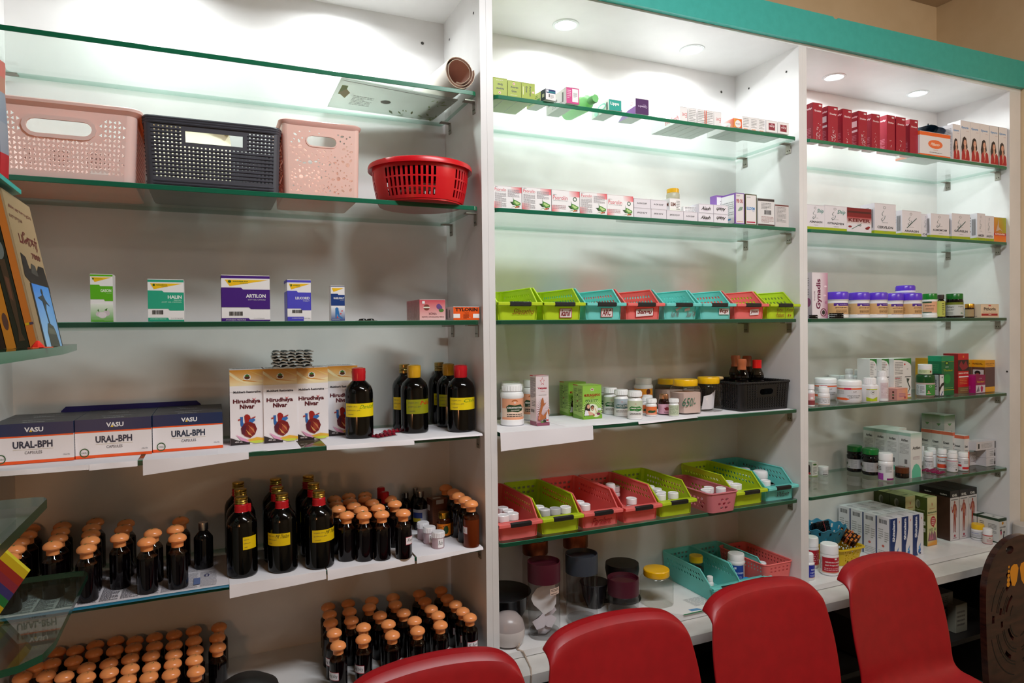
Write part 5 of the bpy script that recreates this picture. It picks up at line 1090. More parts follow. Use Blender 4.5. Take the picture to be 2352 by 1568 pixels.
# --- fifth shelf trays
P5 = [('coral', 1184, 1240, 'coral tray against the left divider full of white-capped bottles, lower row'), ('lime', 1278, 1226, 'lime tray second from the left in the lower row'), ('coral', 1372, 1212, 'coral tray third from the left with faint handwriting, lower row'), ('coral', 1470, 1198, 'coral tray fourth from the left, lower row'),
      ('lime', 1554, 1185, 'lime tray left of the pink oval-hole basket'), ('lime', 1720, 1162, 'lime tray right of the pink oval-hole basket'), ('cyan', 1796, 1152, 'turquoise tray at the right end of the lower row')]
TX = {}
for i, (c, px, py, lb) in enumerate(P5):
    x = aty(px, py-30, YF+.02)[0]; TX[i] = x
    x = max(x, XB0+.0705); x = min(x, XB1-.0715)
    if i: x = max(x, TX[i-1]+.1335)
    TX[i] = x
    sx = {2: [[('t', 'Paralant', .2, .15, .85, .75, '#a01c24', 's')]], 6: [[('t', 'VNfavin', .3, .25, .85, .75, '#2f2a3a', 's')]]}.get(i, ())
    tray(c, x, YF+.022-(.006 if i == 3 else 0), ZS[5]+.0005, lb, sx, 'slanted trays on the fifth shelf')
# pink basket with oval holes
xk = aty(1655, 1150, YF+.0)[0]; m = MB(); hp = .062; wp, dp = .098, .25; PB = '#e88f98'
def ov(m, side, mp, half):
    holes = []; px = .017
    for j in range(3):
        for i in range(int(2*half/px)):
            x = -half+px*(i+.5+(.5 if j % 2 else 0)); z = .014+j*.013
            if abs(x) > half-.009: continue
            holes.append([((x+.0058*cos(t))/half, z+.0042*sin(t)) for t in [k*pi/5 for k in range(10)]])
    m.sheet([(-1, 0), (1, 0), (1, hp), (-1, hp)], holes, mp, .002, PB, 'tray')
basket_shell(m, wp, dp, hp, .12, .016, .002, PB, 'tray', ov); rim(m, wp, dp, hp, .12, .016, .004, .005, PB, 'tray')
single('oval_hole_basket', m, 'pale pink basket with oval holes jutting over the glass edge, fifth shelf', 'basket', (xk-.001, YF-.012+dp/2, ZS[5]+.0005), .0)
def pill():
    r = .0165; b = MB(); b.lathe([(0, 0), (.93*r, 0), (r, .002), (r, .036), (.95*r, .040), (.8*r, .043), (.8*r, .046)], '#ebe9ea', 'plas', 20)
    c = MB(); c.lathe([(0, .044), (.98*r, .044), (1.0*r, .046), (1.0*r, .060), (.93*r, .0615), (.90*r, .0605), (0, .0603)], '#f0eff2', 'cap', 24)
    l = MB(); l.art([('r', 0, 0, 1, 1, '#9a2130'), ('r', 0, .8, 1, 1, '#e6d8da'), ('l', .1, .1, .9, .7, 5, '#d8b0b6')], cyl_map(r, .004, .036, -2.2, 3.6), nu=16)
    return thing('pill_bottle', [('body', b), ('cap', c), ('label', l)], 'x', 'bottle')
PL = Kind(pill); zq = ZS[5]+.0029
CAPS = {0: [(1154.7, 1167), (1167, 1173.5), (1178, 1180), (1188, 1186.5), (1200, 1194), (1156, 1197)], 1: [(1226, 1166), (1233, 1173), (1246, 1179.5), (1257, 1188), (1275, 1172), (1290, 1178), (1300, 1188)], 2: [(1328, 1153.5), (1333, 1160), (1346, 1168)],
        3: [(1366, 1114), (1386.5, 1122), (1412, 1118), (1474.6, 1155)], 4: [(1492, 1117.7), (1508.5, 1124), (1518, 1131), (1524.6, 1147), (1564.6, 1139)], 5: [(1638.6, 1089.6), (1673, 1107), (1692, 1113), (1722.8, 1126)], 6: [(1698, 1079), (1801, 1116)]}
for k, cs in CAPS.items():
    nm = ['coral tray by the divider', 'lime tray, second in the lower row', 'coral tray, third in the lower row', 'coral tray, fourth in the lower row', 'lime tray left of the pink basket', 'lime tray right of the pink basket', 'turquoise tray at the row end'][k]
    xt = TX[k]; done = []
    for j, (px, py) in enumerate(cs):
        X, Y = atz(px, py, zq+.058); Y = min(Y, 1.95); X = min(max(X, xt-.037), xt+.037); Y = max(Y, YF+.050)
        for _ in range(30):
            for (a, b) in done:
                dd = math.hypot(X-a, Y-b)
                if dd < .0338: X, Y = a+(X-a)/max(dd, .001)*.034, b+(Y-b)/max(dd, .001)*.034
            X = min(max(X, xt-.037), xt+.037); Y = max(Y, YF+.051+.0*j)
        done.append((X, Y)); PL((X, Y, zq), f'white-capped red-label bottle, {ORD[j]} of those in the {nm}', group='white-capped bottles in the trays')
for j, (px, py, c) in enumerate(((1635, 1133, 0), (1652, 1128, 0), (1670, 1134, 0))):
    X, Y = atz(px, py, zq+.058); X = xk-.030+.031*j; Y = YF+.035+(.022 if j == 1 else 0)+dp*0
    PL((X, Y, zq), f"{['left', 'middle', 'right'][j]} white-capped bottle inside the pale pink oval-hole basket", group='white-capped bottles in the trays')
for a, b, t, q, lb, tr in ((1421, 1441, 1119, 1168, 'tall white bottle with domed cap and dark red label in the fourth lower tray', 3), (1716, 1749, 1071, 1102, 'left of two large white domed-cap jars in the turquoise tray', 6), (1748, 1782, 1077, 1112, 'right of two large white domed-cap jars in the turquoise tray', 6)):
    X, Y = atz((a+b)/2, t+8, zq+(.075 if tr == 3 else .072)); r = .0165 if tr == 3 else .026; h = .082 if tr == 3 else .078
    xt = TX[tr]; X = min(max(X, xt-.054+r), xt+.054-r) if tr == 3 else xt-.004+(.012 if 'right' in lb else -.012); Y = min(Y, 1.93) if tr == 3 else (1.815 if 'right' in lb else 1.872)
    if tr == 3: X = xt-.01; Y = 1.865
    bm = MB(); bm.lathe([(0, 0), (.93*r, 0), (r, .003), (r, .6*h), (.9*r, .66*h), (.88*r, .68*h)], '#ebe9ea', 'plas', 28); cm = MB(); cm.lathe([(0, .66*h), (.98*r, .66*h), (r, .68*h), (r, .9*h), (.92*r, .97*h), (.7*r, h), (0, h)], '#f2f0f2', 'cap', 28)
    l = MB(); l.art([('r', 0, 0, 1, 1, '#8a1c2a'), ('l', .1, .2, .9, .8, 5, '#d8a8ae')], cyl_map(r, .1*h, .52*h, -2.2, 3.0), nu=16)
    thing('cream_jar', [('body', bm), ('cap', cm), ('label', l)], lb, 'jar', (X, Y, zq))
xt = TX[6]
m = MB(); m.lathe([(0, 0), (.023, 0), (.024, .003), (.024, .022), (.022, .023), (.024, .026), (.022, .029), (.024, .032), (.022, .035), (.0235, .038), (.0235, .046), (.022, .047), (0, .0465)], '#b9bbbf', 'metal', 30); m.lathe([(0, .0472), (.019, .0472)], '#7c2438', 'print', 24)
single('ointment_tin', m, 'silver screw tin with maroon top in the turquoise tray at the row end', 'tin', (xt-.014, YF+.062, zq))
# --- base of the middle bay
zb = .6341
m = MB(); 
single('paper_liner', MB().add([(atz(*p, zb-.0006)[0], atz(*p, zb-.0006)[1], zb-.0006) for p in ((1470, 1399), (1572, 1412), (1735, 1371), (1700, 1330), (1500, 1350))], [(0, 1, 2, 3, 4)], '#e6e6e3', 'matte').art(
    [('p', [(.0, .0), (1, 0), (1, .05), (0, .05)], '#1f7a45'), ('p', [(.42, .05), (.50, .05), (.36, .30), (.30, .30)], '#1f7a45'), ('l', .2, .35, .5, .9, 12, '#b0b0b0'), ('p', [(.10, .12), (.20, .10), (.18, .24), (.10, .26)], '#6a9ac8')], lambda a, b, e: (atz(1572, 1412, zb)[0]+a*.40-.012*b, atz(1572, 1412, zb)[1]-.0006+b*.11, zb-.0003+e*.3)), 'white printed sheet with green borders under the turquoise trays', 'shelf paper')
tray('cyan', atz(1668, 1375, zb)[0], atz(1655, 1378, zb)[1], zb, 'left turquoise tray on the base of the middle bay', [stk('Kasthuri', .05, .3, .7, .9, 0, False)], 'turquoise trays on the base').scale = (1, .95, 1)
xr_ = atz(1668, 1375, zb)[0]+.134; yr_ = atz(1655, 1378, zb)[1]+.006
tray('cyan', xr_-.010, yr_, zb, 'right turquoise tray on the base of the middle bay', (), 'turquoise trays on the base').scale = (1, .93, 1)
xl_ = atz(1668, 1375, zb)[0]
# coral straight basket
wc, dc, hc = .105, .215, .085; CC = TRAYC['coral']; m = MB()
def cw(m, side, mp, half):
    n = max(3, int(2*half/.013)); us = [-1]
    for i in range(n): us += [-1+2*(i+.3)/n, -1+2*(i+.75)/n]
    us.append(1); zs = [0, .050, .056, .062, .068, .074, hc]
    m.grid(us, zs, lambda i, j: not (j in (2, 4) and i % 2 == 1), mp, .002, CC, 'tray')
basket_shell(m, wc, dc, hc, .10, .014, .002, CC, 'tray', cw); rim(m, wc, dc, hc, .10, .014, .003, .004, CC, 'tray')
XC_ = XB1-wc/2-.0135
single('square_hole_basket', m, 'straight coral basket with square holes in the corner of the base', 'basket', (XC_, 1.735+dc/2, zb))
for j in range(3):
    PLo = PL((XC_-.018, 1.79+.036*j, zb+.003), ['front', 'middle', 'rear'][j]+' white-capped bottle inside the straight coral basket', group='white-capped bottles in the trays'); PLo.scale = (1, 1, 1.12)
roundthing('honey_jar', 'small jar with yellow lid and dark contents inside the left turquoise tray', 1543, 1582, 1268, 1340, z=zb+.003, Y=1.86, prof=SQJ, body='#d8d8d4', bmat='glass', cap='#d8b81a', capr=.88, capz=.80, h=.105, r=.026, fill=('#1a1613', .6), cat='jar').location = (xl_-.018, 1.86, zb+.003)
o = roundthing('pill_bottle', 'small white dropper bottle inside the left turquoise tray', 1594, 1612, 1322, 1366, z=zb+.003, Y=1.76, r=.012, h=.062); o.location = (xl_-.030, 1.775, zb+.003)
m = MB(); m.box(-.025, .025, -.012, .012, 0, .009, '#e8ead8', 'print'); m.art([('r', 0, 0, .2, 1, '#9fc430'), ('r', .55, .1, .8, .9, '#b8cc50'), ('r', .3, .2, .5, .8, '#222')], face_map((-.025, -.012, .009), (.05, 0, 0), (0, .024, 0), (0, 0, 1)))
single('sachet', m, 'small green and white sachet on the floor of the left turquoise tray', 'sachet', (xl_+.012, 1.775, zb+.003), .1)
o = roundthing('powder_jar', 'large white jar with blue label standing in the right turquoise tray', 1672, 1716, 1270, 1340, z=zb+.003, Y=1.82, prof=JARP, lab='#27489c', lz=(.15, .66), span=2.4, art=[('r', .42, .76, .52, .90, '#d8dcec'), ('t', 'TRIKATUKADI CHURNAM', .1, .45, .95, .56, '#d0d8ec', 'b'), ('l', .1, .12, .8, .32, 3, '#a0b0d8'), ('r', .9, 0, 1, 1, '#b8b4b0')], cat='jar', capr=.93, capz=.80, h=.102, r=.030); o.location = (xr_-.008, 1.825, zb+.003)
m = MB(); n = 28; m.tube([(.019*cos(2*pi*i/n), .019*sin(2*pi*i/n), 0) for i in range(n)], .006, '#1690d8', 'plas', 8, closed=True)
o = single('tape_ring', m, 'bright blue plastic ring lying in the right turquoise tray', 'ring', (xr_-.008, 1.762, zb+.022), 0); o.rotation_euler = (.45, .15, 0)
PL((xr_-.036, 1.90, zb+.003), 'white-capped bottle at the back of the right turquoise tray', group='white-capped bottles in the trays')
# tall glass jars
bigjar('empty square clear jar with yellow lid left of the turquoise trays, base', 1472, 1543, 1308, 1402, None, sh=6)
def gjar(lb, a, b, t, q, capc, lidf, X=None):
    (X, Y, z), r, h = place(a, b, t, 6, q, None, zb); r *= .98
    g = MB(); g.lathe([(0, .0), (.94*r, 0), (r, .006), (r, .90*h), (.96*r, .92*h)], '#f3f3f3', 'glass', 36); g.lathe([(0, .010), (.90*r, .010), (.93*r, .014)], '#ececec', 'glass', 36)
    c = MB(); c.lathe([(0, (1-lidf)*h), (1.03*r, (1-lidf)*h), (1.03*r, (1-lidf*.1)*h), (1.02*r, h), (.98*r, h), (.96*r, (1-lidf*.12)*h), (.94*r, (1-lidf*.22)*h), (0, (1-lidf*.22)*h)], capc, 'satin', 40)
    return (X, Y, z, r, h), thing('glass_jar', [('jar', g), ('lid', c)], lb, 'jar', (X, Y, z))
(JX, JY, JZ, JR, JH), _ = gjar('tall glass jar with maroon lid full of torn white paper', 1212, 1287, 1290, 1475, '#4a0f22', .26)
m = MB(); m.art([('r', 0, 0, 1, 1, '#cfb4a4'), ('l', .1, .5, .9, .9, 2, '#333'), ('l', .1, .1, .7, .3, 1, '#333')], cyl_map(JR, .60*JH, .69*JH, math.atan2(-JY, -JX)+.75, .75, .0008), nu=8)
single('price_sticker', m, 'beige price sticker on the tall maroon-lidded glass jar', 'sticker', (JX, JY, JZ))
gjar('tall empty glass jar with slate-grey lid', 1299, 1373, 1272, 1445, '#343b45', .27)
gjar('short glass jar with maroon lid', 1395, 1467, 1328, 1425, '#4a0f22', .44)
m = MB(); an = math.atan2(JX, JY); k = JR/.036
q = [(-.001, .066), (.018, .084), (.026, .104), (.027, .135), (.024, .166), (.004, .160), (-.016, .150), (-.027, .130), (-.029, .118), (-.024, .100), (-.010, .080)]
m.loft([[(x*k*cos(an)+(yy-14*x*x)*sin(an)*.8, (yy-14*x*x*.6)*cos(an)-x*k*sin(an), z*JH/.23) for x, z in q] for yy in (-.014, -.013)], '#f2f0f0', 'matte', True, True)
single('torn_paper', m, 'large curled white paper inside the maroon-lidded glass jar', 'paper', (JX, JY, JZ))
rnd = random.Random(21)
for k, lb in enumerate(('left', 'right', 'lowest', 'uppermost')):
    m = MB(); w, hh_ = .020, .030; a = [.5, -.6, .1, -.9][k]; cx, cz = [(-.020, .045), (.012, .042), (-.004, .024), (.016, .070)][k]
    m.loft([[(cx+x*cos(a)-z*sin(a), -.020+.004*k+.008*abs(x)/w+e, cz+x*sin(a)+z*cos(a)) for x, z in ((-w, -hh_/2), (0, -hh_/2-.003), (w, -hh_/2), (w, hh_/2), (0, hh_/2+.002), (-w, hh_/2))] for e in (0, .0012)], '#e3dbe2', 'matte', True, True)
    single('torn_paper', m, f'{lb} small scrap of folded paper near the bottom of the maroon-lidded jar', 'paper', (JX, JY, JZ))
for a, b, q, lb in ((1190, 1272, 1400, 'left'), (1283, 1364, 1385, 'right')):
    (X, Y, z), r, h = place(a, b, 1232, 6, None, 1.885, zb); h = .215; r = .042; Y = YB-r-.004
    g = MB(); g.lathe([(0, 0), (.9*r, 0), (r, .01), (r, .68*h), (.96*r, .76*h), (.90*r, .80*h)], '#ebe7e5', 'glass', 36)
    c = MB(); c.lathe([(0, .80*h), (.95*r, .80*h), (.98*r, .81*h), (.98*r, .97*h), (.95*r, h), (0, h)], '#8a4a2c', 'brushed', 40)
    thing('glass_jar', [('jar', g), ('lid', c)], f'{lb} large glass jar with copper lid standing at the back of the base', 'jar', (X, Y, z))
# dark glass bowl with flared rim, black lid, mist humidifier
def dbowl(X, Y, r, hh, lb):
    m = MB(); m.lathe([(0, 0), (.55*r, 0), (.60*r, .006), (.86*r, .45*hh), (.97*r, .90*hh), (1.05*r, .97*hh), (1.05*r, hh), (.94*r, .96*hh), (.82*r, .45*hh), (.55*r, .012), (0, .010)], '#17151a', 'gloss', 48)
    m.lathe([(1.04*r, .975*hh), (1.07*r, .985*hh), (1.04*r, 1.0*hh)], '#0f0e11', 'satin', 48); return single('dark_bowl', m, lb, 'bowl', (X, Y, zb))
dbowl(.793, 1.880, .080, .098, 'dark flared bowl at the back left, behind the maroon-lidded jar')
dbowl(aty(1366, 1340, 1.865)[0], 1.868, .044, .080, 'small dark bowl peeping out right of the slate-lidded jar')
m = MB(); m.lathe([(0, .0), (.060, 0), (.062, .003), (.060, .007), (.040, .010), (.037, .013), (.020, .013), (.018, .018), (0, .019)], '#121214', 'satin', 40); m.tube([(-.060, -.012, .004), (-.078, -.008, .004), (-.080, .004, .004), (-.060, .008, .004)], .004, '#121214', 'satin', 8)
b = MB(); b.lathe([(0, 0), (.040, 0), (.050, .008), (.056, .040), (.054, .058), (0, .059)], '#17171a', 'satin', 36)
X, Y = atz(1436, 1330, zb+.06); r_ = thing('casserole', [('pot', b), ('lid', m)], 'small black casserole with looped lid behind the short maroon-lidded jar', 'pot', (X-.012, min(Y, 1.93), zb)); r_.children[1].location = (0, 0, .0595)
b = MB(); b.lathe([(0, 0), (.030, 0), (.040, .006), (.047, .028), (.047, .045), (.0465, .047)], '#cdc4c0', 'plas', 36); t_ = MB(); t_.lathe([(.0465, .047), (.042, .068), (.028, .084), (.010, .090), (0, .0905)], '#a59a98', 'plas', 36)
p_ = MB(); p_.lathe([(0, 0), (.007, 0), (.007, .004), (0, .004)], '#b8b0ac', 'plas', 14)
(X, Y, z), r, h = place(1130, 1185, 1385, 6, 1464, None, zb); X = XB0+.049; Y = 1.748
r_ = thing('humidifier', [('base', b), ('tank', t_)], 'rounded greyish-white mist humidifier beside the divider, cable plugged in', 'humidifier', (X, Y, zb))
# its cable runs over the counter edge
cp = [(X+.014, Y-.044, zb+.016), (X+.010, Y-.049, zb+.008)]+[(*atz(px, py, zb), zb+.0022) for px, py in ((1180, 1480), (1190, 1493))]
x, z = aty(1202, 1507, YF-.003); cp += [(x, YF-.0032, .631), (x+.006, YF-.004, .618)]+[(*atz(px, py, .6135), .6152) for px, py in ((1212, 1520), (1219, 1535))]+[(atz(1220, 1550, .6135)[0], 1.597, .612), (atz(1222, 1556, .6135)[0], 1.5965, .56), (atz(1225, 1556, .6135)[0], 1.5965, .35), (.80, 1.58, .004)]
m = MB(); P_ = [Vector(p) for p in cp]; S_ = []
for i in range(len(P_)-1):
    for k in range(4): S_.append(P_[i].lerp(P_[i+1], k/4))
S_.append(P_[-1]); m.tube(S_, .0021, '#b7a494', 'satin', 6)
single('power_cable', m, 'thin beige cable running from the humidifier over the counter edge', 'cable')
# ================================================================== right bay
def cx(v): return 1840+v/4.594
def drow(name, n, px0, px1, pt, pb, sh, dep, labels, gap=.0008, Y=None, **k):
    """n equal cartons standing one behind another; the front one is given by its pixels"""
    zs = ZS[sh]+.0011; X0, Yf = atz(px0, pb, zs) if Y is None else (0, Y)
    X0 = aty(px0, (pt+(pb or pt+60))/2, Yf)[0]; X1 = aty(px1, (pt+(pb or pt+60))/2, Yf)[0]; w = X1-X0; h = aty(px0, pt, Yf)[1]-zs
    sh_ = k.pop('shift', 0)
    for i in range(n):
        m = MB(); hh = k.get('h', h); m.box(-w/2, w/2, 0, dep, 0, hh, k.get('col', '#eee'), 'print')
        m.art(k.get('front', ()), face_map((-w/2, 0, 0), (w, 0, 0), (0, 0, hh), (0, -1, 0))); m.art(k.get('left', ()), face_map((-w/2, dep, 0), (0, -dep, 0), (0, 0, hh), (-1, 0, 0)))
        m.art(k.get('top', ()), face_map((-w/2, 0, hh), (w, 0, 0), (0, dep, 0), (0, 0, 1)))
        if i < len(labels) and labels[i]: single(name, m, labels[i], 'carton', ((X0+X1)/2+sh_*i, Yf+i*(dep+gap), zs), 0, k.get('group'))
    return X0, X1, Yf, h
# --- top shelf: crimson cartons
RDC = '#a31a32'
rf = [('t', 'Thronbup', .08, .76, .90, .82, '#f0dade', 'bs'), ('r', .62, .92, .88, .96, '#e8dadc')]
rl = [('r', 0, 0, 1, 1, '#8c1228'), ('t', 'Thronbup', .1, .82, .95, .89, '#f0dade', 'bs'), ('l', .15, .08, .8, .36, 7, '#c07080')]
fl = lambda n, s: [('p', [(x, y), (x+.04, y+.018), (x+.06, y), (x+.03, y-.018)], '#ecdfe3') for x, y in [(random.Random(s+q).uniform(.25, .7), .06+.42*abs(random.Random(s*7+q).gauss(0, .45))) for q in range(n)] if y < .62]
for i, (a, b, t) in enumerate(((125, 225, 168), (285, 387, 205), (440, 535, 235), (605, 697, 258), (745, 832, 285), (905, 989, 298), (1003, 1103, 318), (1148, 1233, 345))):
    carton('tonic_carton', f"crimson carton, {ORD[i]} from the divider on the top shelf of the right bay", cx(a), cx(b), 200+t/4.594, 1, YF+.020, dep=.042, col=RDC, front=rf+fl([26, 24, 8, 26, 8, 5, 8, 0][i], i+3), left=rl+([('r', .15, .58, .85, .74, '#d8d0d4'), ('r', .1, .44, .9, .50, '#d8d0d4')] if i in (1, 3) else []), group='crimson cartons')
carton('medicine_carton', 'white carton with orange bands and oval logo, top shelf of the right bay', cx(1255), cx(1575), 309, 1, YF+.012, dep=.10, col='#e6e3e6', h=.092, front=[('r', 0, .84, 1, 1, '#ee6b2a'), ('r', 0, 0, 1, .09, '#ee6b2a'), ('e', .5, .52, .24, .18, '#ee7440'), ('t', 'Pilianto', .34, .46, .66, .58, '#f4d9c8', 'bs'), ('t', 'TABLETS', .42, .27, .58, .30, '#e0703c'), ('l', .3, .16, .72, .2, 1, '#555')], left=[('r', 0, .84, 1, 1, '#ee6b2a'), ('r', 0, 0, 1, .09, '#ee6b2a')])
zt = ZS[1]+.0011+.0925; x0 = aty(cx(1415), 310, YF+.02)[0]
for i in range(6):
    m = MB(); m.loft([[(-.062, -.03+j*.06, .001), (-.03, -.03+j*.06, .004), (0, -.03+j*.06, .0015), (.03, -.03+j*.06, .0045), (.062, -.03+j*.06, .001)] for j in (0, 1)], '#1d6c96' if i % 2 else '#123a66', 'metal', closed=False)
    m.loft([[(-.062, -.03+j*.06, .0002), (-.03, -.03+j*.06, .0032), (0, -.03+j*.06, .0008), (.03, -.03+j*.06, .0037), (.062, -.03+j*.06, .0002)] for j in (1, 0)], '#16486e', 'metal', closed=False)
    for k in range(5): m.lathe([(.008, 0), (.006, .003), (0, .0035)], '#3a8ab4', 'gloss', 8, c=(-.045+k*.022, -.012, .002))
    single('foil_packet', m, ['lowest', 'second lowest', 'third lowest', 'third highest', 'second highest', 'highest'][i]+' blue foil packet heaped on the orange-banded carton', 'medicine packet', (x0-.006+.006*i, YF+.055, zt+.0012+.0054*i), .06*(i-2), 'heap of blue foil packets')
gf = [('g', 0, 0, 1, 1, '#dcd6d6', '#dcd6d6', '#e8e4e6', '#e8e4e6'), ('t', 'Gynorm', .10, .79, .82, .86, '#3a8ac8', 'b'), ('t', 'syrup', .6, .74, .85, .755, '#a33'), ('p', [(.14, .20), (.08, .34), (.16, .46), (.22, .56), (.40, .61), (.58, .57), (.66, .46), (.72, .34), (.62, .28), (.3, .26)], '#2a1c20'), ('e', .46, .45, .15, .085, '#d8a088'), ('p', [(.38, .37), (.56, .37), (.6, .28), (.5, .22), (.36, .28)], '#d8a088'),
      ('p', [(.10, .02), (.14, .22), (.30, .30), (.42, .24), (.5, .12), (.56, .24), (.7, .30), (.86, .24), (.94, .06), (.92, .02)], '#b02026'), ('p', [(.46, .04), (.52, .26), (.60, .26), (.56, .10)], '#d8a088'), ('p', [(.42, .425), (.52, .425), (.47, .405)], '#f0e8e6')]
for i, (a, b, t) in enumerate(((1600, 1678, 365), (1682, 1784, 305), (1786, 1886, 322), (1888, 1985, 343), (1990, 2087, 363), (2089, 2181, 381))):
    carton('tonic_carton', f"white carton with woman in red, {ORD[i]} from left, top shelf of the right bay", cx(a), cx(b), 200+t/4.594, 1, YF+.008+(.0 if i else 0), dep=.05, col='#e4e0e2', front=gf, left=[('l', .1, .1, .9, .9, 18, '#a9a4a8')], group='cartons with woman in red', h=.155 if i else .136)
# --- second shelf
def ayr(nm, h1=.30, ln=True, sc=1, g=True):
    s_ = ['#3a4a4c', '#28504a'][sc % 2]
    return ([('r', 0, 0, 1, .11, '#a2b512')] if g else [])+[('o', .46, .87, .06, .05, .3, '#888'), ('t', nm, .12, h1, .86, h1+.085, '#4a4a50', 'b'), ('t', 'TABLETS', .4, h1-.1, .62, h1-.07, '#888'), ('t', 'Ayurveda', .35, h1+.18, .62, h1+.22, '#999')]
def scr(x, y, s, c='#1f4f48'):
    P = [(0, 1), (-.25, .7), (-.1, .5), (.2, .55), (.1, .25), (-.2, .0), (-.35, .2), (-.1, .35)]
    it = []
    for k in range(len(P)-1):
        a, b = P[k], P[k+1]; it.append(('p', [(x+a[0]*s-.008, y+a[1]*s), (x+a[0]*s+.010, y+a[1]*s), (x+b[0]*s+.010, y+b[1]*s), (x+b[0]*s-.008, y+b[1]*s)], c))
    return it
Yc2 = YF+.012
for i, (a, b, t, nm, ht, lb) in enumerate(((65, 248, 140, 'ASMAGON', .27, 'white tablet carton by the divider with green stroke marks, right bay'), (250, 482, 150, 'GYNAEVEN', .25, 'white tablet carton with green scrawl left of the maroon carton'), (484, 742, 172, None, 0, 'maroon carton with dark cherries, second shelf of the right bay'), (776, 1000, 128, 'CERVILON', .18, 'tallest white carton right of the maroon one, second shelf'),
    (1066, 1268, 203, 'ARIARGIN', .15, 'white carton with crossed green stroke, second shelf of the right bay'), (1270, 1366, 238, 'OFF', .1, 'narrow white carton tucked between two scrawled cartons'), (1370, 1563, 236, 'KOMOMCAM', .28, 'white carton with large green five-like scrawl, second shelf'), (1592, 1783, 235, 'GAURELIN', .28, 'white carton with green triangle scrawl, second shelf'),
    (1858, 1942, 230, 'AMDEN', .15, 'narrow white carton with faint scrawl near the right end'), (1944, 2034, 257, 'ARGITA', .15, 'narrow white carton beside the orange-yellow one'), (2036, 2163, 272, None, 1, 'yellow and orange carton with white body outline at the right end'))):
    if nm: fr = ayr(nm, ht, g=(nm != 'OFF'))+scr(.42, .42, .34)+([('t', 'Ship' if i < 2 else '', .55, .65, .95, .85, '#2f8a7c', 's')] if i < 2 else [])+([('p', [(.25, .3), (.75, .7), (.73, .72), (.23, .32)], '#1f4f48')] if i in (4, 7) else [])
    elif not ht: fr = [('g', 0, .35, 1, .62, '#d8cccc', '#d8cccc', '#a8202a', '#a8202a'), ('r', 0, .62, 1, 1, '#7c1620'), ('r', .02, .78, .98, .86, '#4a1016'), ('t', 'KEEVER', .06, .42, .94, .56, '#6a0f18', 'b'), ('e', .12, .22, .07, .04, '#8a1a22'), ('e', .82, .18, .08, .05, '#7a1018'), ('e', .88, .23, .06, .04, '#9a2028'), ('t', 'liver', .42, .25, .60, .34, '#333', 's'), ('p', [(.2, .12), (.6, .36), (.58, .37), (.18, .13)], '#1f6a5a')]
    else: fr = [('g', .0, .3, 1, 1, '#d8683a', '#b0a81c', '#9fb01c', '#d89a3c'), ('g', 0, 0, 1, .3, '#f08a2a', '#f08a2a', '#ea6a2a', '#ea6a2a'), ('r', 0, .26, 1, .36, '#c02a2a'), ('t', 'NTREAFIN', .1, .28, .9, .345, '#f0dcd0', 'b'), ('p', [(.15, .42), (.3, .7), (.35, .95), (.4, .6), (.75, .42), (.5, .5)], '#c8b0a0')]
    carton('medicine_carton', lb, cx(a), cx(b), 440+t/4.594, 2, Yc2-(.004 if i == 5 else 0)+(.02 if i == 5 else 0), dep=.060, col='#e0dce2', front=fr, left=[('r', 0, 0, 1, .11, '#a2b512'), ('l', .1, .3, .6, .9, 6, '#777'), ('b', .65, .2, .9, .8, '#777')] if nm else [], topc=None)
# --- third shelf
carton('medicine_carton', 'tall white and pink carton with vertical maroon lettering by the divider', cx(116), cx(280), 625.5, 3, YF+.010, dep=.045, col='#e4dce2', front=[('g', .45, 0, 1, 1, '#e4dce2', '#a0507a', '#c48aa4', '#e4dce2'), ('t', 'Gynadis', .25, .20, .62, .86, '#6e1c48', 'bv'), ('t', 'गेनाडिस', .10, .38, .20, .60, '#8a5a78', 'v'), ('o', .72, .13, .2, .09, .22, '#6e1c3a'), ('e', .72, .13, .1, .05, '#222'), ('e', .8, .5, .1, .02, '#e8c8d8'), ('e', .85, .7, .08, .02, '#f0d8e4'), ('e', .9, .35, .09, .03, '#b06a90')], left=[('g', 0, 0, 1, 1, '#a8a0a8', '#a8a0a8', '#cfc8ce', '#cfc8ce'), ('l', .1, .5, .7, .9, 8, '#777'), ('e', .6, .35, .3, .1, '#8a4a70')])
capl = lambda nm, hc: [('g', 0, 0, 1, 1, '#c79a62', '#d9ad78', '#e2bd8c', '#cfa26a'), ('r', .42, .78, 1, 1, '#4f2388'), ('p', [(.5, .8), (.54, .92), (.58, .8)], '#e8dcc8'), ('t', 'vaidya', .62, .84, .9, .93, '#d8c8e0'), ('t', nm, .46, .58, .95, .68, '#4a2a1a', 'b'), ('l', .5, .3, .9, .5, 2, '#6a4a2a'), ('l', .08, .2, .18, .7, 6, '#a07a4a'), ('r', .42, 0, 1, .12, '#4f2388'), ('t', 'சூரணம்', .5, .2, .9, .3, '#5a3a1a')]
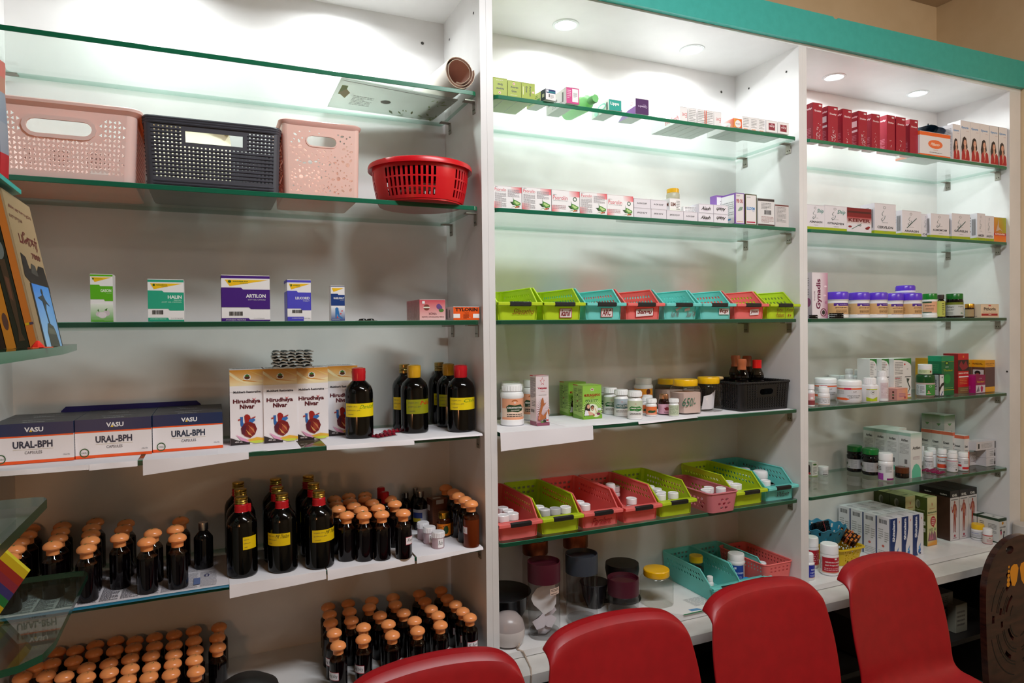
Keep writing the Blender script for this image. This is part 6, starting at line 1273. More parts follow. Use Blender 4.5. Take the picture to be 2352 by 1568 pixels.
for i, (a, b, t, dy, lb) in enumerate(((283, 480, 315, .012, 'leftmost purple-lidded jar beside the tall pink carton'), (400, 515, 322, .090, 'purple-lidded jar hidden behind the leftmost one'), (515, 700, 325, .024, 'purple-lidded jar, second from the left in the front row'), (685, 908, 310, .006, 'purple-lidded jar in the middle standing nearest the glass edge'), (880, 1050, 318, .042, 'purple-lidded jar set back beneath the stacked one'), (1043, 1275, 305, .004, 'purple-lidded jar at the right of the row, next to the green-lidded one'))):
    roundthing('powder_jar', lb, cx(a), cx(b), 600+t/4.594, sh=3, Y=YF+dy, prof=JARP, lab='#d9ad78', lz=(.10, .57), span=2.8, art=capl('சூர்ண', 0), cat='jar', cap='#5c35c8', capr=1.025, capz=.70, r=.0365, h=.094, rot=[-.1, 0, .1, .25, .1, .35][i], group='purple-lidded jars', capprof=[(1, .71), (1, .93), (.93, .985), (.85, 1), (0, 1)])
roundthing('powder_jar', 'single purple-lidded jar stacked on top of the others, third shelf', cx(990), cx(1208), 647, sh=3, Y=YF+.030, z=ZS[3]+.0011+.0945, prof=[(0, 0), (.93, 0), (1, .1), (1, .3), (.95, .35)], cap='#5c35c8', capr=.98, capz=.32, cat='jar', r=.0345, h=.030, capprof=[(1, .32), (1, .8), (.93, .97), (.85, 1), (0, 1)])
roundthing('powder_jar', 'white jar with bright green lid and peach label, third shelf', cx(1275), cx(1438), 668.6, sh=3, Y=YF+.030, prof=JARP, lab='#e0a884', lz=(.22, .68), span=2.8, art=[('r', 0, .85, .6, 1, '#1f4a2c'), ('t', 'சூரணம்', .25, .55, .75, .68, '#3a2a1a', 'b'), ('l', .3, .2, .7, .45, 3, '#6a5040'), ('r', 0, 0, .6, .08, '#1f4a2c')], cap='#0c7a22', capr=1.0, capz=.76, cat='jar', h=.094)
roundthing('syrup_bottle', 'dark bottle with lime label and brown cap behind the green-lidded jars', cx(1430), cx(1520), 671, sh=3, Y=YF+.050, prof=SYR, body='#1a1410', bmat='gloss', lab='#c0c25a', lz=(.06, .72), span=2.2, art=[('l', .6, .1, .85, .9, 6, '#5a5a2a')], cap='#3c3230', capr=.75, capz=.80, h=.092, r=.016)
roundthing('powder_jar', 'dark jar with green lid and handwritten white label, third shelf', cx(1518), cx(1715), 669.6, sh=3, Y=YF+.008, prof=[(0, 0), (.93, 0), (1, .03), (1, .62), (.97, .72), (.93, .78)], body='#15130f', bmat='gloss', lab='#c2c7c2', lz=(.09, .64), span=2.6, art=[('r', 0, .82, 1, 1, '#6f7c1e'), ('t', 'Puthani', .12, .58, .50, .74, '#222', 's'), ('t', 'Tejam', .62, .6, .95, .72, '#222', 's'), ('t', 'powder', .15, .36, .5, .5, '#222', 's'), ('t', 'Bo', .78, .12, .95, .24, '#1a7a3a', 's'), ('l', .1, .06, .45, .3, 4, '#8a9088')], cap='#0f6a22', capr=.95, capz=.77, cat='jar', h=.0945)
roundthing('honey_jar', 'small amber jar with gold lid left of the cream carton, third shelf', cx(1722), cx(1832), 694, sh=3, Y=YF+.030, prof=[(0, 0), (.93, 0), (1, .04), (1, .62), (.93, .72)], body='#2a160a', bmat='gloss', cap='#d09a3a', cmat='metal', capr=.95, capz=.72, lab='#a8906a', lz=(.08, .6), span=2.0, cat='jar', h=.056)
carton('medicine_carton', 'low cream tablet carton with red stripe at the right end, third shelf', cx(1896), cx(2086), 698, 3, YF+.010, dep=.060, col='#e3cdb2', front=[('r', 0, .0, 1, 1, '#e3cdb2'), ('t', 'Pithorin', .17, .52, .82, .75, '#3a2c2a', 'b'), ('r', .42, .84, .56, .92, '#c84040'), ('l', .1, .38, .9, .44, 1, '#8a7060'), ('r', .04, .14, .93, .30, '#a81e26'), ('r', .42, .19, .58, .24, '#e8d0c8')], left=[('r', .2, .5, .6, .9, '#b9aa86'), ('l', .1, .05, .8, .15, 1, '#998')])
for px, n, sp, lb in ((1868, 4, .0075, 'black blister strips lying by the divider, third shelf'), (1921, 7, .0085, 'stack of black blister strips in front of the leftmost purple-lidded jar')):
    m = MB()
    for k in range(3 if n > 4 else 2):
        m.box(-n*sp/2-.003, n*sp/2+.003, -.010, .010, .0065*k, .0065*k+.0006, '#1e1c1e', 'gloss')
        for i in range(n): m.lathe([(.0036, 0), (.0034, .003), (.002, .0048), (0, .005)], '#0c0a0c', 'gloss', 8, c=((i-(n-1)/2)*sp, 0, .0066*k+.0005)); m.lathe([(.0036, 0), (.0034, .003), (.002, .0048), (0, .005)], '#0c0a0c', 'gloss', 8, c=((i-(n-1)/2)*sp, -.008, .0066*k+.0005))
    single('blister_strip', m, lb, 'blister strips', (aty(px, 725, YF+.004)[0], YF-.004+.012, ZS[3]+.0008))
# --- fourth shelf
py4 = lambda v: 780+v/4.594
WH = dict(body='#e6e4e6', cap='#efeef0')
roundthing('pill_bottle', 'small white bottle with pink label against the divider, fourth shelf, right bay', cx(62), cx(145), py4(470), py4(708), 4, prof=PILL, lab='#d8a8a8', lz=(.08, .6), span=2.6, art=[('r', 0, 0, 1, .4, '#8a3a40'), ('e', .6, .6, .15, .1, '#f0e8e8')], capr=.92, capz=.78, **WH)
roundthing('pill_bottle', 'small white bottle with orange-edged small print in front of the large jars', cx(175), cx(305), py4(505), py4(698), 4, prof=PILL, lab='#d8d6da', lz=(.04, .52), span=2.8, art=[('r', .1, .93, .9, .97, '#d89a5a'), ('l', .12, .25, .9, .8, 4, '#777'), ('r', 0, .04, 1, .08, '#d89a5a')], capr=.90, capz=.74, **WH)
roundthing('pill_bottle', 'small white cap seen just behind the small-print bottle, fourth shelf', cx(180), cx(285), py4(488), py4(672), 4, prof=PILL, capr=.90, capz=.74, **WH)
aj = [('r', 0, .86, 1, .97, '#e8683c'), ('r', .35, .84, .55, .99, '#d02a4a'), ('p', [(0, .04), (.42, .04), (.52, .12), (.4, .22), (0, .22)], '#e8602a'), ('l', .08, .5, .35, .8, 3, '#aaa'), ('e', .66, .70, .10, .12, '#d8d4d6'), ('t', 'AAP', .6, .66, .72, .72, '#222', 'b'), ('t', 'ARJNOHAR', .44, .32, .86, .42, '#555'), ('t', 'LEHYAM', .50, .2, .80, .28, '#555')]
roundthing('lehyam_jar', 'front large white jar with orange-banded label, fourth shelf, right bay', cx(375), cx(640), py4(415), py4(680), 4, prof=[(0, 0), (.88, 0), (.97, .05), (1, .12), (1, .68), (.96, .76), (.95, .78)], lab='#d2d0d4', lz=(.12, .68), span=2.8, art=aj, capr=1.0, capz=.76, cat='jar', capprof=[(1, .76), (1.0, .93), (.95, .98), (.9, 1), (0, .99)], **WH)
roundthing('lehyam_jar', 'second large white jar with orange-banded label, nearer the divider', cx(135), cx(376), py4(395), py4(640), 4, prof=[(0, 0), (.88, 0), (.97, .05), (1, .12), (1, .68), (.96, .76), (.95, .78)], lab='#d2d0d4', lz=(.12, .68), span=2.8, art=aj, capr=1.0, capz=.76, cat='jar', capprof=[(1, .76), (1.0, .93), (.95, .98), (.9, 1), (0, .99)], **WH)
for a, b, t, q, lb in ((205, 330, 362, 570, 'white lid of a large jar at the very back, far left'), (290, 405, 370, 590, 'white lid of a large jar at the back, second from left'), (400, 520, 375, 590, 'white lid of a large jar at the back, third from left'), (515, 645, 382, 600, 'white lid of a large jar at the back, fourth from left')):
    roundthing('lehyam_jar', lb+', fourth shelf', cx(a), cx(b), py4(t), py4(q), 4, prof=[(0, 0), (.88, 0), (.97, .05), (1, .12), (1, .68), (.96, .76)], capr=1.0, capz=.76, cat='jar', **WH)
roundthing('tablet_bottle', 'white square-shouldered bottle with yellow-green label, fourth shelf', cx(638), cx(808), py4(395), py4(668), 4, prof=[(0, 0), (.95, 0), (1, .04), (1, .60), (.93, .68), (.74, .72), (.73, .74)], sq=.3, lab='#d8d8d6', lz=(.06, .56), span=1.5, rot=.35, art=[('p', [(0, .35), (.5, .2), (1, .35), (1, 0), (0, 0)], '#aec01c'), ('r', 0, .92, 1, 1, '#aec01c'), ('o', .5, .72, .16, .16, .1, '#777'), ('t', 'AAP', .4, .68, .6, .78, '#555', 'b'), ('r', .1, .95, .25, 1, '#e06a2a')], capr=.80, capz=.73, capribs=True, **WH)
roundthing('tonic_bottle', 'tall white bottle with pale pink back label, right of the square bottle', cx(785), cx(922), py4(325), py4(655), 4, prof=[(0, 0), (.93, 0), (1, .02), (1, .68), (.9, .76), (.66, .81), (.62, .83)], lab='#d8c8cc', lz=(.10, .62), span=1.5, rot=.5, art=[('l', .1, .05, .9, .95, 12, '#b89aa0')], capr=.66, capz=.82, capribs=True, **WH)
for a, b, t, lb in ((450, 560, 305, 'leftmost'), (550, 662, 312, 'middle'), (672, 790, 318, 'rightmost')):
    roundthing('tonic_bottle', lb+' of three tall white bottles at the back, only cap and shoulder showing', cx(a), cx(b), py4(t), py4(600), 4, prof=[(0, 0), (.93, 0), (1, .02), (1, .68), (.9, .76), (.66, .81), (.62, .83)], capr=.72, capz=.82, capribs=True, group='tall white bottles at the back', **WH)
cg = [('p', [(0, 1), (1, 1), (1, .80), (.95, .86), (.7, .93), (.35, .96), (0, .97)], '#2b7a2c'), ('l', .06, .60, .52, .92, 8, '#888'), ('l', .06, .22, .45, .56, 7, '#888'), ('r', .06, .50, .35, .515, '#d84a5a'), ('e', .62, .85, .05, .02, '#c84a50'), ('t', 'AAP', .74, .72, .82, .74, '#333', 'b'), ('t', 'AADHOORI', .62, .52, .97, .55, '#333', 'b'), ('p', [(.72, .5), (.9, .48), (.82, .4), (.95, .25), (.8, .12), (.78, .12), (.90, .25), (.76, .40)], '#3c4a44'), ('l', .6, .06, .95, .1, 1, '#c44'), ('r', 0, 0, 1, .02, '#b8b020')]
for i, (a, b, t, q, lb) in enumerate(((980, 1197, 272, 628, 'front white carton with green curved corner, fourth shelf, right bay'), (851, 979, 265, 612, 'middle white carton with green curved corner, partly hidden by its neighbour'), (726, 850, 258, 598, 'rear left white carton with green curved corner behind the tall bottles'))):
    Y = 1.757+.0*i; X0 = aty(cx(a), py4(450), Y+.020*i)[0]; X1 = aty(cx(b), py4(450), Y+.020*i)[0]
    m = MB(); w = .0965 if not i else min(X1-X0, PX0-X0-.001); PX0 = X0; h = .1515; m.box(0, w, 0, .055, 0, h, '#dcdcda', 'print'); m.art(cg, face_map((0 if not i else 0, 0, 0), (.0965 if not i else .0965, 0, 0), (0, 0, h), (0, -1, 0)) if not i else face_map((0, 0, 0), (w, 0, 0), (0, 0, h), (0, -1, 0))); m.art([('r', 0, 0, 1, 1, '#e6e8e4')], face_map((0, 0, h), (w, 0, 0), (0, .055, 0), (0, 0, 1)))
    single('hair_oil_carton', m, lb, 'carton', (X0, Y+.020*i, ZS[4]+.0011), 0, 'white and green cartons')
carton('soap_carton', 'low pink-orange soap carton in front of the white-green cartons', cx(1000), cx(1135), py4(512), 4, pb=py4(640), dep=.055, col='#d8988c', front=[('g', .4, 0, 1, 1, '#d8988c', '#e08a5a', '#e8a06a', '#d8988c'), ('l', .2, .25, .8, .6, 3, '#9a5a8a'), ('e', .75, .2, .1, .1, '#b04a5a')], left=[('r', 0, 0, 1, 1, '#c98c84'), ('e', .75, .7, .07, .09, '#5a3028'), ('e', .75, .45, .07, .09, '#5a6a48'), ('e', .75, .2, .07, .09, '#4a2a20'), ('l', .1, .2, .5, .6, 3, '#b06a64')], rz=.12)
roundthing('cream_jar', 'large round jar with dark green lid and half-green label, fourth shelf', cx(1205), cx(1415), py4(362), py4(608), 4, prof=[(0, 0), (.88, 0), (.97, .04), (1, .1), (1, .58), (.97, .64), (.95, .66)], body='#b8a29c', bmat='plas', cap='#0d4a1e', capr=1.0, capz=.64, lab='#c8cdd0', lz=(.07, .56), span=2.4, rot=.1, art=[('r', .48, 0, 1, 1, '#3f8a3c'), ('t', 'AYURVEDA', .04, .06, .16, .94, '#2a2a2a', 'v'), ('l', .22, .2, .42, .85, 7, '#777'), ('o', .68, .85, .07, .09, .2, '#e8e8e0'), ('e', .60, .42, .05, .10, '#2a1c18'), ('e', .60, .38, .035, .07, '#d8a890'), ('p', [(.5, .14), (.6, .30), (.72, .16)], '#e0b8a0')], cat='jar', capprof=[(1, .64), (1.0, .84), (.96, .95), (.88, 1), (0, 1)])
(X, Y, z), r, h = place(cx(1205), cx(1415), py4(362), 4, py4(608))
roundthing('cream_jar', 'small white jar with pale green label stacked on the dark green lid', cx(1230), cx(1383), 833, sh=4, Y=Y-.024, z=z+h+.0005, prof=[(0, 0), (.9, 0), (1, .06), (1, .55), (.95, .62)], lab='#c6d2a8', lz=(.08, .5), span=2.2, art=[('l', .1, .3, .6, .8, 2, '#5a7a3a'), ('e', .9, .5, .08, .2, '#8a2a2a')], capr=1.0, capz=.6, cat='jar', h=.040, **WH)
carton('medicine_carton', 'narrow black and white carton with blue runner figure, beside the round jar', cx(1458), cx(1509), py4(362), 4, pb=py4(597), dep=.036, col='#1c1c1e', front=[('r', .08, .03, .92, .96, '#d8dadc'), ('p', [(0, .38), (.5, .58), (1, .62), (1, .50), (.5, .42), (0, .15)], '#1c1c1e'), ('p', [(.3, .05), (.6, .2), (.85, .22), (.6, .12), (.5, .04)], '#2a4a8a'), ('e', .6, .85, .15, .04, '#888')], left=[('r', .1, .03, .95, .96, '#b8bcbe'), ('t', 'PLUS', .4, .3, .7, .75, '#333', 'bv')])
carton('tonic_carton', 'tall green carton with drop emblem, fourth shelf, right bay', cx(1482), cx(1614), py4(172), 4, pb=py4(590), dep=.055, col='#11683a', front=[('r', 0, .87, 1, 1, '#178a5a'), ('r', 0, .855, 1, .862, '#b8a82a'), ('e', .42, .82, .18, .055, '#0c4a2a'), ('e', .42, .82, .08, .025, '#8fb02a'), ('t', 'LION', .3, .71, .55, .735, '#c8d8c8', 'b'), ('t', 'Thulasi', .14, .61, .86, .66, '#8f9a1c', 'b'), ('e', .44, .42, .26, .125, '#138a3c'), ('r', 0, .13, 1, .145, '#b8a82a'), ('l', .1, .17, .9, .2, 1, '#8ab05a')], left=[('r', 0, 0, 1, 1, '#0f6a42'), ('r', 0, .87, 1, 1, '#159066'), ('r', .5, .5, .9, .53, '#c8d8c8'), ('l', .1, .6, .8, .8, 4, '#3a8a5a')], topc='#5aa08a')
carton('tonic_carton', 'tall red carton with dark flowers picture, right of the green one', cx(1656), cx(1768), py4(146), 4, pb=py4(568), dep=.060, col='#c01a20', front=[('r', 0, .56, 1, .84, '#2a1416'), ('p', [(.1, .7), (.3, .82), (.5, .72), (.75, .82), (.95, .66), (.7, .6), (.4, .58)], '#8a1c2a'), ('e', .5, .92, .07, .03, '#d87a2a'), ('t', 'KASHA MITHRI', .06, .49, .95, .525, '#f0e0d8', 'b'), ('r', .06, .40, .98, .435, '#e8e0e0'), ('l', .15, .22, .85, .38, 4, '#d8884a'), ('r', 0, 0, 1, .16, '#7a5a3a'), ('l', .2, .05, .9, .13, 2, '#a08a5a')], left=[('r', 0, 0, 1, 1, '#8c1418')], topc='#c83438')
yc_ = [('g', 0, 0, 1, .16, '#e09a14', '#e09a14', '#e8a81c', '#e8a81c'), ('r', 0, .16, 1, .78, '#5c3c34'), ('r', 0, .78, 1, 1, '#dc981c'), ('t', 'SANDAL BOTTLE', .08, .87, .92, .91, '#7a4a12', 'b'), ('l', .2, .82, .8, .85, 1, '#8a5a1a')]
carton('tonic_carton', 'yellow and brown carton with small face picture at the right end, fourth shelf', cx(1955), cx(2060), py4(215), 4, pb=py4(552), dep=.075, col='#dc981c', front=yc_, left=[('r', 0, .16, 1, .78, '#5c3c34'), ('t', 'SANDAL', .3, .86, .9, .92, '#7a4a12', 'b'), ('r', .3, .45, .95, .70, '#c8bcb8'), ('e', .62, .60, .16, .07, '#1a1414'), ('e', .62, .55, .10, .05, '#8a4a3a')])
carton('tonic_carton', 'yellow and brown carton between the red carton and its twin, fourth shelf', cx(1800), cx(1860), py4(212), 4, pb=py4(545), dep=.075, col='#dc981c', front=yc_, left=yc_)
carton('tonic_carton', 'yellow-topped carton peeping out behind the green carton, fourth shelf', cx(1348), cx(1440), py4(196), 4, Y=1.90, dep=.06, col='#d8a020', front=yc_)
carton('tonic_carton', 'squat magenta carton with woman silhouette, in front of the yellow cartons', cx(1842), cx(1944), py4(372), 4, pb=py4(565), dep=.050, col='#8c1048', front=[('r', .02, .02, .98, .44, '#cfc4cc'), ('p', [(.55, .06), (.5, .3), (.62, .42), (.78, .3), (.7, .06)], '#b01c5a'), ('p', [(.05, .05), (.3, .4), (.4, .1)], '#7a6a78'), ('t', 'Sundari', .15, .58, .88, .68, '#c89a2a', 'b'), ('t', 'LION', .35, .78, .62, .84, '#d0c0c8')], left=[('r', 0, 0, 1, 1, '#a8146a'), ('l', .1, .2, .6, .4, 3, '#c85a90')], topc='#a01a58')
# --- fifth shelf
py5 = lambda v: 930+v/4.594
carton('medicine_carton', 'tiny white and green carton beside the divider, fifth shelf, right bay', cx(116), cx(174), py5(600), 5, pb=py5(758), dep=.030, col='#d6d8d2', front=[('e', .5, .82, .35, .06, '#3a6a2a'), ('l', .15, .15, .85, .65, 6, '#777'), ('r', 0, 0, 1, .06, '#7a9a3a')], left=[('e', .5, .5, .25, .3, '#3a2a2a'), ('e', .6, .2, .2, .08, '#c83a3a'), ('r', 0, 0, 1, .05, '#7a9a3a')])
roundthing('cream_jar', 'tiny white jar with flat lid beside the green-edged carton, fifth shelf', cx(180), cx(290), py5(648), py5(745), 5, prof=[(0, 0), (.93, 0), (.97, .04), (.97, .66)], capr=1.03, capz=.66, lab='#d8d8d8', lz=(.05, .6), span=1.3, rot=.4, art=[('r', .1, .05, .9, .2, '#333'), ('l', .1, .3, .9, .9, 4, '#888')], cat='jar', **WH)
for a, b, t, q, lb in ((480, 650, 430, 718, 'left dark ribbed jar with green lid, fifth shelf, right bay'), (642, 825, 460, 755, 'right dark ribbed jar with green lid, fifth shelf, right bay')):
    roundthing('tonic_jar', lb, cx(a), cx(b), py5(t), py5(q), 5, prof=[(0, 0), (.9, 0), (.98, .03), (1, .09), (.96, .12), (.96, .52), (1, .56), (1, .62), (.9, .68), (1.0, .72), (.97, .77), (.86, .80)], body='#0f0d0f', bmat='gloss', cap='#10702e', capr=.96, capz=.79, lab='#b6b2b6', lz=(.14, .50), span=3.0, art=[('l', .35, .1, .6, .9, 8, '#888'), ('e', .82, .5, .06, .2, '#5a3a2a'), ('e', .12, .5, .05, .15, '#2a4a2a'), ('p', [(.2, .1), (.28, .2), (.3, .1)], '#6a8a3a')], cat='jar', group='dark jars with green lids')
roundthing('pill_bottle', 'white bottle with magenta block on its label, right of the green-lidded jars', cx(810), cx(974), py5(508), py5(810), 5, prof=PILL, lab='#d4d2d6', lz=(.03, .60), span=3.0, art=[('r', 0, 0, .40, .42, '#9c3a9c'), ('r', .55, 0, 1, .12, '#7a1f6a'), ('l', .5, .5, .8, .9, 7, '#777'), ('l', .05, .6, .3, .9, 3, '#222')], capr=.94, capz=.74, **WH)
roundthing('ointment_tin', 'low dark jar with brown lid in front of the white cartons, fifth shelf', cx(988), cx(1142), py5(655), py5(785), 5, prof=[(0, 0), (.93, 0), (1, .06), (1, .42), (.95, .50)], body='#140e0c', bmat='gloss', cap='#5a2c14', capr=1.0, capz=.48, cat='jar')
at = [('g', 0, .85, 1, 1, '#dcdedc', '#dcdedc', '#9fc4b4', '#9fc4b4'), ('t', 'Atrifem', .16, .63, .86, .70, '#444', 'b'), ('p', [(.1, 0), (.1, .16), (.3, .28), (.5, .31), (.7, .28), (.9, .18), (.9, 0)], '#5fbf9f'), ('l', .2, .40, .8, .48, 3, '#b0a0a8')]
al = [('r', 0, .93, 1, 1, '#9fc4b4'), ('t', 'Atrifem', .22, .80, .78, .86, '#444', 'b'), ('l', .1, .52, .85, .76, 8, '#aaa'), ('r', .5, .30, .72, .40, '#777'), ('p', [(.15, .12), (.3, .22), (.5, .25), (.7, .22), (.9, .12)], '#5fbf9f')]
X0, X1, Yf, h = drow('tablet_carton', 4, cx(1157), cx(1273), py5(300), py5(772), 5, .0505, ['front white carton with mint arch in the long row, fifth shelf', 'second white mint-topped carton from the front of the long row', 'third white mint-topped carton from the front of the long row', 'rearmost white mint-topped carton of the long row'], front=at, left=al, col='#dadcda', topc='#cfe0d8', group='white cartons with mint arch')
for i, Y in enumerate((Yf+.105, Yf+.157)):
    m = MB(); m.box(0, X1-X0-.004, 0, .05, 0, h, '#dadcda', 'print'); single('tablet_carton', m, ['front', 'rear'][i]+' of two white cartons standing right of the long mint-topped row, mostly hidden', 'carton', (X1+.0005, Y, ZS[5]+.0011), 0, 'white cartons with mint arch')
mt = [('g', 0, .82, 1, 1, '#b8bab4', '#b8bab4', '#5f8a58', '#5f8a58'), ('t', 'Mench', .2, .58, .78, .66, '#444', 'b'), ('l', .2, .5, .8, .55, 1, '#999'), ('p', [(.3, .82), (.5, .76), (.7, .82)], '#6a9a62')]
drow('tablet_carton', 2, cx(1512), cx(1622), py5(112), None, 5, .050, ['front pale carton with sage-green top against the back panel, fifth shelf', 'rear pale carton with sage-green top against the back panel'], Y=1.885, front=mt, left=mt, col='#c4c4be')
kt = [('r', 0, .90, 1, 1, '#d2684a'), ('t', 'Kineest', .12, .62, .68, .70, '#444', 'b'), ('l', .12, .3, .7, .55, 5, '#999'), ('e', .3, .15, .06, .05, '#3a8a3a')]
drow('tablet_carton', 3, cx(1600), cx(1622), py5(300), None, 5, .045, ['front of three white cartons with coral top edge, fifth shelf', 'middle of three white cartons with coral top edge', 'rear of three white cartons with coral top edge'], Y=1.815, front=kt, left=kt, col='#d4d0cc', h=.138)
drow('tablet_carton', 1, cx(1722), cx(1775), py5(330), None, 5, .050, ['white carton with coral top edge standing nearest, behind the white bottles'], Y=1.775, front=kt+[('p', [(.2, 0), (.3, .3), (.6, .45), (1, .5), (1, 0)], '#d8644a')], left=kt, col='#d8d4d2', h=.128)
for i, (a, b, t, q, lb, c) in enumerate(((1268, 1300, 430, 640, 'white bottle half hidden behind the mint arch carton', 0), (1325, 1425, 450, 640, 'white bottle at the back left of the small group, fifth shelf', 0), (1332, 1432, 470, 665, 'white bottle just behind the front left bottle of the group', 0), (1290, 1397, 490, 690, 'front left white bottle with grey print, small group, fifth shelf', 1), (1434, 1540, 465, 685, 'white bottle with orange-red label patch, second from left in the group', 2),
    (1548, 1650, 482, 690, 'white bottle behind the pink-edged one in the group', 0), (1535, 1655, 512, 715, 'front white bottle with pink-edged back label, fifth shelf', 3), (1653, 1768, 500, 702, 'rightmost white bottle with red label blocks, fifth shelf', 4))):
    roundthing('pill_bottle', lb, cx(a), cx(b), py5(t), py5(q), 5, prof=PILL, lab='#d4d2d6' if c else None, lz=(.04, .68), span=3.0, art=[[], [('l', .2, .2, .8, .5, 3, '#777'), ('t', 'Enera', .25, .6, .8, .75, '#666', 'b')], [('r', 0, .85, 1, .92, '#d8704a'), ('t', 'Kinest', .2, .5, .75, .68, '#666', 'b'), ('r', .1, .05, .75, .35, '#d84a2a'), ('r', .7, .05, 1, .25, '#c02a4a')], [('r', 0, .85, 1, .92, '#d890a0'), ('l', .2, .3, .85, .75, 6, '#aaa'), ('r', .7, .1, .8, .2, '#222')], [('r', 0, .30, .4, .48, '#c8202a'), ('r', .45, .08, 1, .28, '#c8202a'), ('t', 'inest', .05, .6, .35, .7, '#666', 'b'), ('l', .55, .55, .9, .85, 4, '#999')]][c], capr=.93, capz=.76, **WH)
capsules('glossy maroon capsule strip lying left in front of the white bottles', cx(1350), py5(690), 5, 6, 2, '#6e1238', .25)
capsules('glossy maroon capsule strip lying right of its companion, fifth shelf', cx(1445), py5(715), 5, 4, 2, '#7a1640', .15)
carton('medicine_carton', 'white carton with dark swirling lines beneath the stacked long cartons', cx(1785), cx(1948), py5(488), 5, pb=py5(638), dep=.07, col='#cfcace', front=[('p', [(.0, .25), (.3, .35), (.5, .2), (.3, .32), (.0, .28)], '#8a5a60')]+[('o', .2+.1*k, .55-.05*k, .22, .28, .05, '#6a6066') for k in range(4)]+[('l', .6, .7, .9, .8, 1, '#a04a5a')])
for i, (t, lb) in enumerate(((590, 'bottom'), (535, 'middle'), (470, 'top'))):
    zz_ = ZS[5]+.0011+.0345*i; Y = 1.745; a0_ = 1955 if i < 2 else 1850; X0 = aty(cx(a0_), 1070, Y)[0]; X1 = min(aty(cx(2205), 1060, Y)[0], XC1-.004)
    m = MB(); m.box(0, X1-X0, 0, .05, 0, .034, '#cbc7cb', 'print'); m.art([('r', .86, .1, .93, .9, '#333'), ('l', .35, .2, .75, .8, 3, '#999'), ('b', .78, .15, .95, .55, '#333'), ('o', .6, .5, .08, .3, .1, '#777')] if i < 2 else [('r', .08, .2, .16, .8, '#333'), ('l', .25, .2, .8, .8, 4, '#999'), ('r', .93, .1, .99, .9, '#555')], face_map((0, 0, 0), (X1-X0, 0, 0), (0, 0, .034), (0, -1, 0)))
    single('medicine_carton', m, lb+' long white carton of the three stacked at the right end, fifth shelf', 'carton', (X0, Y+(.075 if i == 2 and 0 else 0), zz_+.0003*i), 0, 'stacked long white cartons')
# --- base of the right bay
py6 = lambda v: 1090+v/4.594
ZBs = .6341
roundthing('tablet_bottle', 'front large white bottle with red label, base of the right bay', cx(195), cx(398), py6(730), py6(1085), 6, z=ZBs, prof=[(0, 0), (.92, 0), (1, .03), (1, .62), (.94, .68), (.93, .70)], lab='#b01a2c', lz=(.10, .60), span=2.9, rot=.12, art=[('r', 0, 0, .18, 1, '#d8d4d6'), ('l', .02, .15, .15, .9, 9, '#888'), ('r', .66, .86, .76, .97, '#e8d8da'), ('t', 'AMUKKARA CHURNA', .30, .66, .95, .74, '#f0dcdc', 'b'), ('t', 'அமுக்கரா சூரண', .30, .44, .95, .56, '#f0e0dc', 'b'), ('l', .28, .12, .9, .34, 2, '#e0a8ac'), ('r', .18, 0, 1, .05, '#e0a080')], capr=.97, capz=.69, cat='bottle', capprof=[(1, .70), (1, .92), (.95, .98), (.85, 1), (0, 1)], **WH)
roundthing('tablet_bottle', 'large white bottle with red label behind the blue-labelled one, right bay base', cx(30), cx(187), py6(655), py6(1000), 6, z=ZBs, prof=[(0, 0), (.92, 0), (1, .03), (1, .62), (.94, .68), (.93, .70)], lab='#b01a2c', lz=(.10, .60), span=2.9, rot=.1, art=[('l', .3, .15, .9, .8, 5, '#e0a8ac'), ('r', 0, 0, 1, .05, '#e0a080')], capr=.97, capz=.69, cat='bottle', capprof=[(1, .70), (1, .92), (.95, .98), (.85, 1), (0, 1)], **WH)
roundthing('tablet_bottle', 'smaller white bottle with royal blue label touching the divider, right bay base', cx(10), cx(143), py6(828), py6(1122), 6, z=ZBs, prof=[(0, 0), (.92, 0), (1, .03), (1, .62), (.8, .68), (.78, .70)], lab='#26309a', lz=(.08, .58), span=2.9, rot=.3, art=[('t', 'NAGA', .55, .6, .85, .7, '#d0d4ec', 'b'), ('t', 'பற்பம்', .5, .35, .9, .48, '#d0d4ec', 'b'), ('l', .5, .1, .9, .25, 2, '#a8b0e0'), ('r', 0, 0, 1, .05, '#e0b080')], capr=.82, capz=.69, capprof=[(1, .70), (1, .92), (.95, .98), (.85, 1), (0, 1)], **WH)
# yellow basket with the blue scalloped basket stacked in it
YL = '#e8c81e'; wy, dy, hy = .105, .150, .062
def hol(m, side, mp, half):
    rnd = random.Random(side+5); used = []; holes = []
    for k in range(220):
        x, z, r = rnd.uniform(-half, half), rnd.uniform(.008, hy-.01), rnd.choice((.0022, .0035, .0048))
        if abs(x)+r < half-.003 and z-r > .006 and z+r < hy-.008 and all((x-a)**2+(z-b)**2 > (r+c+.002)**2 for a, b, c in used):
            used.append((x, z, r)); holes.append([((x+r*cos(t))/half, z+r*sin(t)*1.1) for t in [q*pi/4 for q in range(8)]])
    m.sheet([(-1, 0), (1, 0), (1, hy), (-1, hy)], holes, mp, .0018, YL, 'tray')
xy_, yy_ = atz(cx(545), py6(930), ZBs); m = MB(); basket_shell(m, wy, dy, hy, .18, .02, .0018, YL, 'tray', hol); rim(m, wy, dy, hy, .18, .02, .010, .006, YL, 'tray')
XYB = (xy_-.022, yy_+dy/2-.005)
single('yellow_basket', m, 'small yellow basket with round holes under the blue scalloped one', 'basket', (*XYB, ZBs))
BL = '#3f9cc0'; m = MB(); L = []; nb = 64
def bl(z, t): 
    r_ = .052+.028*t; return [(1.12*r_*cos(2*pi*i/nb), r_*sin(2*pi*i/nb), z+(.0045*cos(12*2*pi*i/nb) if t >= 1 else 0)) for i in range(nb)]
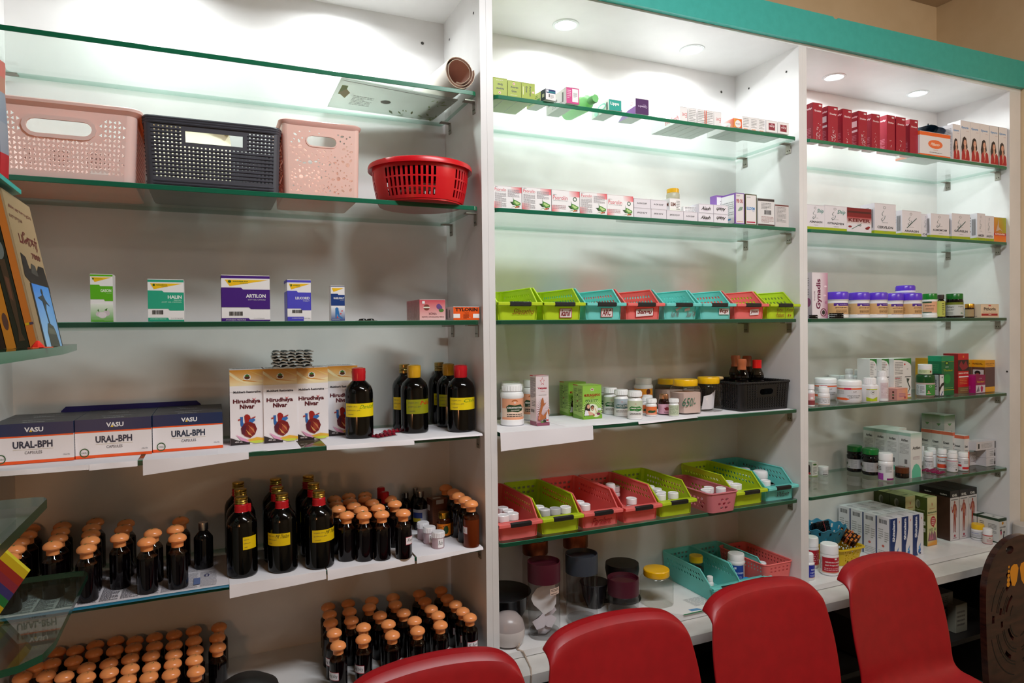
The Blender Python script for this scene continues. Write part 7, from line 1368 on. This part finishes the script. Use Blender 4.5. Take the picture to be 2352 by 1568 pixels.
us = [2*pi*i/nb for i in range(nb+1)]; vs = [0, .010, .026, .034, .048, .056]
m.grid(us, vs, lambda i, j: not ((j == 1 and i % 5 == 1) or (j == 3 and i % 5 == 3)), lambda a, z, o: ((.055+.022*z/.056+o)*1.12*cos(a), (.055+.022*z/.056+o)*sin(a), z+(.0045*cos(12*a)*max(0, (z-.048)/.008))), .0016, BL, 'tray')
m.lathe([(0, 0), (.055, 0), (.055, .0015), (0, .0015)], BL, 'tray', 40)
R_ = [((.055+.022+.001)*1.12*cos(a), (.055+.022+.001)*sin(a), .056+.0045*cos(12*a)) for a in [2*pi*i/96 for i in range(96)]]; m.tube(R_, .0016, BL, 'tray', 6, closed=True)
single('scalloped_basket', m, 'light blue basket with scalloped rim stacked on the yellow basket', 'basket', (XYB[0]-.020, XYB[1]+.028, ZBs+.0655))
m = MB()
for k in range(4):
    m.box(-.040, .040, -.001+k*.006, .0+k*.006, 0, .055, '#141416', 'gloss')
    for i in range(8):
        for j in range(5): m.box(-.038+i*.0098, -.0305+i*.0098, -.0045+k*.006, -.001+k*.006, .004+j*.0105, .0115+j*.0105, '#0b0b0d', 'gloss', bev=.0008)
m.box(.004, .0065, -.0050, .024, 0, .0555, '#a03c3c', 'plas')
o = single('blister_bundle', m, 'bundle of black blister strips held by a red band in the blue basket', 'blister strips', (XYB[0]+.004, XYB[1]+.038, ZBs+.0655+.008), .12); o.rotation_euler = (-.30, 0, .10)
m = MB(); m.loft([[(.012*cos(a)*q, .006*sin(a)*q2, z) for a in [i*pi/6 for i in range(12)]] for z, q, q2 in ((0, .5, 1), (.02, .8, 1.2), (.062, 1.1, .15))], '#9ba4ae', 'film', True, True)
o = single('ointment_tube', m, 'clear plastic tube standing in the left of the blue basket', 'tube', (XYB[0]-.062, XYB[1]+.038, ZBs+.068)); o.rotation_euler = (0, -.15, .2)
m = MB()
for k in range(4):
    m.box(-.032, .032, -.036, .036, .006*k, .006*k+.0006, '#b8743c' if k < 3 else '#2a1510', 'metal' if k < 3 else 'gloss')
    for i in range(6):
        for j in range(6): m.lathe([(.0044, 0), (.004, .0028), (.002, .0042), (0, .0044)], '#d07a34' if (i+j) % 3 else '#24100a', 'gloss', 7, c=(-.027+i*.0108, -.030+j*.012, .006*k+.0005))
m.box(-.033, .033, -.004, -.001, 0, .0240, '#c05a4a', 'plas')
o = single('blister_bundle', m, 'bundle of brown and orange blister strips tilted on the yellow basket rim', 'blister strips', (XYB[0]+.050, XYB[1]-.022, ZBs+.075), .5); o.rotation_euler = (.42, -.22, .35)
# white cartons with navy wave
sf = [('p', [(0, 0), (0, 1), (.60, 1), (.60, .72), (.50, .48), (.36, .30), (.36, .1), (.46, 0)], '#183068'), ('t', 'Shitalam', .17, .44, .40, .95, '#e8eaf0', 'bv'), ('p', [(.48, .06), (.52, .14), (.66, .17), (.62, .23), (.76, .30), (.68, .20), (.74, .12), (.66, .05)], '#2a6ab0'), ('e', .60, .19, .06, .025, '#3a9ad0'), ('e', .66, .04, .10, .02, '#1c2450'), ('p', [(.74, .90), (.84, .93), (.80, .86)], '#c86a60')]
sl = [('b', .15, .84, .72, .94, '#333'), ('l', .1, .45, .45, .72, 5, '#999'), ('l', .55, .40, .85, .66, 5, '#999'), ('l', .1, .04, .9, .2, 4, '#aaa'), ('r', .92, 0, 1, 1, '#183068'), ('e', .45, .3, .1, .03, '#c86a60')]
for j, (a, b, t, q, n, lb) in enumerate(((884, 1004, 522, 888, 4, 'left'), (1016, 1120, 497, 885, 3, 'middle'), (1123, 1248, 467, 868, 3, 'right'))):
    zz_ = ZBs; X0, Yf = atz(cx(a), py6(q), zz_)
    if j == 0: SX, SY = X0, 1.748
    X0 = SX+j*.0625; Yf = SY; h = .158; w = .0605; nn = [4, 4, 4][j]
    for i in range(nn):
        d = .058 if j == 0 else .058
        m = MB(); m.box(0, w, 0, d-.001, 0, h, '#dcdadf', 'print'); m.art(sf, face_map((0, 0, 0), (w, 0, 0), (0, 0, h), (0, -1, 0))); m.art(sl, face_map((0, d-.001, 0), (0, -d+.001, 0), (0, 0, h), (-1, 0, 0)))
        m.art([('e', .5, .5, .2, .2, '#b8b6bc'), ('l', .3, .2, .7, .3, 1, '#8a8a90')], face_map((0, 0, h), (w, 0, 0), (0, d-.001, 0), (0, 0, 1)))
        single('syrup_carton', m, f"white carton with navy wave and vertical lettering, {lb} column, {ORD[i]} from the front", 'carton', (X0, Yf+i*(d+.0004), zz_), 0, 'white cartons with navy wave')
gfr = [('r', 0, 0, 1, 1, '#cdc894'), ('p', [(.42, .90), (.5, .80), (.58, .90), (.5, .86)], '#b03a2a'), ('t', 'VIBHRANT', .2, .75, .8, .775, '#b03a2a'), ('t', 'Shanthiyumurthi', .06, .66, .96, .71, '#2a4a1c', 'b'), ('r', 0, .635, 1, .642, '#b04a2a'), ('e', .6, .50, .28, .105, '#a82a2c'), ('l', .45, .42, .78, .57, 4, '#e0b8b0'), ('p', [(.5, .40), (.75, .36), (.6, .42)], '#a82a2c'), ('l', .15, .3, .6, .36, 3, '#6a7a4a'), ('e', .8, .33, .08, .03, '#7a9a5a'), ('g', 0, 0, 1, .10, '#d8902a', '#d8902a', '#d89a3a', '#cdc894'), ('p', [(.05, .1), (.15, .22), (.25, .3), (.35, .2), (.45, .32), (.6, .22), (.7, .3), (.85, .26), (.95, .1)], '#8a5a64'), ('p', [(.2, .12), (.3, .24), (.4, .14), (.5, .26), (.62, .13)], '#b8687a')]
gl = [('r', 0, 0, 1, 1, '#3c4a12'), ('e', .45, .84, .14, .09, '#8a907c'), ('e', .5, .83, .09, .07, '#5a6050'), ('t', 'Shanthiyumurthi', .15, .70, .85, .73, '#a8ac7c', 'b'), ('r', .2, .58, .45, .63, '#1c1c10'), ('r', .55, .55, .85, .62, '#6a7442'), ('r', .5, .42, .9, .50, '#c8c8b8'), ('e', .68, .46, .14, .02, '#2a2a1a'), ('r', .5, .28, .9, .36, '#b8b8a8'), ('e', .68, .32, .14, .02, '#1a1a10'), ('e', .5, .16, .1, .02, '#8a2a2a')]
for i, (a, b, t, q, lb) in enumerate(((1332, 1444, 238, 755, 'front olive-green carton with cream front full of print, right bay base'), (1107, 1215, 222, 690, 'second olive-green carton, left of and behind the front one'), (930, 1040, 185, 640, 'third olive-green carton, farthest left and back'))):
    zz_ = ZBs; X0, Yf = atz(cx(a), py6(q), zz_)
    if i == 0: GX, GY = X0, Yf
    X0, Yf = (GX, GY) if i == 0 else (GX-.062*i-.0, GY+.066*i)
    h = .195; w, d = .058, .072
    if i == 1: X0, Yf = GX-.060, GY+.050
    if i == 2: X0, Yf = GX-.060, GY+.124
    m = MB(); m.box(0, w, 0, d, 0, h, '#b8bc80', 'print'); m.art(gfr, face_map((0, 0, 0), (w, 0, 0), (0, 0, h), (0, -1, 0))); m.art(gl, face_map((0, d, 0), (0, -d, 0), (0, 0, h), (-1, 0, 0))); m.art([('r', .1, .3, .8, .4, '#5a6a1c')], face_map((0, 0, h), (w, 0, 0), (0, d, 0), (0, 0, 1)))
    single('syrup_carton', m, lb, 'carton', (X0, Yf if Yf+d < YB else YB-d-.002, zz_), 0, 'olive-green cartons')
m = MB(); m.box(0, w, 0, d, 0, h, '#b8bc80', 'print'); single('syrup_carton', m, 'olive-green carton standing directly behind the front one, only its top showing', 'carton', (GX, GY+.075, ZBs), 0, 'olive-green cartons')
SKN = '#9a4030'
bf = [('r', 0, 0, 1, .86, '#cfcacb'), ('r', 0, .86, 1, 1, '#14100e'), ('t', 'KHIL', .25, .88, .80, .93, '#d0ccc8', 'b'), ('r', .1, .81, .9, .825, '#555'), ('e', .5, .765, .07, .030, SKN), ('p', [(.33, .70), (.42, .735), (.58, .735), (.69, .70), (.63, .56), (.62, .42), (.38, .42), (.38, .56)], SKN), ('p', [(.69, .70), (.75, .60), (.73, .46), (.68, .45), (.68, .58), (.62, .66)], SKN), ('p', [(.33, .70), (.38, .64), (.28, .55), (.20, .57), (.14, .68), (.20, .69), (.24, .61), (.30, .63)], SKN), ('p', [(.38, .43), (.495, .43), (.47, .30), (.45, .17), (.36, .155), (.39, .19), (.37, .32)], SKN), ('p', [(.505, .43), (.62, .43), (.63, .32), (.60, .19), (.64, .155), (.55, .165), (.53, .30)], SKN), ('p', [(.42, .66), (.5, .70), (.58, .66), (.55, .52), (.45, .52)], '#c07858'), ('e', .5, .09, .09, .025, '#a8243a'), ('l', .3, .03, .7, .06, 1, '#a06070')]
bl_ = [('r', 0, 0, 1, .87, '#43291f'), ('r', 0, .87, 1, 1, '#14100e'), ('t', 'Gandharva', .35, .90, .8, .93, '#c0bcb8', 'b')]
X0, Yf = atz(cx(1576), py6(700), ZBs); bx = X0; by = Yf; hb_ = .205; wb, db = .056, .066
for i in range(3):
    for j in range(3):
        Y = by+.001+j*(db+.0006); X = bx+i*(wb+.0008)+(.002 if i else 0)
        if Y+db > YB or X+wb > XC1: Y = min(Y, YB-db-.001)
        if j == 2 and by+.001+2*(db+.0006)+db > YB: continue
        m = MB(); m.box(0, wb, 0, db, 0, hb_, '#2a1c18', 'print'); m.art(bf, face_map((0, 0, 0), (wb, 0, 0), (0, 0, hb_), (0, -1, 0)))
        if i == 0: m.art(bl_, face_map((0, db, 0), (0, -db, 0), (0, 0, hb_), (-1, 0, 0)))
        m.art([('r', 0, 0, 1, 1, '#221b17'), ('r', .2, .45, .8, .5, '#0e0b0a')], face_map((0, 0, hb_), (wb, 0, 0), (0, db, 0), (0, 0, 1)))
        single('oil_carton', m, f"dark-topped carton with red anatomy figure, {['left', 'middle', 'right'][i]} column, {ORD[j]} from the front", 'carton', (X, Y, ZBs), 0, 'cartons with anatomy figure')
wf = [('r', 0, .88, 1, 1, '#1c3a26'), ('e', .5, .80, .13, .06, '#c88a2a'), ('t', 'KESHAMIR', .14, .60, .88, .67, '#777', 'b'), ('p', [(.2, .5), (.34, .52), (.4, .4), (.3, .3), (.22, .36)], '#a83a5a'), ('e', .28, .52, .08, .04, '#1a1414'), ('p', [(.5, .16), (.6, .36), (.72, .40), (.66, .3), (.62, .12)], '#2a2430'), ('e', .66, .42, .09, .05, '#1a1414'), ('r', 0, 0, 1, .04, '#1c3a26')]
wl = [('r', 0, .90, 1, 1, '#1c3a26'), ('l', .08, .35, .30, .8, 6, '#666'), ('l', .5, .35, .9, .75, 7, '#777'), ('l', .1, .08, .4, .3, 4, '#a04a5a'), ('r', 0, 0, 1, .04, '#1c3a26')]
for i, (a, b, t, q, lb) in enumerate(((2085, 2168, 485, 722, 'front white carton with dark green edges at the right end of the base'), (1938, 2018, 400, 640, 'rear white carton with dark green edges at the right end of the base'))):
    X0, Yf = atz(cx(a), py6(q), ZBs); w = .052; d = .082; h = .098; X0 = min(X0, XC1-w-.004)
    if i == 1: X0 = min(max(X0, bx+3*wb+.006), XC1-w-.004); Yf = max(Yf, GXY+d+.004)
    GXY = Yf
    m = MB(); m.box(0, w, 0, d, 0, h, '#cfcfcc', 'print'); m.art(wf, face_map((0, 0, 0), (w, 0, 0), (0, 0, h), (0, -1, 0))); m.art(wl, face_map((0, d, 0), (0, -d, 0), (0, 0, h), (-1, 0, 0))); m.art([('r', 0, 0, 1, 1, '#1c3a26'), ('r', .07, .05, .93, .95, '#c6c8c4'), ('r', .4, .4, .7, .5, '#2a3a30')], face_map((0, 0, h), (w, 0, 0), (0, d, 0), (0, 0, 1)))
    single('medicine_carton', m, lb, 'carton', (X0, min(Yf, YB-d-.002), ZBs), 0)
roundthing('cream_jar', 'white jar with yellow lid at the right end of the base', cx(1792), cx(1937), py6(522), py6(708), 6, z=ZBs, prof=[(0, 0), (.92, 0), (.97, .03), (.97, .10), (1, .12), (1, .62), (.95, .68), (.93, .70)], lab='#c8c8cc', lz=(.14, .58), span=3.0, art=[('r', 0, 0, 1, .07, '#1f3a1c'), ('l', .08, .6, .55, .75, 1, '#4a5aa0'), ('l', .08, .2, .6, .5, 3, '#999'), ('e', .88, .5, .12, .35, '#a02a24')], capr=.98, capz=.68, cat='jar', body='#e6e4e6', cap='#e8b81c', capprof=[(1, .69), (1, .93), (.94, 1), (0, 1)])
roundthing('pill_bottle', 'small white bottle with red-striped label in front of the yellow-lidded jar', cx(1914), cx(2021), py6(570), py6(745), 6, z=ZBs, prof=[(0, 0), (.93, 0), (1, .03), (1, .62), (.95, .68)], lab='#cfc6c2', lz=(.03, .60), span=3.0, art=[('r', 0, .90, 1, 1, '#b82a2a'), ('l', .45, .2, .9, .55, 3, '#b05060'), ('e', .65, .7, .08, .05, '#8a7a4a'), ('r', 0, 0, 1, .05, '#c86a6a')], capr=.97, capz=.66, **WH)
# white cylindrical tin on the counter by the wall
m = MB(); r = .042; m.lathe([(0, 0), (r, 0), (r, .045), (r-.001, .046)], '#b0aaa4', 'satin', 36); c = MB(); c.lathe([(0, .045), (r+.002, .045), (r+.002, .100), (r, .102), (0, .102)], '#bdb6b0', 'satin', 36)
thing('round_tin', [('body', m), ('lid', c)], 'greyish-white round tin at the far right edge, standing by the wall', 'tin', (2.985, 1.647, .6135))
# --- shadowed open cupboard under the counter
for i, (x, y, w, d, h, c, lb) in enumerate(((2.12, 1.72, .10, .12, .13, '#6a5c58', 'brown-grey carton in the dark cupboard under the counter, left'), (2.27, 1.74, .08, .10, .07, '#a8a4a0', 'pale box on the shelf of the dark cupboard'), (2.50, 1.72, .11, .12, .10, '#2a2a2c', 'black slatted crate in the dark cupboard under the counter'), (2.63, 1.70, .07, .12, .11, '#8e8b7c', 'greenish white box beside the black crate in the cupboard'), (2.52, 1.73, .14, .10, .05, '#8f8f92', 'grey packet lying on the black crate in the cupboard'))):
    m = MB(); z0 = .3185 if i < 4 else .3185+.101
    if i == 2:
        m.box(0, w, 0, d, 0, .006, c)
        for k in range(5): m.box(0, w, 0, .004, .012+k*.018, .022+k*.018, c); m.box(0, .004, 0, d, .012+k*.018, .022+k*.018, c)
        for xx in (0, w-.006):
            for yy in (0, d-.006): m.box(xx, xx+.006, yy, yy+.006, 0, h, c)
    else: m.box(0, w, 0, d, 0, h, c, 'print', bev=.001); m.art([('l', .1, .2, .8, .8, 4, '#55504c')], face_map((0, 0, 0), (w, 0, 0), (0, 0, h), (0, -1, 0)))
    single('storage_box' if i != 2 else 'slatted_crate', m, lb, 'box' if i != 2 else 'crate', (x, y, z0))
# ================================================================== red chairs in front of the counter
def shell_mesh():
    m = MB(); nu, nv = 25, 34; rows = []
    prof = []   # (y, z, half width, forward wrap)
    for t in [i/(nv-1) for i in range(nv)]:
        if t < .40:                              # seat, front edge to the rear bend
            s = t/.40; y = -.50+.36*s; z = .415+.012*math.sin(s*pi)*-1+(-.03*(1-s)**6); hw = .205+.015*s; wrap = 0; lift = .020*s
        elif t < .52:
            s = (t-.40)/.12; a = s*pi/2*.86; y = -.14+.075*sin(a); z = .415+.075*(1-cos(a)); hw = .218; wrap = .02*s; lift = .020*(1-s)
        elif t < .93:
            s = (t-.52)/.41; y = -.068+.066*s; z = .480+.287*s; hw = .216+.006*sin(s*pi)-.014*s**3; wrap = .02+.012*s; lift = 0
        else:
            s = (t-.93)/.07; a = s*pi*.62; y = -.002+.030*(1-cos(a))+.004*s; z = .767+.020*sin(a); hw = .202-.004*s; wrap = .032; lift = 0
        rows.append((y, z, hw, wrap, lift, t))
    v = []
    for y, z, hw, wrap, lift, t in rows:
        for i in range(nu):
            u = -1+2*i/(nu-1); drop = .012*u*u+.020*abs(u)**9; k = max(0, min(1, (t-.60)/.3)) if t > .6 else 0
            x = u*hw
            if t > .80: x = hw*(u if abs(u) < .8 else math.copysign(.8+(abs(u)-.8)*(1-.0*k), u))
            zz = z-drop*k+lift*abs(u)**3
            yy = y-wrap*(u*u)
            if t > .93: zz -= .012*abs(u)**6; yy += .004*abs(u)**4
            v.append((x, yy, zz))
    f = [(j*nu+i, j*nu+i+1, (j+1)*nu+i+1, (j+1)*nu+i) for j in range(nv-1) for i in range(nu-1)]
    m.add(v, f, '#a01018', 'leather'); return m.mesh('shell')
def make_chair():
    r = link('chair', None); tag(r, 'x', 'chair')
    o = link('seat_shell', shell_mesh(), r)
    s = o.modifiers.new('thick', 'SOLIDIFY'); s.thickness = .009; s.offset = 0
    b = o.modifiers.new('round', 'BEVEL'); b.width = .004; b.segments = 2; b.limit_method = 'ANGLE'; b.angle_limit = radians(50)
    d = o.modifiers.new('smooth', 'SUBSURF'); d.levels = 1; d.render_levels = 1
    for x, y in ((-.19, -.44), (.19, -.44), (-.19, -.12), (.19, -.12)):
        m = MB(); m.tube([(x, y, .395), (x*1.12, y+(-.02 if y < -.3 else .02), .004)], .011, '#161616', 'satin', 12); m.lathe([(0, 0), (.014, 0), (.014, .02), (.011, .022)], '#0c0c0c', 'satin', 12, c=(x*1.12, y+(-.02 if y < -.3 else .02), 0)); link('leg', m.mesh('leg'), r)
    m = MB(); m.tube([(-.19, -.44, .395), (.19, -.44, .395), (.19, -.12, .395), (-.19, -.12, .395)], .010, '#161616', 'satin', 10, closed=True); link('seat_frame', m.mesh('seat_frame'), r)
    return r
CH = Kind(make_chair)
CHX = [(.436, 1.440), (.920, 1.455), (1.418, 1.470), (1.925, 1.475)]
for i, (x, y) in enumerate(CHX):
    ch_ = CH((x, y, 0), ['red plastic shell chair at the left end of the row, cut by the lower edge', 'red plastic shell chair, second from the left, before the glass jars', 'red plastic shell chair, third from the left, before the turquoise trays', 'red plastic shell chair at the right end, before the navy-wave cartons'][i], 0, 'row of red chairs')
    ch_.scale = (.93, 1, 1) if i == 3 else (1, 1, 1)
# ================================================================== carved wooden board at the right edge
bx0, bz0 = 0, 0
def boardpt(px, py): return aty(px, py, 1.50)
W2 = .190; BXC = boardpt(2258, 1400)[0]+W2; BT = boardpt(2330, 1232)[1]+.006
out = []
for k in range(41):
    a = pi*k/40; out.append((W2*cos(a)*(1.0), BT-.20+.20*sin(a)**.85))
for k in range(1, 12): t = k/12; out.append((-W2*(1-.25*t*t), BT-.20-(BT-.26)*t))
for k in range(11, 0, -1): t = k/12; out.append((W2*(1-.25*t*t), BT-.20-(BT-.26)*t))
def ell(cx_, cz_, a, b, n=14, rot=0): return [(cx_+a*cos(t)*cos(rot)-b*sin(t)*sin(rot), cz_+a*cos(t)*sin(rot)+b*sin(t)*cos(rot)) for t in [2*pi*i/n for i in range(n)]]
def arcslot(cx_, cz_, r, w, a0, a1, sx=1, n=10):
    o = [(cx_+sx*(r+w/2)*cos(a0+(a1-a0)*i/n), cz_+1.25*(r+w/2)*sin(a0+(a1-a0)*i/n)) for i in range(n+1)]
    return o+[(cx_+sx*(r-w/2)*cos(a0+(a1-a0)*i/n), cz_+1.25*(r-w/2)*sin(a0+(a1-a0)*i/n)) for i in range(n, -1, -1)]
cz_ = BT-.30
holes = [ell(-.055, BT-.045, .022, .015), ell(.055, BT-.045, .022, .015)]
D = pi/180
for sx in (-1, 1):
    holes += [arcslot(0, cz_, .150, .012, 60*D, 86*D, sx), arcslot(0, cz_, .118, .012, 50*D, 84*D, sx), arcslot(0, cz_, .150, .014, 2*D, 10*D, sx, 4), arcslot(0, cz_, .112, .012, 12*D, 22*D, sx, 4), arcslot(0, cz_, .100, .012, -8*D, 2*D, sx, 4), arcslot(0, cz_, .080, .010, 20*D, 60*D, sx, 8), arcslot(0, cz_, .118, .012, -66*D, -48*D, sx, 6), arcslot(0, cz_, .066, .010, -60*D, -20*D, sx, 6)]
m = MB(); m.sheet(out, holes, lambda a, b, e: (a, -e, b), .022, '#3a1a16', 'wood')
gr = MB()
for rr_ in (.164, .134, .126, .098, .090, .054):
    for sx in (-1, 1):
        for a0, a1 in ((-80, -14), (14, 48)):
            P = arcslot(0, cz_, rr_, .0035, a0*D, a1*D, sx, 12); n = len(P)//2
            gr.add([(p[0], -.0226, p[1]) for p in P], [(i, i+1, len(P)-2-i, len(P)-1-i) for i in range(n-1)], '#120807', 'satin')
ft = []
for sx in (-1, 1):
    fmb = MB(); y = -.0223
    fmb.add([(sx*(p[0]+.008), y, p[1]) for p in [(-.055, BT-.108), (-.040, BT-.100), (-.020, BT-.103), (-.012, BT-.118), (-.016, BT-.140), (-.022, BT-.165), (-.034, BT-.180), (-.050, BT-.176), (-.058, BT-.150), (-.062, BT-.125)]], [tuple(range(10))], '#ee9a14', 'print')
    for k in range(5): fmb.add([(sx*(p[0]+.008), y-.0001, p[1]) for p in ell(-.068-.001*k, BT-.106-.0155*k, .0045+.0012*k, .0050+.0011*k, 12)], [tuple(range(12))], '#ee9a14', 'print')
    ft.append(('footprint', fmb))
thing('carved_board', [('board', m), ('groove', gr)]+ft, 'dark brown carved wooden acupressure board with orange footprints, at the right edge', 'wooden board', (BXC, 1.512, .0), 0).rotation_euler = (-.0, 0, 0)
# ================================================================== glass display stand at the left with books
ZA, ZBB, ZCC, ZT = CZ-.016, CZ-.211, CZ-.431, CZ+.2
def gl_slab(pts, z, th, lb, ec):
    m = MB(); n = len(pts); m.loft([[(x, y, z-th) for x, y in pts], [(x, y, z) for x, y in pts]], ec, 'edge')
    m.add([(x, y, z-th) for x, y in pts], [tuple(range(n-1, -1, -1))], '#dfeee6', 'glass'); m.add([(x, y, z) for x, y in pts], [tuple(range(n))], '#dfeee6', 'glass')
    return single('corner_glass_shelf', m, lb, 'glass shelf', group='glass shelves of the corner stand')
gl_slab([(-.50, .80), (-.195, .80), (-.205, 1.2), (-.238, 1.525), (-.27, 1.54), (-.50, 1.54)], ZA, .012, 'thick green-edged glass shelf carrying the books at the left edge', '#1f6a4a')
gl_slab([(-.50, .62), (-.20, .62), (-.20, 1.045), (-.206, 1.058), (-.222, 1.062), (-.50, 1.062)], ZBB, .012, 'middle green-edged glass shelf jutting in at the left edge', '#0f3a22')
gl_slab([(-.50, 1.055), (-.27, 1.058), (-.240, 1.068), (-.218, 1.092), (-.211, 1.13), (-.212, 1.20), (-.214, 1.43), (-.222, 1.447), (-.24, 1.452), (-.50, 1.452)], ZCC, .010, 'lowest rounded glass shelf of the stand in the left lower corner', '#16402c')
m = MB(); m.box(-.56, -.52, .60, 1.54, 0, 2.0, '#c9c5c2', 'satin', bev=.003); m.box(-.66, -.50, .60, 1.54, 0, .02, '#c9c5c2', 'satin')
for z in (ZA-.012, ZBB-.012, ZCC-.010, ZT): m.box(-.52, -.495, .62, 1.50, z-.012, z, '#c9c5c2', 'satin')
single('stand_panel', m, 'grey upright panel of the corner glass stand, left of the books', 'stand')
m = MB(); t = [(-.24, .95), (-.243, 1.155), (-.26, 1.17), (-.50, 1.17), (-.50, .95)]; m.loft([[(x, y, ZT) for x, y in t], [(x, y, ZT+.006) for x, y in t]], '#0e8f7c', 'teal', True, True); single('teal_shelf', m, 'small teal shelf board above the books at the left edge', 'shelf board')
m = MB(); m.loft([[(q*(1+.06*sin(z*40)), p, z) for q, p in ((-.05, -.02), (.022, -.02), (.026, 0), (.022, .02), (-.05, .02))] for z in [0, .03, .07, .11, .13, .15]], '#a8583c', 'print', True, True, cols=['#b01420', '#8a8f9a', '#7a8494', '#a8603c', '#c0452c'])
single('snack_packet', m, 'orange and red foil packet cut off by the left edge above the books', 'packet', (aty(7, 330, 1.06)[0]-.026, 1.08, ZT+.0065))
# books stand with their covers facing right and their spines towards the viewer, all leaning left
def book(label, px0, px1, h, wd, col, spine, cover=()):
    y = 1.077; x0, x1 = aty(px0, 795, y)[0], aty(px1, 795, y)[0]; w = x1-x0-.0008; m = MB()
    m.box(-w+.001, -.001, .002, wd-.002, .001, h-.002, '#cfc2a8', 'matte'); m.box(-w, -w+.0009, 0, wd, 0, h, col, 'print'); m.box(-.0009, 0, 0, wd, 0, h, col, 'print'); m.box(-w, 0, -.0006, .0009, 0, h, col, 'print')
    m.art(spine, face_map((-w, -.0007, 0), (w, 0, 0), (0, 0, h), (0, -1, 0)))
    if cover: m.art(cover, face_map((.0001, 0, 0), (0, wd, 0), (0, 0, h), (1, 0, 0)))
    o = single('book', m, label, 'book', (x1, y, ZA+.0006)); o.rotation_euler = (0, -radians(10.5), 0); return o
c1 = [('g', 0, 0, 1, 1, '#8a7250', '#9a8460', '#a8906c', '#94805c'), ('t', 'சித்த மருத்துவ நூல்', .10, .885, .92, .92, '#5a1a14', 'b'), ('t', 'வருமுறை', .05, .82, .5, .85, '#5a1a14'), ('t', 'போகர்', .22, .66, .92, .77, '#5a1612', 'b'), ('t', '7000', .55, .60, .9, .64, '#5a1612', 'b'), ('p', [(.08, .46), (.12, .61), (.28, .59), (.32, .52), (.62, .52), (.72, .56), (.94, .56), (1, .42), (1, .38), (.26, .42)], '#15110f'), ('p', [(.36, .49), (.44, .56), (.58, .55), (.62, .48)], '#3f3d38'),
      ('g', .24, 0, .94, .42, '#8fb8d4', '#7aa6cc', '#3f8cd8', '#2a78d0'), ('p', [(.20, 0), (.25, 0), (.25, .42), (.20, .42)], '#1e1a18'), ('p', [(.94, 0), (.97, 0), (.97, .40), (.94, .40)], '#1e1a18'), ('p', [(.44, 0), (.44, .10), (.52, .16), (.60, .16), (.74, .14), (.80, .10), (.84, 0)], '#3a3c30'), ('p', [(.46, .09), (.50, .13), (.74, .12), (.80, .08)], '#5a5c4c'), ('p', [(.58, .16), (.62, .16), (.60, .25), (.66, .30), (.80, .28), (.66, .32), (.60, .36), (.54, .35), (.36, .33), (.52, .31), (.55, .25)], '#243038'), ('e', .58, .375, .035, .022, '#243038')]
book('buff book with blue statue picture on its cover, rightmost of the four', 69, 92, .213, .150, '#a08a66', [('r', 0, 0, 1, 1, '#c4722c'), ('r', .8, 0, 1, 1, '#a89070'), ('r', .05, .15, .5, .165, '#c8a81a'), ('r', .5, .15, .95, .165, '#4a4058')], c1)
book('black-spined book with yellow lettering beside the statue book', 38, 68.5, .213, .150, '#26241c', [('r', 0, 0, 1, 1, '#232820'), ('t', 'மூலிகை', .04, .78, .98, .85, '#d8c81a', 'b'), ('r', .05, .735, .95, .75, '#a89a1a'), ('e', .5, .62, .36, .06, '#6f7878'), ('p', [(.3, .56), (.75, .56), (.8, .30), (.65, .10), (.8, .05), (.3, .05), (.45, .12), (.35, .34)], '#4a3a2c'), ('p', [(.4, .46), (.7, .44), (.65, .3), (.45, .32)], '#6a4838')])
book('orange-spined book with a dark oval emblem, third from the right', 14, 37.5, .213, .145, '#c4812a', [('r', 0, 0, 1, 1, '#c47f28'), ('e', .55, .17, .3, .055, '#5a3f38')])
book('dark brown book, leftmost of the four, cut by the picture edge', -14, 13.5, .213, .145, '#2a1c18', [('r', 0, 0, 1, 1, '#251a16')])
m = MB(); rnd = random.Random(2); m.lathe([(0, 0), (.008, .001), (.006, .004), (.002, .009), (0, .010)], '#d02818', 'matte', 7); m.box(-.02, .03, -.004, .002, 0, .0012, '#c8502c', 'matte'); x, y = -.207, 1.05
single('red_ribbon', m, 'small red ribbon scrap lying in front of the books on the glass', 'ribbon', (x, y, ZA+.0004), 1.3)
# rainbow striped strap standing on the lowest shelf
Yr = 1.27; pts = [aty(px, py, Yr) for px, py in ((3, 1260), (66, 1314), (36, 1352), (-34, 1400), (-60, 1330))]
C7 = ['#b8a81c', '#8a2a20', '#7a2838', '#33306a', '#1f6a36', '#b0a01c', '#8c2c20', '#30305c']
m = MB(); A_, B_ = Vector(pts[0]), Vector(pts[1]); dwn = Vector((-.030, -.046)); 
for k, c in enumerate(C7):
    p0, p1 = A_+dwn*k*.22, B_+dwn*k*.22; p2, p3 = B_+dwn*(k+1)*.22, A_+dwn*(k+1)*.22; ex = (A_-B_)*.9
    m.loft([[(q.x, Yr+dy_, q.y) for q in (p0+ex, p1, p2, p3+ex)] for dy_ in (0, .012)], c, 'matte', True, True)
single('rainbow_strap', m, 'rainbow-striped woven strap standing on the lowest glass shelf at the left edge', 'strap')
# dark round thing at the bottom edge between the bottles

x, z = aty(565, 1556, 1.34); m = MB(); m.lathe([(0, 0), (.060, 0), (.062, z-.06)], '#0b0b0c', 'satin', 36); c = MB(); c.lathe([(.064, z-.06), (.064, z-.045), (.056, z-.018), (.035, z-.004), (0, z)], '#0b0b0c', 'satin', 36)
thing('waste_bin', [('body', m), ('lid', c)], 'slim black bin whose domed lid just shows at the lower edge, left of the chairs', 'bin', (x, 1.34, 0))
